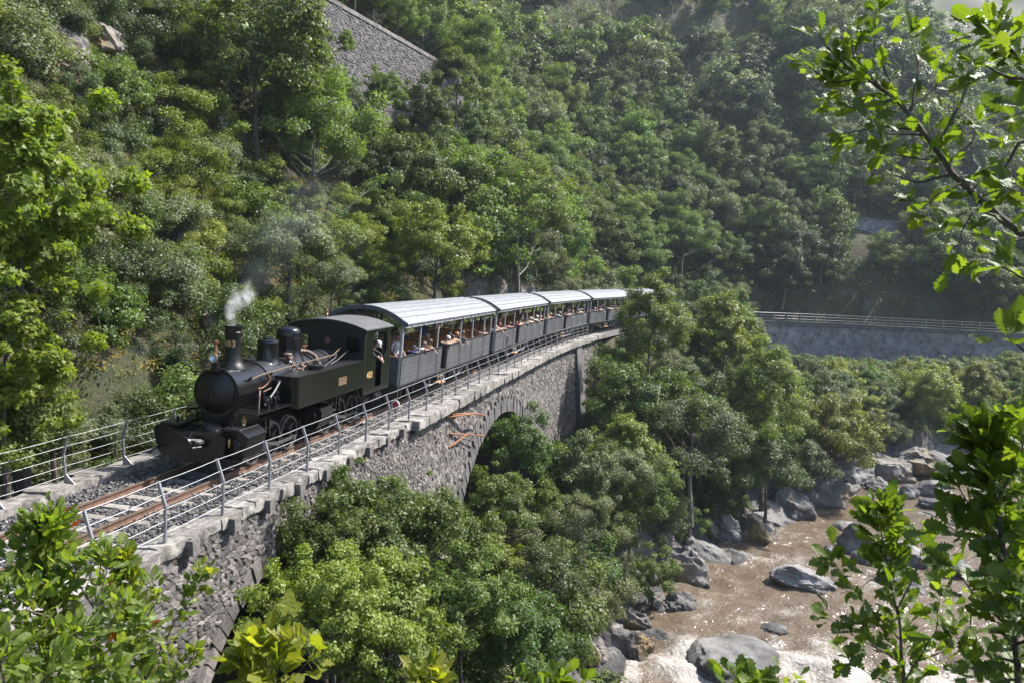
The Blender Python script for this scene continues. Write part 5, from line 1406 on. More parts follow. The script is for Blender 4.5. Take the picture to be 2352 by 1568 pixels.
# far
for k, (lm, cone) in enumerate((('oak', .1), ('grey', 0), ('holm', .3), ('robinia', .2))):
    make_proto('far%d' % k, lm, 50 + k, 44, 6000, .26, 2.5, 2.3, 3.4, .75, cone=cone, nl=5, single=True, low=-.8)
NAMES = {'oak': 'oak_tree', 'lim': 'broadleaf_tree', 'rob': 'robinia_tree', 'gre': 'silvery_tree', 'hol': 'evergreen_oak', 'map': 'maple_tree', 'shA': 'silvery_shrub', 'shB': 'dark_shrub', 'shC': 'green_shrub', 'shD': 'pale_shrub', 'mid0': 'oak_tree', 'mid1': 'robinia_tree', 'mid2': 'silvery_tree', 'mid3': 'evergreen_oak', 'mid4': 'oak_tree', 'mid5': 'robinia_tree', 'mid6': 'broadleaf_tree', 'far0': 'scrub_oak', 'far1': 'silvery_tree', 'far2': 'evergreen_oak', 'far3': 'robinia_tree'}  # shrub names only sort plain bushes by leaf tone; silvery trees have no known species
LOOK = {'oak': 'mid green', 'lim': 'light green', 'rob': 'feathery green', 'gre': 'silvery green', 'hol': 'dark green', 'shA': 'silvery', 'shB': 'dark glossy', 'shC': 'mid green', 'shD': 'light green', 'mid0': 'mid green', 'mid1': 'feathery green', 'mid2': 'silvery green', 'mid3': 'dark green', 'mid4': 'mid green', 'mid5': 'feathery green', 'mid6': 'light green', 'far0': 'mid green', 'far1': 'greyish', 'far2': 'dark green', 'far3': 'fresh green'}
TREES = []
def plant(key, x, y, z, sc, label, group, cat=None, tilt=None, wid=1.0, name=None):
    pr = PROTO[key]; nm = name or NAMES.get(key) or NAMES[key[:3]]; rot = (rng.uniform(-.08, .08), rng.uniform(-.08, .08), rng.uniform(0, 6.28)) if tilt is None else tilt
    s3 = (sc * wid, sc * wid, sc)
    cat = cat or ("shrub" if 'shrub' in nm else "tree")
    if 'me' in pr:
        o = link(nm, pr['me'], None, (x, y, z), rot, s3); setp(o, label, cat, group)
    else:
        o = empty(nm, (x, y, z), rot, s3, label, cat, group)
        link("crown", pr['crown'], o); link("stem" if 'shrub' in nm else "trunk", pr['trunk'], o)
    TREES.append((x, y, z, sc))
    return o
COMP = []
def view_tree(key, px, py, prad, Y, label, group=None, wid=1.0, name=None):
    """a tree whose crown is seen at (px, py) with radius prad at distance Y; its trunk goes down to the ground there"""
    pr = PROTO[key]; c = at(px, py, Y); sc = prad * Y / FD / (pr['rx'] * wid)
    base = c.z - pr['zc'] * sc; g = hz(c.x, c.y)
    o = plant(key, c.x, c.y, base, sc, label, group, wid=wid, name=name, tilt=(0, 0, rng.uniform(0, 6.28)))
    if base > g + .2:
        h = (base - g) / sc + .5; w = rng.uniform(-.1, .1) * h
        MB().tube([(w, -w * .5, -h), (w * .4, .05, -h * .5), (0, 0, -.2), (0, 0, .3)], [.2, .16, .135, .11], 8).build("lower_trunk", M_BARK, o, True)
        if base - g > 1.6: COMP.append((c.x, c.y, g, base - g, c.y))
    return o
# trees one can pick out
for a in [('mapleA', 40, 430, 190, 17.5, "bright yellow green maple with large leaves reaching in beside the fence", .95), ('mapleA', 5, 810, 150, 16.4, "leafy maple half out of the picture beneath the brighter maple"),
          ('limeA', 1000, 560, 108, 46, "round light green tree standing behind the first carriage roof"), ('robA', 1190, 470, 140, 66, "feathery green robinia towering behind the second carriage", 1.15),
          ('robA', 720, 300, 150, 48, "tall open robinia with forked trunk below the road wall"), ('oakB', 590, 120, 150, 46, "dark leafy tree beside the upper end of the road wall"),
          ('greyA', 660, 570, 110, 36, "silvery leaved tree behind the engine domes"), ('greyA', 760, 640, 70, 34, "small silvery bush tree just above the engine cab roof"),
          ('oakA', 870, 1200, 150, 18.5, "spreading green oak in front of the middle of the viaduct wall"), ('oakB', 1010, 1260, 105, 21, "oak crown between the spreading oak and the big arch"), ('oakB', 760, 1260, 110, 17, "green oak crown left of the spreading oak, against the viaduct wall"),
          ('limeA', 745, 1400, 165, 13, "yellow green tree at the foot of the viaduct, nearest the camera"), ('limeB', 900, 1430, 140, 15, "lime green tree right of the nearest one below the viaduct"),
          ('oakB', 1195, 1030, 72, 35, "upright green tree standing in the mouth of the big arch", .9), ('oakA', 1165, 1150, 92, 31, "bushy green tree below the mouth of the big arch"),
          ('oakA', 1180, 1450, 130, 20, "thin green tree at the bottom, left of the rapids"), ('holmB', 1330, 1100, 85, 38, "dark tree against the far foot of the viaduct"), ('oakB', 1060, 1400, 110, 18, "green tree at the bottom between the lime green tree and the rapids"),
          ('robB', 1490, 770, 95, 57, "tall tree in front of the last carriages at the viaduct end", .9), ('oakA', 1460, 910, 110, 52, "dark leafy tree below the end of the viaduct"),
          ('greyA', 1340, 1190, 80, 33, "silvery green tree right of the big arch, below the wall"), ('greyA', 1590, 990, 110, 48, "broad grey green tree on the bank below the viaduct end"),
          ('limeB', 1660, 770, 85, 66, "light green tree standing before the far terrace wall"), ('robB', 1760, 930, 105, 55, "tall feathery tree on the bank above the river rocks"),
          ('limeA', 1900, 990, 105, 62, "pale green spreading tree above the bend of the river"), ('holmA', 1250, 1330, 90, 25, "dark evergreen tree on the rocks left of the rapids"), ('greyA', 1420, 1080, 80, 40, "grey green tree on the steep bank right of the viaduct foot"),
          ('holmA', 1760, 1080, 75, 52, 'dark round tree on the rocks where the stream narrows'), ('holmA', 1850, 1065, 60, 58, 'dark bushy tree above the sandy landing'),
          ('shC', 40, 960, 100, 17.4, "hazel bush behind the fence at the left edge, in front of the maple stems"), ('shB', 120, 1000, 50, 17.6, "dark bush behind the fence, right of the maple stems"), ('shD', -20, 985, 90, 16.8, "broom bush behind the fence, cut by the left edge"),
          ('robB', 1050, 190, 62, 72, "robinia hiding the lower end of the road wall"), ('robA', 1095, 120, 75, 80, "tall robinia just right of the road wall"), ('oakB', 985, 245, 55, 66, "round tree in front of the lower corner of the road wall"), ('robB', 795, 105, 26, 60, "slim young robinia standing alone against the road wall"), ('oakB', 880, 215, 45, 62, "small tree at the foot of the road wall"), ('oakA', 690, 90, 60, 56, "leafy tree at the upper end of the road wall")]:
    view_tree(*a[:6], None, *(a[6:]))
# areas of the picture that nothing on the valley side may grow in front of
KEEP = [[(0, 880), (380, 870), (900, 760), (1420, 640), (1440, 760), (1400, 800), (1310, 960), (1250, 960), (1180, 890), (1120, 950), (1040, 1140), (960, 1120), (850, 1030), (660, 1120), (560, 1260), (540, 1400), (480, 1568), (0, 1568)],
        [(1385, 1568), (1470, 1440), (1590, 1290), (1700, 1230), (1830, 1120), (1960, 1060), (2050, 1020), (2352, 1040), (2352, 1568)],
        [(1755, 718), (2320, 730), (2320, 790), (1960, 812), (1755, 800)]]
ROADP = [[(745, -40), (745, 115), (850, 150), (950, 175), (960, 130), (735, -10)]]
def inside(poly, x, y):
    c = False; n = len(poly)
    for i in range(n):
        (x0, y0), (x1, y1) = poly[i], poly[(i + 1) % n]
        if (y0 > y) != (y1 > y) and x < (x1 - x0) * (y - y0) / (y1 - y0) + x0: c = not c
    return c
def covers(polys, x, y, z, r_, hz_):
    p = project([(x, y, z)])[0]; q, h = FD * r_ / p[2], FD * hz_ / p[2]
    for k in range(12):
        a = k * math.pi / 6
        for f in (1.0, .6):
            if any(inside(P, p[0] + q * f * math.cos(a), p[1] + h * f * math.sin(a)) for P in polys): return True
    return any(inside(P, p[0], p[1]) for P in polys)
def companions():
    """undergrowth trees round the tall bare stems"""
    for (x, y, g, gap, Y) in COMP:
        for k in range(4):
            key = ('holmA', 'oakB', 'greyA', 'shC')[(k + int(x * 7)) % 4]; pr = PROTO[key]; sc = gap * rng.uniform(.45, .75) / pr['zc']; sc = min(sc, 1.1 if 'sh' not in key else 2.0)
            a = k * 1.6 + rng.uniform(-.4, .4); q = rng.uniform(.4, 1.6); X, Y_ = x + math.cos(a) * q * 1.2, y + math.sin(a) * q - .3; Z = hz(X, Y_)
            s, d_, _ = track_field(np.array([X]), np.array([Y_])); 
            if abs(d_[0]) < 2.8 + pr['rx'] * sc * .8 or covers(KEEP, X, Y_, Z + pr['zc'] * sc, pr['rx'] * sc * .9, pr['rz'] * sc): continue
            p = project([(X, Y_, Z + pr['zc'] * sc)])[0]
            plant(key, X, Y_, Z - .2, sc, LOOK.get(key, LOOK[key[:3]]) + " young tree filling in below taller crowns " + ("under the near arches" if p[0] < 1100 else "at the foot of the big arch" if p[0] < 1300 else "on the bank past the viaduct foot" if p[0] < 1600 else "on the bank above the river rocks"), "young trees under the taller crowns")
def scatter(n, s0, s1, d0, d1, keys, sc0, sc1, mind, label, group, polys=(), seed=1, max_depth=400, dens=None):
    """plants n trees between s0..s1 along the line and d0..d1 beside it, where the camera's view can hold them"""
    r = random.Random(seed); done = 0; S_, D_ = [], []
    N0 = n * 30
    s = np.array([r.uniform(s0, s1) for _ in range(N0)]); d_ = np.array([r.uniform(d0, d1) for _ in range(N0)])
    P = np.array([track(a)[0] for a in s]); A = np.array([track(a)[1] for a in s])
    X, Y = P[:, 0] - np.cos(A) * d_, P[:, 1] + np.sin(A) * d_
    Z = height(X, Y); sr, dr, _ = track_field(X, Y); _, rd = nearest(X, Y, RVP); rw = RVW[nearest(X, Y, RVP)[0]]
    sd, al, LL = road_field(X, Y)
    for i in range(N0):
        if done >= n: break
        key = keys[r.randrange(len(keys))]; pr = PROTO[key]; sc = r.uniform(sc0, sc1); rc, zc = pr['rx'] * sc, pr['zc'] * sc
        if abs(dr[i]) < 2.7 + rc * .75 or abs(dr[i]) < min(abs(d0), abs(d1)) * .8 or rd[i] < rw[i] + 1.0: continue
        if -2.0 < sd[i] < 3.0 and 2 < al[i] < LL - 4: continue
        if math.hypot(X[i], Y[i]) < 9: continue
        if dr[i] < 0 and rd[i] > 0 and (X[i] > 60): pass
        p = project([(X[i], Y[i], Z[i] + zc)])[0]
        if p[0] > 2215 and p[1] < 90: continue
        if 1925 < p[0] < 2095 and 440 < p[1] < 560 and Y[i] < 123: continue
        if p[2] < 3 or p[0] < -160 or p[0] > 2500 or p[1] < -260 or p[1] > 1750: continue
        if any((X[i] - t[0]) ** 2 + (Y[i] - t[1]) ** 2 < (mind * (sc + t[3]) * .5) ** 2 for t in TREES): continue
        if polys and covers(polys, X[i], Y[i], Z[i] + zc, rc * 1.05, pr['rz'] * sc * 1.05): continue
        if dens is not None and r.random() > dens(X[i], Y[i]): continue
        look = LOOK.get(key) or LOOK[key[:3]]; size = 'small' if sc < sc0 + (sc1 - sc0) * .33 else 'large' if sc > sc0 + (sc1 - sc0) * .67 else 'medium'
        plant(key, X[i], Y[i], Z[i] - .1 - (.5 * sc if 'sh' not in key else .15 * sc), sc, size + ' ' + look + ' ' + label(p), group, wid=r.uniform(.85, 1.15)); done += 1
    return done
def by(stops, axis=0):
    return lambda p: next((l for v, l in stops if p[axis] < v), stops[-1][1])
G1 = "shrubs on the mossy slope beside the engine"
companions()
cnt = []
cnt.append(scatter(150, -14, 34, 3.2, 19, ['shA', 'shB', 'shC', 'shD', 'shB', 'shA'], .75, 1.7, 1.25, by([(130, 'shrub at the left edge, under the maple'), (300, 'shrub between the maple and the chimney smoke, left of the engine'), (450, 'shrub on the mossy slope just left of the smokebox'), (620, 'shrub on the slope behind the chimney'), (9999, 'shrub on the slope behind the engine cab')]), G1, seed=2))
cnt.append(scatter(80, -14, 40, 5, 30, ['holmA', 'greyA', 'oakB', 'holmB', 'greyA', 'limeB'], .45, .95, 2.2, by([(260, 'tree on the slope below the crags, near the maple'), (460, 'tree on the slope midway between maple and chimney'), (9999, 'tree on the slope above the engine')]), "small trees on the slope beside the engine", ROADP, seed=3))
cnt.append(scatter(95, 10, 75, 17, 70, ['mid0', 'mid1', 'mid2', 'mid3', 'mid4', 'mid5', 'robB', 'oakB'], .9, 1.5, 2.7, by([(400, 'tree on the upper slope beside the crags'), (720, 'tree on the upper slope left of the road wall'), (900, 'tree just below the road wall'), (9999, 'tree right of the road wall')]), "trees of the upper slope around the road wall", ROADP, seed=4))
cnt.append(scatter(130, 26, 100, 3.5, 30, ['mid0', 'mid1', 'mid2', 'mid3', 'mid5', 'mid6', 'robA', 'greyA', 'oakA'], .9, 1.55, 2.6, by([(900, 'tree on the slope above the engine cab'), (1150, 'tree on the slope above the first carriage'), (1300, 'tree on the slope above the second carriage'), (1450, 'tree on the slope above the third and fourth carriages'), (9999, 'tree on the slope beyond the last carriage')]), "trees on the slope above the carriages", ROADP, seed=5))
cnt.append(scatter(120, 34, 100, 3.2, 16, ['shA', 'shB', 'shC', 'shD'], .9, 1.9, 1.3, by([(1150, 'shrub at the foot of the slope behind the first carriage'), (1300, 'shrub at the foot of the slope behind the second carriage'), (9999, 'shrub at the foot of the slope behind the rear carriages')]), "shrubs behind the carriages", ROADP, seed=6))
cnt.append(scatter(70, 96, 182, 4, 34, ['mid0', 'mid2', 'mid3', 'mid4', 'mid2', 'mid0'], .8, 1.4, 2.5, by([(1700, 'tree above the left end of the terrace wall'), (1950, 'tree above the middle of the terrace wall'), (2150, 'tree above the terrace wall, below the small road wall'), (9999, 'tree above the right end of the terrace wall')]), "trees above the terrace wall", [KEEP[2]], seed=7))
FAR = [(1300, 'tree on the far hillside above the middle carriages'), (1600, 'tree on the far hillside above the last carriage'), (1850, 'tree on the far hillside left of the oak branch'), (2050, 'tree on the far hillside behind the tip of the oak branch'), (2200, 'tree on the far hillside behind the thick of the oak branch'), (9999, 'tree on the far hillside near the patch of sky')]
cnt.append(scatter(285, 70, 190, 28, 125, ['far0', 'far1', 'far2', 'far3', 'far0', 'far2'], 1.0, 1.9, 2.3, lambda p: by(FAR)(p) + (', high' if p[1] < 150 else ', midway' if p[1] < 330 else ', low'), "trees of the far hillside", ROADP, seed=8))
cnt.append(scatter(120, 36, 130, -3, -36, ['mid0', 'mid2', 'mid3', 'mid4', 'mid6', 'greyA', 'oakA', 'holmA', 'limeB'], .6, 1.0, 2.4, by([(1500, 'tree on the bank just past the viaduct end'), (1700, 'tree on the bank between viaduct end and terrace wall'), (1900, 'tree on the bank below the left half of the terrace wall'), (2100, 'tree on the bank below the middle of the terrace wall'), (9999, 'tree on the bank below the right end of the terrace wall')]), "trees on the bank beyond the viaduct", KEEP, seed=9))
cnt.append(scatter(190, 34, 135, -3, -36, ['shA', 'shB', 'shC', 'shD', 'shA'], .9, 2.0, 1.3, by([(1500, 'shrub on the bank just past the viaduct end'), (1700, 'shrub on the bank above the craggy river rocks'), (1900, 'shrub on the bank where the river narrows'), (9999, 'shrub on the bank above the calm pool')]), "shrubs on the bank beyond the viaduct", KEEP, seed=10))
cnt.append(scatter(70, -2, 40, -4, -19, ['shA', 'shB', 'shC', 'shD', 'oakB', 'holmA', 'limeB'], .6, 1.0, 1.8, by([(900, 'bush in the gorge under the nearest arch'), (1200, 'bush in the gorge below the big arch'), (9999, 'bush in the gorge beside the rapids')]), "bushes in the gorge below the viaduct", KEEP, seed=11))
cnt.append(scatter(60, 0, 60, 30, 75, ['mid0', 'mid3', 'mid4', 'mid1'], .8, 1.2, 3.0, by([(300, 'tree behind the crags at the upper left'), (9999, 'tree at the very top of the near slope')]), "trees at the top of the slope", ROADP, seed=12))

# ---- low growth that nobody could count, as leaves lying over the ground
def undergrowth(name, label, n, s0, s1, d0, d1, leaf, per, mr, mats, seed, pmin=-.35, tall=.75):
    r = np.random.default_rng(seed); s = r.uniform(s0, s1, n * 2); d_ = r.uniform(min(d0, d1), max(d0, d1), n * 2)
    P = np.array([track(a)[0] for a in s]); A = np.array([track(a)[1] for a in s])
    X, Y = P[:, 0] - np.cos(A) * d_, P[:, 1] + np.sin(A) * d_
    sr, dr, _ = track_field(X, Y); ri, rd = nearest(X, Y, RVP); sd, al, LL = road_field(X, Y)
    patch = fbm(X / 5, Y / 5, 3, 19)
    Z = height(X, Y); pp = project(np.stack([X, Y, Z], 1))
    ok = (np.abs(dr) > 3.0) & (rd > RVW[ri] + 1.5) & ~((sd > -1.5) & (sd < 3.4) & (al > 2) & (al < LL - 3)) & (patch > pmin) & (np.hypot(X, Y) > 6) & (pp[:, 0] > -150) & (pp[:, 0] < 2500) & (pp[:, 2] > 3) & (pp[:, 1] > -150) & ~((pp[:, 0] > 2215) & (pp[:, 1] < 85)) & ~((pp[:, 0] > 1925) & (pp[:, 0] < 2095) & (pp[:, 1] > 470) & (pp[:, 1] < 590) & (Y < 123.5))
    X, Y, Z = X[ok][:n], Y[ok][:n], Z[ok][:n]; m = len(X)
    rad = r.uniform(.5, 1.2, m) * mr; idx = np.repeat(np.arange(m), per); k = len(idx)
    q = r.normal(size=(k, 3)); q /= np.linalg.norm(q, axis=1)[:, None]; q[:, 2] = np.abs(q[:, 2])
    Pt = np.stack([X, Y, Z], 1)[idx] + q * (rad[idx] * r.random(k) ** .4)[:, None] * np.array([1, 1, tall])
    V, F = leaf_cards(Pt, q + r.normal(size=(k, 3)) * .6 + np.array([0, 0, .4]), leaf, r, .5)
    kind = r.integers(0, 10, m); mi = np.where(kind < 4, 1, 0)[idx] if len(mats) == 2 else (kind % len(mats))[idx]
    o = link(name, np_mesh(name, V, F, mats, mat_index=mi)); setp(o, label, kind="stuff")
undergrowth("undergrowth", "low moss, ferns and brambles over the rocky slope beside the engine", 2600, -14, 40, 3, 24, .085, 60, .55, [LM['under'], LM['moss']], 1)
undergrowth("undergrowth", "low bushes and grass between the trees above the carriages", 3000, 30, 104, 3, 60, .17, 36, .9, [LM['under'], LM['moss']], 2, -.6)
undergrowth("undergrowth", "scrub and dry grass over the far hillside", 6500, 66, 190, 3, 125, .33, 22, 1.5, [LM['under'], LM['under']], 3, -.7)
undergrowth("undergrowth", "low scrub over the bank between the line and the river", 3400, -4, 140, -3, -40, .13, 40, .75, [LM['under'], LM['oak']], 4)
undergrowth("forest", "continuous wood covering the far hillside between the trees one can pick out", 2000, 66, 190, 8, 130, .3, 130, 2.3, [LM['oak'], LM['grey'], LM['holm'], LM['robinia'], LM['under']], 5, -.75, 1.25)
# ------------------------------------------------------------------ foreground branches
def oak_leaf_mesh(seed, mat, kind='oak'):
    r = random.Random(seed)
    if kind == 'oak': half = [(0, .012), (.07, .03), (.16, .10), (.22, .065), (.32, .17), (.38, .10), (.49, .215), (.55, .13), (.66, .235), (.73, .145), (.84, .17), (.91, .09), (1, .0)]
    elif kind == 'oval': half = [(0, .01), (.15, .12), (.35, .21), (.6, .22), (.82, .13), (1, 0)]
    else: half = [(0, .01), (.06, .2), (.0, .34), (.16, .3), (.26, .2), (.38, .36), (.42, .52), (.5, .34), (.58, .2), (.72, .26), (.8, .12), (1, 0)]
    curl, fold, tw = r.uniform(-.25, .35), r.uniform(.05, .35), r.uniform(-.25, .25)
    v, f = [], []
    if kind == 'maple':
        out = [(180, .1), (205, .3), (228, .42), (243, .3), (262, .36), (285, .56), (303, .36), (322, .38), (340, .55), (360, .72), (20, .55), (38, .38), (57, .36), (75, .56), (98, .36), (117, .3), (132, .42), (155, .3)]
        v = [(.4, 0, 0)] + [(.4 + math.cos(R(a)) * q * .85, math.sin(R(a)) * q * .85, -curl * q * q + fold * q * abs(math.sin(R(a))) * .6 + r.uniform(-.02, .02)) for a, q in out]
        f = [(0, 1 + k, 1 + (k + 1) % len(out)) for k in range(len(out))]
        v += [(-.35, .008, .02), (-.35, -.008, .02), (.32, .006, 0), (.32, -.006, 0)]; k = len(v) - 4; f.append((k, k + 1, k + 3, k + 2))
        me = bpy.data.meshes.new("leaf"); me.from_pydata(v, [], f); me.materials.append(mat); me.update()
        return me
    def z(x, y): return -curl * x * x + fold * abs(y) + tw * x * y + .03 * math.sin(9 * x + seed) * abs(y) * 4
    for x, y in half:
        mx = x if kind != 'maple' else min(x, 1)
        a, b = y * r.uniform(1.15, 1.45), y * r.uniform(1.15, 1.45)
        v += [(mx, 0, z(mx, 0)), (x, a, z(x, a)), (x, -b, z(x, -b))]
    n = len(half)
    for i in range(n - 1):
        f += [(i * 3, i * 3 + 3, i * 3 + 4, i * 3 + 1), (i * 3, i * 3 + 2, i * 3 + 5, i * 3 + 3)]
    v += [(-.12, .008, .02), (-.12, -.008, .02), (.02, .006, 0), (.02, -.006, 0)]; k = len(v) - 4; f.append((k, k + 1, k + 3, k + 2))
    me = bpy.data.meshes.new("leaf"); me.from_pydata(v, [], f); me.materials.append(mat); me.polygons.foreach_set("use_smooth", [True] * len(f)); me.update()
    return me
def fg_leaf_mat(name, c0, c1, c2, tcol=(1.75, 1.75, .5)):
    m, nt, bs, out = new_mat(name); oi = nd(nt, "ShaderNodeObjectInfo").outputs["Random"]; co = objco(nt)
    isl = nd(nt, "ShaderNodeNewGeometry").outputs["Random Per Island"]
    ad = nd(nt, "ShaderNodeMath", operation='ADD'); nt.links.new(oi, ad.inputs[0]); nt.links.new(isl, ad.inputs[1]); fr = nd(nt, "ShaderNodeMath", operation='FRACT'); nt.links.new(ad.outputs[0], fr.inputs[0])
    c = ramp(nt, fr.outputs[0], [(0, c0), (.5, c1), (1, c2)])
    sp = nd(nt, "ShaderNodeSeparateXYZ"); nt.links.new(co, sp.inputs[0]); ab = nd(nt, "ShaderNodeMath", operation='ABSOLUTE'); nt.links.new(sp.outputs[1], ab.inputs[0])
    vein = nd(nt, "ShaderNodeMapRange"); nt.links.new(ab.outputs[0], vein.inputs[0]); vein.inputs[1].default_value = .008; vein.inputs[2].default_value = .02; vein.inputs[3].default_value = .5; vein.inputs[4].default_value = 0
    c = mixc(nt, vein.outputs[0], c, (.16, .19, .06)); c = mixc(nt, ramp(nt, noise_tex(nt, 5, 5, .6, co), [(.62, (0, 0, 0)), (.75, (.6, .6, .6))]), c, tuple(x * .6 for x in c0))
    nt.links.new(c, bs.inputs["Base Color"]); bs.inputs["Roughness"].default_value = .42; bs.inputs["Specular IOR Level"].default_value = .4
    add_bump(nt, bs, noise_tex(nt, 9, 3, .5, co), .25, .02)
    tr = nd(nt, "ShaderNodeBsdfTranslucent"); nt.links.new(mixc(nt, 1.0, c, tcol, 'MULTIPLY'), tr.inputs[0])
    mx = nd(nt, "ShaderNodeMixShader"); mx.inputs[0].default_value = .52; nt.links.new(bs.outputs[0], mx.inputs[1]); nt.links.new(tr.outputs[0], mx.inputs[2]); nt.links.new(mx.outputs[0], out.inputs["Surface"])
    return m
M_OAKF = fg_leaf_mat("oak_leaf_front", (.06, .105, .016), (.095, .15, .02), (.14, .19, .03))
M_MAPF = fg_leaf_mat("maple_leaf_front", (.14, .18, .018), (.2, .23, .026), (.25, .25, .05))
M_SHRF = fg_leaf_mat("shrub_leaf_front", (.1, .155, .026), (.14, .2, .038), (.19, .23, .06))
M_REDF = fg_leaf_mat("red_leaf_front", (.3, .05, .015), (.4, .09, .02), (.42, .14, .03), (1.3, 1.0, .6))
M_TWIG = surf("twig_bark", [(.06, .048, .036), (.11, .09, .068)], 30, .85, bump=.5)
OAKL = [oak_leaf_mesh(k, M_OAKF) for k in range(9)]
MAPL = [oak_leaf_mesh(40 + k, M_MAPF, 'maple') for k in range(5)]
SHRL = [oak_leaf_mesh(60 + k, M_SHRF, 'oak') for k in range(4)] + [oak_leaf_mesh(70 + k, M_SHRF, 'oval') for k in range(3)]
REDL = [oak_leaf_mesh(80 + k, M_REDF, 'maple') for k in range(2)]
def fg_plant(name, label, cat, base, stems, leafset, size, per_m, seed, r0=.012, cap=295, extra=None, up=.35, spread=.07, tipn=5):
    """stems: lists of (x, y, distance) as seen from the camera; leaves sit along the outer part of each"""
    r = random.Random(seed); root = empty(name, base, label=label, cat=cat); inv = Matrix.Translation(root.location).inverted(); todo = []
    for si, st in enumerate(stems):
        thick, st = (st[0], st[1:]) if isinstance(st[0], (int, float)) else (1.0, st)
        pts = [p if isinstance(p, Vector) else at(*p) for p in st]
        fine = []
        for a, b in zip(pts[:-1], pts[1:]):
            for k in range(4): fine.append(a.lerp(b, k / 4) + Vector((r.uniform(-1, 1), r.uniform(-1, 1), r.uniform(-1, 1))) * (.012 * (b - a).length if fine else 0))
        fine.append(pts[-1]); n = len(fine)
        o = MB().tube(fine, [r0 * thick * (1 - .8 * i / (n - 1)) for i in range(n)], 6).build("branch" if thick >= 1 else "twig", M_TWIG, root, True); o.matrix_parent_inverse = inv
        L = sum((b - a).length for a, b in zip(fine[:-1], fine[1:])); m = max(4, int(L * per_m))
        for k in range(m):
            t = 1 - (r.random() ** 1.5) * (.95 if thick < 1 else .8); i = min(n - 2, int(t * (n - 1))); p = fine[i].lerp(fine[i + 1], t * (n - 1) - i)
            todo.append((p, (fine[i + 1] - fine[i]).normalized()))
        for k in range(tipn): todo.append((fine[-1], (fine[-1] - fine[-2]).normalized()))
    lv = []
    for p, d_ in todo:
        q = Vector((r.gauss(0, 1), r.gauss(0, 1), r.gauss(0, .8))); q = (q - d_ * q.dot(d_) * .6).normalized(); ax = (q * .9 + d_ * .55 + Vector((0, 0, .1))).normalized()
        p2 = p + q * r.uniform(.0, spread) * (1 if r.random() < .7 else .3)
        nrm = Vector((r.gauss(0, .6), r.gauss(0, .6) - .55, up + abs(r.gauss(0, .8)))); y = nrm.cross(ax)
        if y.length < 1e-3: continue
        y.normalize(); z = ax.cross(y); M = Matrix((ax, y, z)).transposed().to_4x4(); s = size * r.uniform(.6, 1.25); ls = leafset if not (extra and r.random() < extra[1]) else extra[0]
        lv.append((Matrix.Translation(p2) @ M @ Matrix.Scale(s, 4), ls[r.randrange(len(ls))]))
    r.shuffle(lv)
    lv.sort(key=lambda a: -a[0].to_scale()[0] / max(.5, a[0].translation.y))
    for M, me in lv[:cap]:
        o = link("leaf", me, root); o.matrix_parent_inverse = inv; o.matrix_basis = M
    if len(lv) > cap:
        V, F, off = [], [], 0; mats = list(dict.fromkeys(me.materials[0] for _, me in lv)); mi = []
        for M, me in lv[cap:]:
            V += [tuple(M @ v.co) for v in me.vertices]
            for p in me.polygons: F.append([off + i for i in p.vertices]); mi.append(mats.index(me.materials[0]))
            off += len(me.vertices)
        me = bpy.data.meshes.new("leaves"); me.from_pydata(V, [], F)
        for m in mats: me.materials.append(m)
        me.polygons.foreach_set("material_index", mi); me.update()
        o = link("leaves", me, root); o.matrix_parent_inverse = inv; o["kind"] = "stuff"
    return root
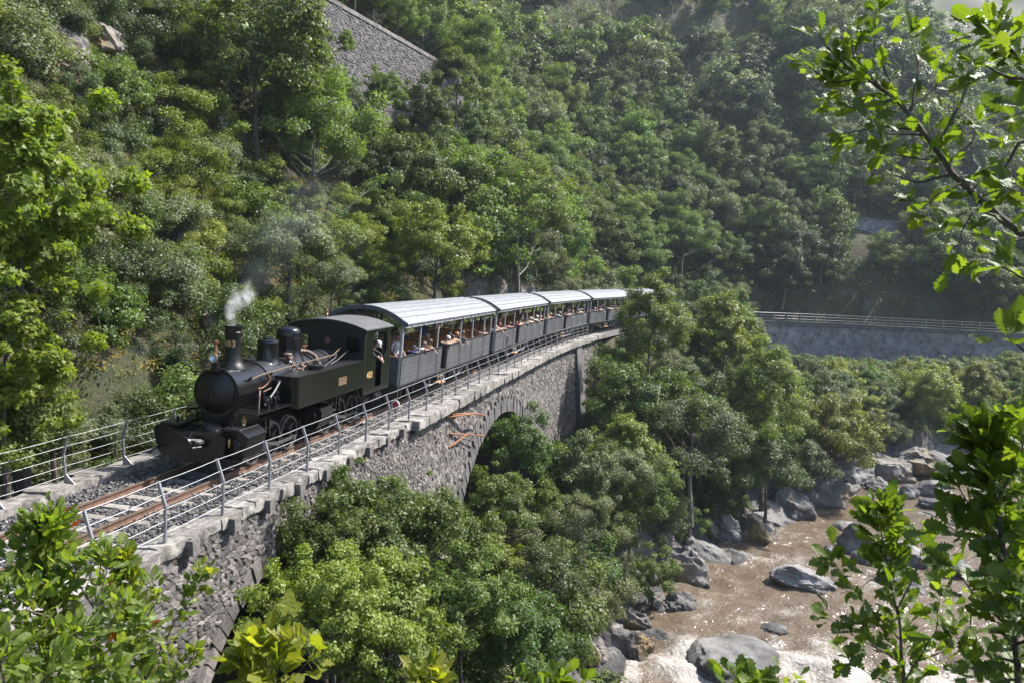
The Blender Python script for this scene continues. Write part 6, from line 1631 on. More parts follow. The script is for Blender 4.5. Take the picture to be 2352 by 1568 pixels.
# the oak whose trunk stands just outside the frame on the right
tb = Vector((2.75, 2.7, hz(2.75, 2.7) - .2))
trunk_top = Vector((2.6, 2.6, 6.8))
fg_plant("oak_tree", "oak branch with lobed sunlit leaves reaching in across the upper right corner", "tree", tb,
         [[9.0, tb, Vector((2.7, 2.7, 3.6)), Vector((2.68, 2.65, 5.2)), trunk_top],
          [1.5, Vector((2.69, 2.68, 4.4)), (2420, 590, 2.6), (2300, 500, 2.65), (2190, 400, 2.75), (2120, 300, 2.8), (2060, 230, 2.9), (1990, 180, 2.95), (1925, 150, 3.0)],
          [.5, (2120, 300, 2.8), (2020, 290, 2.9), (1930, 310, 2.95)], [.5, (2060, 230, 2.9), (2010, 110, 2.95), (2012, 20, 2.95)], [.5, (2190, 400, 2.75), (2110, 420, 2.8), (2040, 400, 2.85)],
          [.5, (2300, 500, 2.65), (2230, 480, 2.6), (2160, 520, 2.65)], [.5, (2150, 340, 2.78), (2210, 230, 2.8), (2235, 150, 2.8)], [.45, (1990, 180, 2.95), (1910, 190, 3.0), (1850, 150, 3.05)],
          [.45, (2050, 230, 2.9), (1970, 250, 2.95), (1900, 235, 3.0)], [.45, (2090, 270, 2.85), (2110, 150, 2.9), (2090, 80, 2.95)], [.45, (2160, 370, 2.76), (2080, 360, 2.75), (2010, 350, 2.8)],
          [.4, (2230, 440, 2.7), (2290, 380, 2.7), (2310, 320, 2.75)], [.4, (2360, 545, 2.6), (2300, 560, 2.55), (2250, 590, 2.55)],
          [1.0, Vector((2.66, 2.65, 5.5)), (2420, 200, 2.3), (2340, 130, 2.3), (2270, 60, 2.35)], [.7, (2420, 300, 2.2), (2340, 330, 2.2), (2300, 400, 2.25)], [.7, (2400, 180, 2.2), (2320, 180, 2.2), (2260, 150, 2.25)],
          [.6, (2420, 420, 2.2), (2350, 450, 2.2), (2310, 430, 2.2)], [.6, (2420, 640, 2.2), (2350, 640, 2.25), (2300, 610, 2.3)], [.6, (2420, 100, 2.2), (2350, 60, 2.25), (2300, 100, 2.25)],
          [.6, (2430, 830, 2.1), (2360, 810, 2.1), (2310, 770, 2.15)], [.5, (2430, 260, 2.1), (2370, 250, 2.1), (2320, 270, 2.1)], [.5, (2430, 560, 2.1), (2380, 500, 2.1), (2350, 470, 2.1)], [.4, (1960, 165, 2.97), (1900, 110, 3.0), (1880, 75, 3.0)], [.4, (2020, 200, 2.92), (1960, 130, 2.95), (1950, 60, 3.0)], [.4, (2085, 255, 2.87), (2150, 200, 2.9), (2180, 140, 2.9)], [.4, (2130, 310, 2.8), (2060, 310, 2.8), (1990, 300, 2.85)], [.4, (2210, 420, 2.72), (2150, 450, 2.7), (2110, 490, 2.7)], [.4, (2170, 380, 2.76), (2230, 330, 2.76), (2250, 280, 2.78)], [.4, (2250, 460, 2.7), (2210, 530, 2.65), (2200, 580, 2.65)]],
         OAKL, .068, 44, 5, .011, up=.45)
def gp(x, y): return Vector((x, y, hz(x, y) - .1))
b1, b2, b3 = at(2340, 1640, 2.3), at(2080, 1640, 3.0), at(2230, 1650, 2.6)
fg_plant("oak_sapling", "dense oak sapling with dark leaves along the lower right edge", "tree", gp(b1.x, b1.y),
         [[1.4, gp(b1.x, b1.y), b1, (2330, 1420, 2.3), (2300, 1230, 2.3), (2280, 1080, 2.35), (2265, 985, 2.4)], [.6, (2310, 1300, 2.3), (2240, 1180, 2.35), (2190, 1100, 2.4)], [.6, (2330, 1450, 2.3), (2250, 1380, 2.35), (2190, 1300, 2.4)],
          [.6, (2320, 1380, 2.3), (2390, 1250, 2.25), (2360, 1100, 2.25)], [.5, (2290, 1150, 2.3), (2350, 1030, 2.3), (2340, 960, 2.3)], [.5, (2335, 1520, 2.3), (2260, 1500, 2.35), (2180, 1450, 2.4)], [.5, (2300, 1230, 2.3), (2230, 1240, 2.3), (2180, 1210, 2.35)],
          [.5, (2340, 1560, 2.3), (2280, 1560, 2.3), (2220, 1520, 2.3)], [.5, (2330, 1400, 2.3), (2380, 1380, 2.2), (2330, 1300, 2.2)], [.5, (2280, 1080, 2.35), (2230, 1040, 2.4), (2235, 1000, 2.4)], [.5, (2330, 1480, 2.3), (2390, 1460, 2.2), (2340, 1400, 2.2)]],
         OAKL, .075, 85, 6, .009, up=.4)
fg_plant("oak_sapling", "slender oak sapling with upright shoots in front of the river boulders", "tree", gp(b2.x, b2.y),
         [[1.2, gp(b2.x, b2.y), b2, (2070, 1450, 3.0), (2045, 1330, 3.05), (2025, 1230, 3.1), (2018, 1165, 3.1)], [.5, (2070, 1470, 3.0), (1990, 1390, 3.05), (1940, 1320, 3.1), (1905, 1280, 3.1)], [.5, (2060, 1400, 3.0), (2110, 1300, 3.0), (2120, 1225, 3.05)],
          [.5, (2075, 1520, 3.0), (1980, 1470, 3.0), (1895, 1415, 3.05)], [.5, (2045, 1330, 3.05), (2000, 1330, 3.0), (1960, 1360, 3.0)], [.5, (2080, 1560, 3.0), (2150, 1450, 2.9), (2160, 1360, 2.9)], [.5, (2080, 1580, 3.0), (2000, 1550, 3.0), (1950, 1510, 3.0)], [.45, (2100, 1520, 2.95), (2180, 1490, 2.9), (2200, 1420, 2.9)], [.45, (2060, 1420, 3.0), (2010, 1440, 3.0), (1970, 1430, 3.0)]],
         OAKL, .07, 58, 7, .007, up=.4)
s1 = at(150, 1700, 3.8); s2 = at(-40, 1650, 3.0); s3 = at(330, 1680, 4.4)
fg_plant("bushy_shrub", "leafy shrub with a few red leaves filling the bottom left corner", "shrub", gp(s1.x, s1.y),
         [[1.2, gp(s1.x, s1.y), s1, (140, 1500, 3.8), (120, 1350, 3.8), (105, 1240, 3.85), (110, 1190, 3.85)], [.7, (140, 1500, 3.8), (220, 1400, 3.8), (250, 1290, 3.9), (235, 1265, 3.9)], [.7, (120, 1500, 3.8), (40, 1420, 3.6), (10, 1330, 3.6)], [.7, (150, 1560, 3.8), (270, 1480, 3.8), (330, 1420, 3.9)],
          [.7, (150, 1580, 3.8), (20, 1530, 3.5), (-20, 1440, 3.4)], [.6, (120, 1380, 3.8), (60, 1310, 3.8), (30, 1260, 3.8)], [.6, (220, 1400, 3.8), (180, 1340, 3.8), (170, 1290, 3.8)], [.6, (150, 1580, 3.8), (210, 1530, 3.6), (280, 1530, 3.6)], [.6, (130, 1420, 3.7), (60, 1400, 3.6), (80, 1350, 3.6)],
          [.6, (140, 1540, 3.7), (90, 1500, 3.6), (60, 1460, 3.6)], [.6, (160, 1600, 3.6), (100, 1580, 3.4), (40, 1570, 3.4)], [.6, (200, 1500, 3.7), (240, 1450, 3.7), (290, 1370, 3.8)], [.6, (170, 1600, 3.7), (230, 1590, 3.6), (330, 1560, 3.6)], [.6, (20, 1600, 3.4), (0, 1520, 3.3), (20, 1480, 3.3)], [.6, (200, 1600, 3.6), (150, 1470, 3.6), (190, 1440, 3.6)], [.6, (60, 1600, 3.4), (120, 1540, 3.4), (160, 1520, 3.4)]],
         SHRL, .062, 190, 8, .010, extra=(REDL, .008), up=.5, spread=.11)
fg_plant("bushy_shrub", "yellow tipped shrub shoots in front of the parapet at the lower left", "shrub", gp(s3.x, s3.y),
         [[1.0, gp(s3.x, s3.y), s3, (335, 1560, 4.4), (310, 1430, 4.4), (300, 1330, 4.5), (275, 1275, 4.5)], [.6, (335, 1560, 4.4), (400, 1430, 4.4), (440, 1370, 4.5), (470, 1310, 4.5)], [.6, (310, 1430, 4.4), (250, 1360, 4.4), (215, 1275, 4.4)], [.6, (335, 1580, 4.4), (430, 1530, 4.4), (450, 1490, 4.4)], [.6, (330, 1530, 4.4), (280, 1500, 4.4), (250, 1440, 4.4)], [.6, (340, 1600, 4.4), (400, 1560, 4.3), (380, 1500, 4.3)], [.5, (315, 1450, 4.4), (360, 1380, 4.4), (350, 1330, 4.4)]],
         SHRL[4:] + MAPL[:1], .055, 130, 9, .009, up=.5, spread=.06)
s4 = at(640, 1690, 2.5)
fg_plant("maple_sprig", "bright yellow green maple leaves at the bottom edge left of centre", "plant", gp(s4.x, s4.y),
         [[.8, gp(s4.x, s4.y), s4, (630, 1570, 2.5), (610, 1510, 2.5), (570, 1480, 2.5)], [.5, (630, 1580, 2.5), (690, 1540, 2.5), (720, 1500, 2.5)], [.5, (625, 1560, 2.5), (660, 1500, 2.5), (650, 1475, 2.5)], [.5, (640, 1600, 2.5), (560, 1560, 2.5), (530, 1520, 2.5)]],
         MAPL, .085, 26, 10, .005, up=.7, tipn=6)
s5 = at(980, 1680, 2.6); s6 = at(1240, 1690, 2.7); s7 = at(1700, 1690, 2.6)
fg_plant("maple_sprig", "small sprig of maple leaves peeking up at the bottom centre", "plant", gp(s5.x, s5.y), [[.7, gp(s5.x, s5.y), s5, (985, 1590, 2.6), (990, 1535, 2.6)], [.5, (985, 1600, 2.6), (1000, 1560, 2.6), (975, 1545, 2.6)]], MAPL, .06, 18, 11, .004, up=.6, tipn=5)
fg_plant("oak_sprig", "small sprigs of oak leaves at the bottom edge right of centre", "plant", gp(s6.x, s6.y), [[.7, gp(s6.x, s6.y), s6, (1250, 1600, 2.7), (1290, 1555, 2.7)], [.5, (1245, 1620, 2.7), (1200, 1575, 2.7), (1180, 1560, 2.7)], [.5, (1250, 1600, 2.7), (1330, 1580, 2.7), (1350, 1560, 2.7)]], OAKL, .06, 22, 12, .004, up=.6, tipn=5)
fg_plant("oak_sprig", "oak leaves at the bottom edge in front of the rapids", "plant", gp(s7.x, s7.y), [[.7, gp(s7.x, s7.y), s7, (1710, 1600, 2.6), (1740, 1555, 2.6)], [.5, (1700, 1620, 2.6), (1690, 1570, 2.6), (1670, 1560, 2.6)], [.5, (1710, 1610, 2.6), (1790, 1580, 2.6), (1830, 1560, 2.6)]], OAKL, .06, 22, 13, .004, up=.6, tipn=5)
# ------------------------------------------------------------------ people
import bmesh
def flat_mat(name, col, rough=.8, bump=.15): return surf(name, [tuple(c * .82 for c in col), col, tuple(min(1, c * 1.12) for c in col)], 9, rough, bump=bump, bscale=30)
SKIN = [flat_mat("skin_fair", (.37, .245, .19), .55, .05), flat_mat("skin_tanned", (.26, .165, .12), .55, .05)]
M_EYE = flat_mat("eyes", (.02, .016, .014), .3, 0)
POSES = {
    # pelvis, chest, neck, head, (shoulder, elbow, wrist) r and l, (hip, knee, ankle) r and l; the figure faces -y
    'stand': ((0, .02, .93), (0, .0, 1.25), (0, -.01, 1.46), (0, -.04, 1.62), ((.18, 0, 1.38), (.25, -.06, 1.12), (.2, -.26, 1.02)), ((-.18, 0, 1.38), (-.26, -.04, 1.12), (-.2, -.22, .98)), ((.09, .02, .88), (.1, -.02, .48), (.1, .03, .08)), ((-.09, .02, .88), (-.1, -.02, .48), (-.1, .03, .08))),
    'raise': ((0, .02, .93), (0, .0, 1.25), (0, -.01, 1.46), (.02, -.05, 1.62), ((.18, 0, 1.38), (.3, -.1, 1.52), (.28, -.18, 1.78)), ((-.18, 0, 1.38), (-.26, -.1, 1.14), (-.16, -.3, 1.08)), ((.09, .02, .88), (.1, -.02, .48), (.1, .03, .08)), ((-.09, .02, .88), (-.1, -.02, .48), (-.1, .03, .08))),
    'lean': ((0, .16, .52), (0, -.1, .83), (0, -.22, 1.02), (.01, -.33, 1.13), ((.17, -.14, .96), (.29, -.42, .97), (.04, -.5, .985)), ((-.17, -.14, .96), (-.29, -.42, .97), (-.05, -.53, .99)), ((.09, .16, .48), (.1, -.2, .46), (.1, -.2, .08)), ((-.09, .16, .48), (-.1, -.2, .46), (-.1, -.2, .08))),
    'hang': ((0, .12, .6), (0, -.14, .92), (0, -.27, 1.1), (.02, -.38, 1.2), ((.17, -.18, 1.05), (.26, -.46, 1.0), (.24, -.62, .86)), ((-.17, -.18, 1.05), (-.2, -.48, .99), (.0, -.55, 1.0)), ((.09, .12, .56), (.1, -.2, .5), (.1, -.16, .08)), ((-.09, .12, .56), (-.1, -.2, .5), (-.1, -.16, .08))),
    'sit': ((0, .02, .5), (0, .06, .86), (0, .04, 1.08), (0, .0, 1.24), ((.18, .05, 1.0), (.25, -.05, .78), (.14, -.27, .7)), ((-.18, .05, 1.0), (-.25, -.05, .78), (-.14, -.27, .7)), ((.1, 0, .48), (.12, -.42, .5), (.12, -.42, .08)), ((-.1, 0, .48), (-.12, -.42, .5), (-.12, -.42, .08))),
    'drive': ((0, .14, .86), (0, -.1, 1.14), (0, -.22, 1.31), (.03, -.33, 1.4), ((.18, -.13, 1.25), (.25, -.38, 1.1), (.12, -.46, .98)), ((-.18, -.13, 1.25), (-.26, -.36, 1.06), (-.02, -.46, .95)), ((.09, .14, .82), (.1, .05, .44), (.1, .1, .08)), ((-.09, .14, .82), (-.1, .05, .44), (-.1, .1, .08))),
}
BODY = {}
def make_body(pose):
    pel, chest, neck, head, ra, la, rl, ll = POSES[pose]
    V = lambda p: Vector(p)
    bm = bmesh.new(); lay = bm.verts.layers.skin.verify(); lab = []
    def add(p, r_, l, prev=None):
        v = bm.verts.new(V(p)); v[lay].radius = (r_, r_) if not isinstance(r_, tuple) else r_; lab.append((V(p), l))
        if prev is not None: bm.edges.new((prev, v))
        return v
    P = add(pel, (.135, .11), 2); P[lay].use_root = True
    W = add(V(pel).lerp(V(chest), .5), (.125, .1), 1, P); C = add(chest, (.15, .11), 1, W); U = add(V(chest).lerp(V(neck), .6), (.11, .085), 1, C)
    N = add(neck, .052, 0, U); hd = V(head); dn = (hd - V(neck)).normalized()
    H0 = add(hd - dn * .06, (.066, .075), 0, N); H1 = add(hd + dn * .03, (.078, .092), 0, H0); H2 = add(hd + dn * .1, (.058, .068), 0, H1)
    fwd = V((0, -1, 0)); fwd = (fwd - dn * fwd.dot(dn)).normalized(); add(hd + fwd * .105 - dn * .012, .014, 0, H1)
    for sx in (1, -1): add(hd + V((sx * .088, .012, 0)), .018, 0, H1)
    for (s, e, w), sx in ((ra, 1), (la, -1)):
        S = add(s, .062, 1, U); M_ = add(V(s).lerp(V(e), .6), .047, 1, S); E_ = add(e, .04, 5, M_); F = add(V(e).lerp(V(w), .55), .036, 5, E_); Wr = add(w, .026, 0, F)
        d_ = (V(w) - V(e)).normalized(); sd = d_.cross(V((0, 0, 1))); sd = sd.normalized() if sd.length > .1 else V((1, 0, 0)); dwn = d_.cross(sd)
        pm = add(V(w) + d_ * .055, (.034, .018), 0, Wr)
        for k, (o_, L) in enumerate(((-.03, .062), (-.01, .075), (.01, .07), (.028, .055))):
            a = add(V(w) + d_ * .095 + sd * o_, .010, 0, pm); b = add(V(w) + d_ * (.095 + L * .5) + sd * o_ * 1.15 - V((0, 0, .008)), .009, 0, a); add(V(w) + d_ * (.095 + L * .9) + sd * o_ * 1.2 - V((0, 0, .03)), .007, 0, b)
        a = add(V(w) + d_ * .045 + sd * .045 * sx, .011, 0, Wr); add(V(w) + d_ * .085 + sd * .06 * sx, .009, 0, a)
    for h, k, a in (rl, ll):
        Hh = add(h, .09, 2, P); K = add(k, .058, 2, Hh); c = add(V(k).lerp(V(a), .4), .055, 2, K); A = add(a, .036, 2, c); add(V(a) + V((0, -.16, -.045)), .034, 3, A)
    me = bpy.data.meshes.new("body_cage"); bm.to_mesh(me); bm.free()
    o = bpy.data.objects.new("body_cage", me); COL.objects.link(o)
    sk = o.modifiers.new("skin", 'SKIN'); sk.use_smooth_shade = True; o.modifiers.new("sub", 'SUBSURF').levels = 1
    dg = bpy.context.evaluated_depsgraph_get(); out = bpy.data.meshes.new_from_object(o.evaluated_get(dg)); bpy.data.objects.remove(o); bpy.data.meshes.remove(me)
    out.name = "person"; out.materials.clear()
    for m in (SKIN[0], SKIN[0], SKIN[0], SKIN[0], M_EYE, SKIN[0]): out.materials.append(m)
    pts = np.array([p for p, _ in lab]); ls = np.array([l for _, l in lab]); cen = np.array([p.center for p in out.polygons])
    out.polygons.foreach_set("material_index", ls[np.argmin(((cen[:, None] - pts[None]) ** 2).sum(2), 1)].astype(np.int32)); out.polygons.foreach_set("use_smooth", np.ones(len(out.polygons), bool))
    # eyes and mouth
    b2 = bmesh.new(); b2.from_mesh(out)
    for off, sc in ((V((.032, 0, 0)) + fwd * .086 + dn * .022, (.014, .008, .009)), (V((-.032, 0, 0)) + fwd * .086 + dn * .022, (.014, .008, .009)), (fwd * .082 - dn * .05, (.024, .006, .005))):
        q = bmesh.ops.create_icosphere(b2, subdivisions=1, radius=1, matrix=Matrix.Translation(hd + off) @ Matrix.Diagonal((*sc, 1)))
        for v in q['verts']:
            for f in v.link_faces: f.material_index = 4
    b2.to_mesh(out); b2.free()
    BODY[pose] = (out, hd, dn, fwd)
for p_ in POSES: make_body(p_)
def hair_mesh(name, kind):
    b = bmesh.new(); bmesh.ops.create_icosphere(b, subdivisions=3, radius=1); kill = []
    for v in b.verts:
        x, y, z = v.co
        keep = (z > .12 - .55 * max(0, y)) if kind == 'short' else (z > .18 - 1.4 * max(0, y + .05)) if kind == 'long' else z > .22
        if not keep: kill.append(v)
    bmesh.ops.delete(b, geom=kill, context='VERTS')
    for v in b.verts:
        n = 1 + (.07 * mnoise.noise(v.co * 4) if kind != 'cap' else 0); v.co = Vector((v.co.x * .092 * n, v.co.y * .112 * n, v.co.z * (.12 if kind != 'long' else .135) * n))
    if kind == 'cap':
        vs = [b.verts.new((math.sin(a) * .085, -math.cos(a) * (.105 + e), .028 - e * .25)) for e in (0, .075) for a in np.linspace(-.9, .9, 7)]
        for k in range(6): b.faces.new((vs[k], vs[k + 1], vs[8 + k], vs[7 + k]))
    me = bpy.data.meshes.new(name); b.to_mesh(me); b.free(); me.polygons.foreach_set("use_smooth", [True] * len(me.polygons)); me.materials.append(M_EYE)
    return me
HAIR = {k: hair_mesh("cap" if k == 'cap' else "hair", k) for k in ('short', 'long', 'cap')}
COLR = {'white': (.72, .71, .69), 'pale grey': (.46, .46, .47), 'red': (.55, .05, .05), 'crimson': (.5, .04, .1), 'orange': (.72, .3, .06), 'yellow': (.7, .5, .1), 'blue': (.06, .16, .5), 'navy': (.03, .045, .12), 'black': (.018, .018, .02), 'pink': (.65, .36, .36), 'mint': (.5, .6, .55), 'lilac': (.5, .47, .6), 'beige': (.5, .42, .32), 'brown': (.2, .12, .07), 'peach': (.7, .42, .3), 'green': (.1, .25, .12), 'sky blue': (.3, .45, .65)}
HAIRC = {'dark': (.02, .015, .012), 'brown': (.09, .05, .028), 'blond': (.42, .3, .15), 'white': (.6, .58, .55), 'ginger': (.3, .12, .04), 'grey': (.28, .27, .26)}
def person(M, pose, shirt, hair, style='short', scale=1.0, rot=0.0, label='', skin=0, trousers='navy', cap=None):
    me, hd, dn, fwd = BODY[pose]
    o = link("person", me); T = M @ Matrix.Rotation(rot, 4, 'Z') @ Matrix.Scale(scale, 4); o.matrix_world = T
    for k, m in enumerate((SKIN[skin], flat_mat("cloth " + shirt, COLR[shirt]), flat_mat("cloth " + trousers, COLR[trousers]), flat_mat("shoe", (.03, .025, .02)), M_EYE, flat_mat("cloth " + shirt, COLR[shirt]) if shirt in ("black", "navy") else SKIN[skin])):
        o.material_slots[k].link = 'OBJECT'; o.material_slots[k].material = m
    z = dn; y = -fwd; x = y.cross(z); Rm = Matrix((x, y, z)).transposed().to_4x4()
    h = link("cap" if style == 'cap' else "hair", HAIR[style], o); h.matrix_parent_inverse = Matrix.Identity(4); h.matrix_basis = Matrix.Translation(hd + dn * .03 + y * .012) @ Rm
    h.material_slots[0].link = 'OBJECT'; h.material_slots[0].material = flat_mat("cap " + cap, COLR[cap]) if style == 'cap' else flat_mat("hair " + hair, HAIRC[hair], .6)
    setp(o, label, "person")
    return o
def lm(root): return Matrix.LocRotScale(Vector(root.location), root.rotation_euler.to_quaternion(), Vector((1, 1, 1)))
eng = bpy.data.objects["steam_locomotive"]; ME = lm(eng)
person(ME @ Matrix.Translation((8.22, -.83, .97)), 'drive', 'black', 'grey', 'cap', 1.0, .15, "driver in black with a pale cap leaning out of the cab", trousers='black', cap='pale grey')
person(ME @ Matrix.Translation((8.68, -.72, .97)), 'stand', 'black', 'dark', 'short', .97, -.5, "dark haired person in black standing behind the leaning driver in the cab", trousers='black')
CREW = [
    # car, x, y (inner side), pose, shirt, hair, style, scale, turn
    [(.75, -.8, 'stand', 'pale grey', 'dark', 'short', .93, -.5), (1.45, -.9, 'lean', 'navy', 'dark', 'cap', .8, .2), (2.55, -.86, 'lean', 'white', 'brown', 'short', .93, .3), (3.15, -.86, 'hang', 'brown', 'brown', 'long', .88, .1), (2.4, -.1, 'raise', 'pink', 'dark', 'long', .92, .6), (4.25, -.75, 'sit', 'blue', 'grey', 'short', 1.0, .6), (5.6, -.85, 'lean', 'beige', 'white', 'short', .98, 0),
     (6.35, -.86, 'lean', 'peach', 'dark', 'short', .9, -.2), (6.75, -.8, 'hang', 'peach', 'ginger', 'long', .98, .2), (7.6, -.82, 'hang', 'black', 'dark', 'short', 1.0, .3), (8.2, -.55, 'sit', 'white', 'grey', 'short', 1.08, .4), (9.55, -.5, 'stand', 'yellow', 'brown', 'short', .93, .3), (8.95, -.8, 'sit', 'orange', 'dark', 'long', .95, 1.2), (10.85, -.8, 'sit', 'peach', 'ginger', 'long', .9, .2), (11.6, -.86, 'lean', 'pink', 'brown', 'short', .85, 0),
     (.35, .2, 'sit', 'white', 'dark', 'short', .86, -1.5), (.5, .85, 'stand', 'white', 'grey', 'short', 1.0, -1.2), (7.2, .4, 'stand', 'navy', 'dark', 'short', .95, -.4), (3.8, .5, 'sit', 'red', 'dark', 'long', 1.0, 1.4)],
    [(.5, -.86, 'lean', 'sky blue', 'blond', 'short', .82, 0), (1.0, -.86, 'hang', 'peach', 'brown', 'long', .85, .2), (2.0, -.86, 'lean', 'peach', 'dark', 'long', .9, -.2), (2.55, -.8, 'sit', 'red', 'brown', 'long', 1.12, .3), (3.05, -.75, 'sit', 'orange', 'blond', 'long', 1.15, .1), (3.6, -.4, 'raise', 'crimson', 'dark', 'short', .9, -.3), (3.45, -.86, 'lean', 'pink', 'brown', 'short', .85, .2), (5.7, -.86, 'lean', 'red', 'dark', 'short', .85, 0), (6.1, -.8, 'hang', 'white', 'dark', 'short', .95, .3), (7.6, -.86, 'lean', 'peach', 'dark', 'long', .92, 0),
     (8.3, -.86, 'hang', 'beige', 'blond', 'short', .9, .2), (9.0, -.86, 'lean', 'white', 'grey', 'short', .95, -.2), (9.4, -.5, 'stand', 'lilac', 'dark', 'short', .93, .1), (10.2, -.86, 'hang', 'white', 'white', 'short', .95, .2), (11.7, -.86, 'lean', 'beige', 'blond', 'short', .9, 0), (6.9, .3, 'stand', 'black', 'dark', 'short', .96, .5)],
    [(.45, -.86, 'lean', 'peach', 'blond', 'short', .85, 0), (1.0, -.86, 'hang', 'peach', 'blond', 'short', .86, .3), (1.5, -.6, 'sit', 'brown', 'brown', 'short', 1.1, .3), (2.6, -.7, 'stand', 'mint', 'brown', 'short', .88, .2), (3.4, -.86, 'hang', 'mint', 'grey', 'short', .9, .2), (4.1, -.8, 'sit', 'black', 'dark', 'long', 1.0, .4), (5.8, -.86, 'lean', 'beige', 'brown', 'long', 1.0, 0), (6.3, -.8, 'hang', 'pink', 'brown', 'short', 1.02, -.1), (7.6, -.86, 'lean', 'sky blue', 'blond', 'short', .88, 0), (8.3, -.6, 'stand', 'lilac', 'dark', 'short', .88, .2),
     (9.2, -.5, 'stand', 'pink', 'brown', 'short', .88, .1), (9.7, -.86, 'lean', 'peach', 'blond', 'long', .9, .1), (10.4, -.86, 'hang', 'white', 'grey', 'short', .9, 0), (11.5, -.6, 'stand', 'beige', 'grey', 'short', .88, .2)],
    [(.8, -.7, 'stand', 'blue', 'grey', 'short', .92, .2), (1.5, -.86, 'lean', 'sky blue', 'white', 'short', .85, 0), (2.6, -.86, 'lean', 'red', 'dark', 'long', 1.0, .3), (3.3, -.8, 'hang', 'white', 'brown', 'short', .98, -.2), (4.2, -.7, 'stand', 'beige', 'dark', 'cap', .85, 0), (5.8, -.86, 'hang', 'white', 'dark', 'short', .95, 0), (6.6, -.86, 'lean', 'peach', 'brown', 'long', .9, .2), (7.8, -.86, 'lean', 'green', 'brown', 'short', .95, 0), (9.0, -.86, 'lean', 'pink', 'dark', 'short', .92, .2)],
    [(1.2, -.86, 'lean', 'peach', 'brown', 'short', .92, 0), (3.0, -.86, 'hang', 'white', 'dark', 'short', .95, .2), (6.0, -.86, 'lean', 'orange', 'brown', 'long', .95, 0)]]
ACT = {'stand': 'standing', 'raise': 'with one arm raised', 'lean': 'arms folded on the rail', 'hang': 'one arm hanging out', 'sit': 'sitting'}
NTH = ["frontmost", "second", "third", "fourth", "fifth", "sixth", "seventh", "eighth", "ninth", "tenth", "eleventh", "twelfth", "thirteenth", "fourteenth", "fifteenth", "sixteenth", "seventeenth", "eighteenth", "nineteenth"]
pr_ = random.Random(4)
for ci, lst in enumerate(CREW):
    MC = lm(CARS[ci])
    for k, (x, y, po, sh, ha, st, sc, tu) in enumerate(sorted(lst)):
        who = "%s person in the %s carriage, %s haired, in %s, %s" % (NTH[k], ORD[ci], ha, sh, ACT[po])
        if st == 'cap': who = "%s person in the %s carriage, in %s and a cap, %s" % (NTH[k], ORD[ci], sh, ACT[po])
        person(MC @ Matrix.Translation((x, y, 1.93 - .985 * sc if po == 'lean' else 1.94 - 1.0 * sc if po == 'hang' else .95)), po, sh, ha, st, sc, tu, who, pr_.random() < .4, pr_.choice(['navy', 'black', 'brown', 'beige']), 'navy' if st == 'cap' else None)
# ------------------------------------------------------------------ round lineside disc beside the first carriage
dsk = empty("signal_disc", tp(12.6, 1.75, -.1), (0, 0, -R(25)), label="small round red disc with white rim beside the track, below the first carriage", cat="sign")
MB().box((-.02, -.01, 0), (.02, .01, .5)).build("stake", M_GALV, dsk)
fc = MB().lathe([(.001, -.012), (.15, -.012), (.15, .012), (.001, .012)], (0, 0, .5), 'Y', 28).build("rim", flat_mat("sign white", (.75, .74, .72), .5, 0), dsk)
MB().lathe([(.001, -.018), (.105, -.018), (.105, -.013), (.001, -.013)], (0, 0, .5), 'Y', 28).build("face", flat_mat("sign red", (.42, .04, .035), .5, 0), dsk)

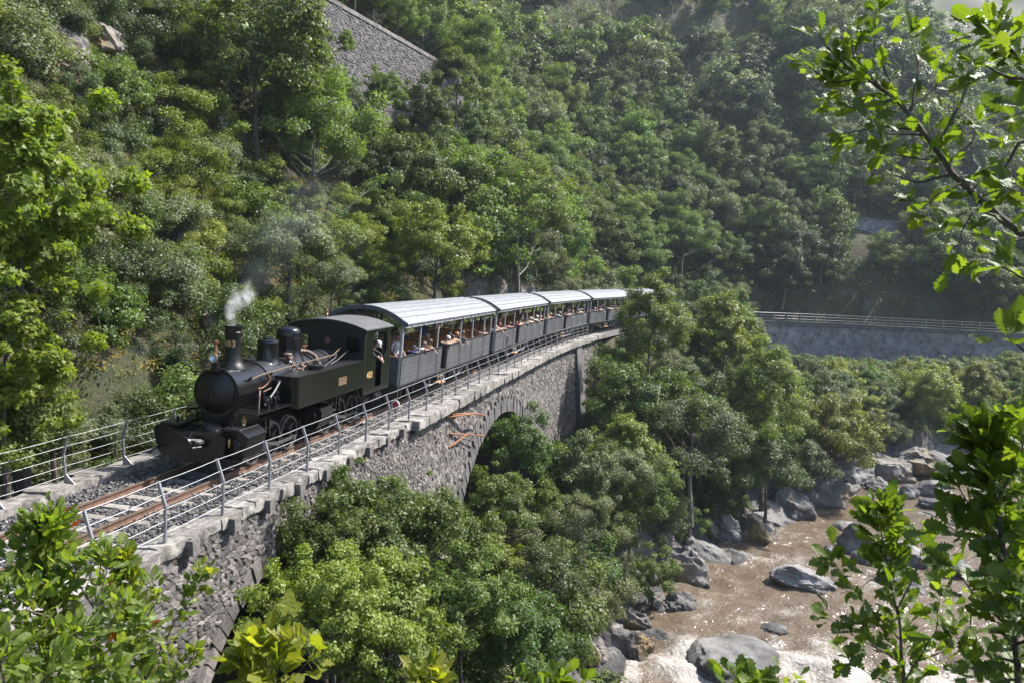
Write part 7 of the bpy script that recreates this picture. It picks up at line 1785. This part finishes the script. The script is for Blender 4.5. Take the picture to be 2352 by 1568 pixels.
# ------------------------------------------------------------------ steam and smoke from the chimney
def plume(name, label, path, radii, dens, scale, col, seed, lo=.42, hi=.62):
    P = [Vector(p) for p in path]
    me = MB().tube(P, radii, 14).mesh(name, []); o = link(name, me)
    m = bpy.data.materials.new(name); m.use_nodes = True; nt = m.node_tree; nt.nodes.clear()
    out = nd(nt, "ShaderNodeOutputMaterial"); pv = nd(nt, "ShaderNodeVolumePrincipled"); pv.inputs["Color"].default_value = (*col, 1); pv.inputs["Anisotropy"].default_value = .2
    geo = nd(nt, "ShaderNodeNewGeometry")
    n1 = noise_tex(nt, scale, 5, .6, geo.outputs["Position"], .6)
    # distance from the polyline's axis fades the density out to the skin of the tube
    best = None
    for a, b, ra, rb in zip(P[:-1], P[1:], radii[:-1], radii[1:]):
        d_ = b - a
        sub = nd(nt, "ShaderNodeVectorMath", operation='SUBTRACT'); nt.links.new(geo.outputs["Position"], sub.inputs[0]); sub.inputs[1].default_value = a
        dt = nd(nt, "ShaderNodeVectorMath", operation='DOT_PRODUCT'); nt.links.new(sub.outputs[0], dt.inputs[0]); dt.inputs[1].default_value = d_ / d_.length_squared
        cl = nd(nt, "ShaderNodeClamp"); nt.links.new(dt.outputs["Value"], cl.inputs[0])
        sc = nd(nt, "ShaderNodeVectorMath", operation='SCALE'); sc.inputs[0].default_value = d_; nt.links.new(cl.outputs[0], sc.inputs["Scale"])
        df = nd(nt, "ShaderNodeVectorMath", operation='DISTANCE'); nt.links.new(sub.outputs[0], df.inputs[0]); nt.links.new(sc.outputs[0], df.inputs[1])
        mr = nd(nt, "ShaderNodeMapRange"); nt.links.new(cl.outputs[0], mr.inputs[0]); mr.inputs[3].default_value = ra; mr.inputs[4].default_value = rb
        dv = nd(nt, "ShaderNodeMath", operation='DIVIDE'); nt.links.new(df.outputs["Value"], dv.inputs[0]); nt.links.new(mr.outputs[0], dv.inputs[1])
        if best is None: best = dv.outputs[0]
        else:
            mn = nd(nt, "ShaderNodeMath", operation='MINIMUM'); nt.links.new(best, mn.inputs[0]); nt.links.new(dv.outputs[0], mn.inputs[1]); best = mn.outputs[0]
    fall = nd(nt, "ShaderNodeMapRange"); nt.links.new(best, fall.inputs[0]); fall.inputs[1].default_value = .95; fall.inputs[2].default_value = .15; fall.inputs[3].default_value = 0; fall.inputs[4].default_value = 1
    sep = nd(nt, "ShaderNodeSeparateXYZ"); nt.links.new(geo.outputs["Position"], sep.inputs[0])
    hgt = nd(nt, "ShaderNodeMapRange"); nt.links.new(sep.outputs[2], hgt.inputs[0]); hgt.inputs[1].default_value = P[0].z; hgt.inputs[2].default_value = P[-1].z; hgt.inputs[3].default_value = 1; hgt.inputs[4].default_value = .12
    th = nd(nt, "ShaderNodeMapRange"); nt.links.new(n1, th.inputs[0]); th.inputs[1].default_value = lo; th.inputs[2].default_value = hi; th.inputs[3].default_value = 0; th.inputs[4].default_value = 1
    a = nd(nt, "ShaderNodeMath", operation='MULTIPLY'); nt.links.new(fall.outputs[0], a.inputs[0]); nt.links.new(th.outputs[0], a.inputs[1])
    b = nd(nt, "ShaderNodeMath", operation='MULTIPLY'); nt.links.new(a.outputs[0], b.inputs[0]); nt.links.new(hgt.outputs[0], b.inputs[1])
    c = nd(nt, "ShaderNodeMath", operation='MULTIPLY'); nt.links.new(b.outputs[0], c.inputs[0]); c.inputs[1].default_value = dens
    nt.links.new(c.outputs[0], pv.inputs["Density"]); nt.links.new(pv.outputs[0], out.inputs["Volume"])
    me.materials.append(m); setp(o, label, kind="stuff")
ct = ME @ Vector((1.87, 0, 3.18)); Yc = ct.y
plume("steam", "white steam puffing from the engine chimney", [ct, at(530, 715, Yc + .15), at(548, 690, Yc + .5), at(572, 655, Yc + .9)], [.12, .2, .33, .36], 12.0, 3.2, (.95, .95, .97), 1, .47, .64)
plume("smoke", "thin bluish smoke drifting up from the chimney over the slope", [at(560, 690, Yc + .7), at(610, 590, Yc + 2.2), at(680, 480, Yc + 4), at(760, 400, Yc + 6)], [.3, .7, 1.1, 1.4], .12, .9, (.62, .68, .78), 2, .35, .65)
# ------------------------------------------------------------------ the air of the valley
hb = MB().box((-152, -42, -25), (245, 335, 150)).mesh("haze", [])
mh = bpy.data.materials.new("valley_haze"); mh.use_nodes = True; nt = mh.node_tree; nt.nodes.clear()
ho = nd(nt, "ShaderNodeOutputMaterial"); hv = nd(nt, "ShaderNodeVolumePrincipled"); hv.inputs["Color"].default_value = (.72, .84, 1.0, 1); hv.inputs["Density"].default_value = .00023; hv.inputs["Anisotropy"].default_value = .35
nt.links.new(hv.outputs[0], ho.inputs["Volume"]); hb.materials.append(mh)
setp(link("haze", hb), "thin blue summer haze filling the valley", kind="stuff")
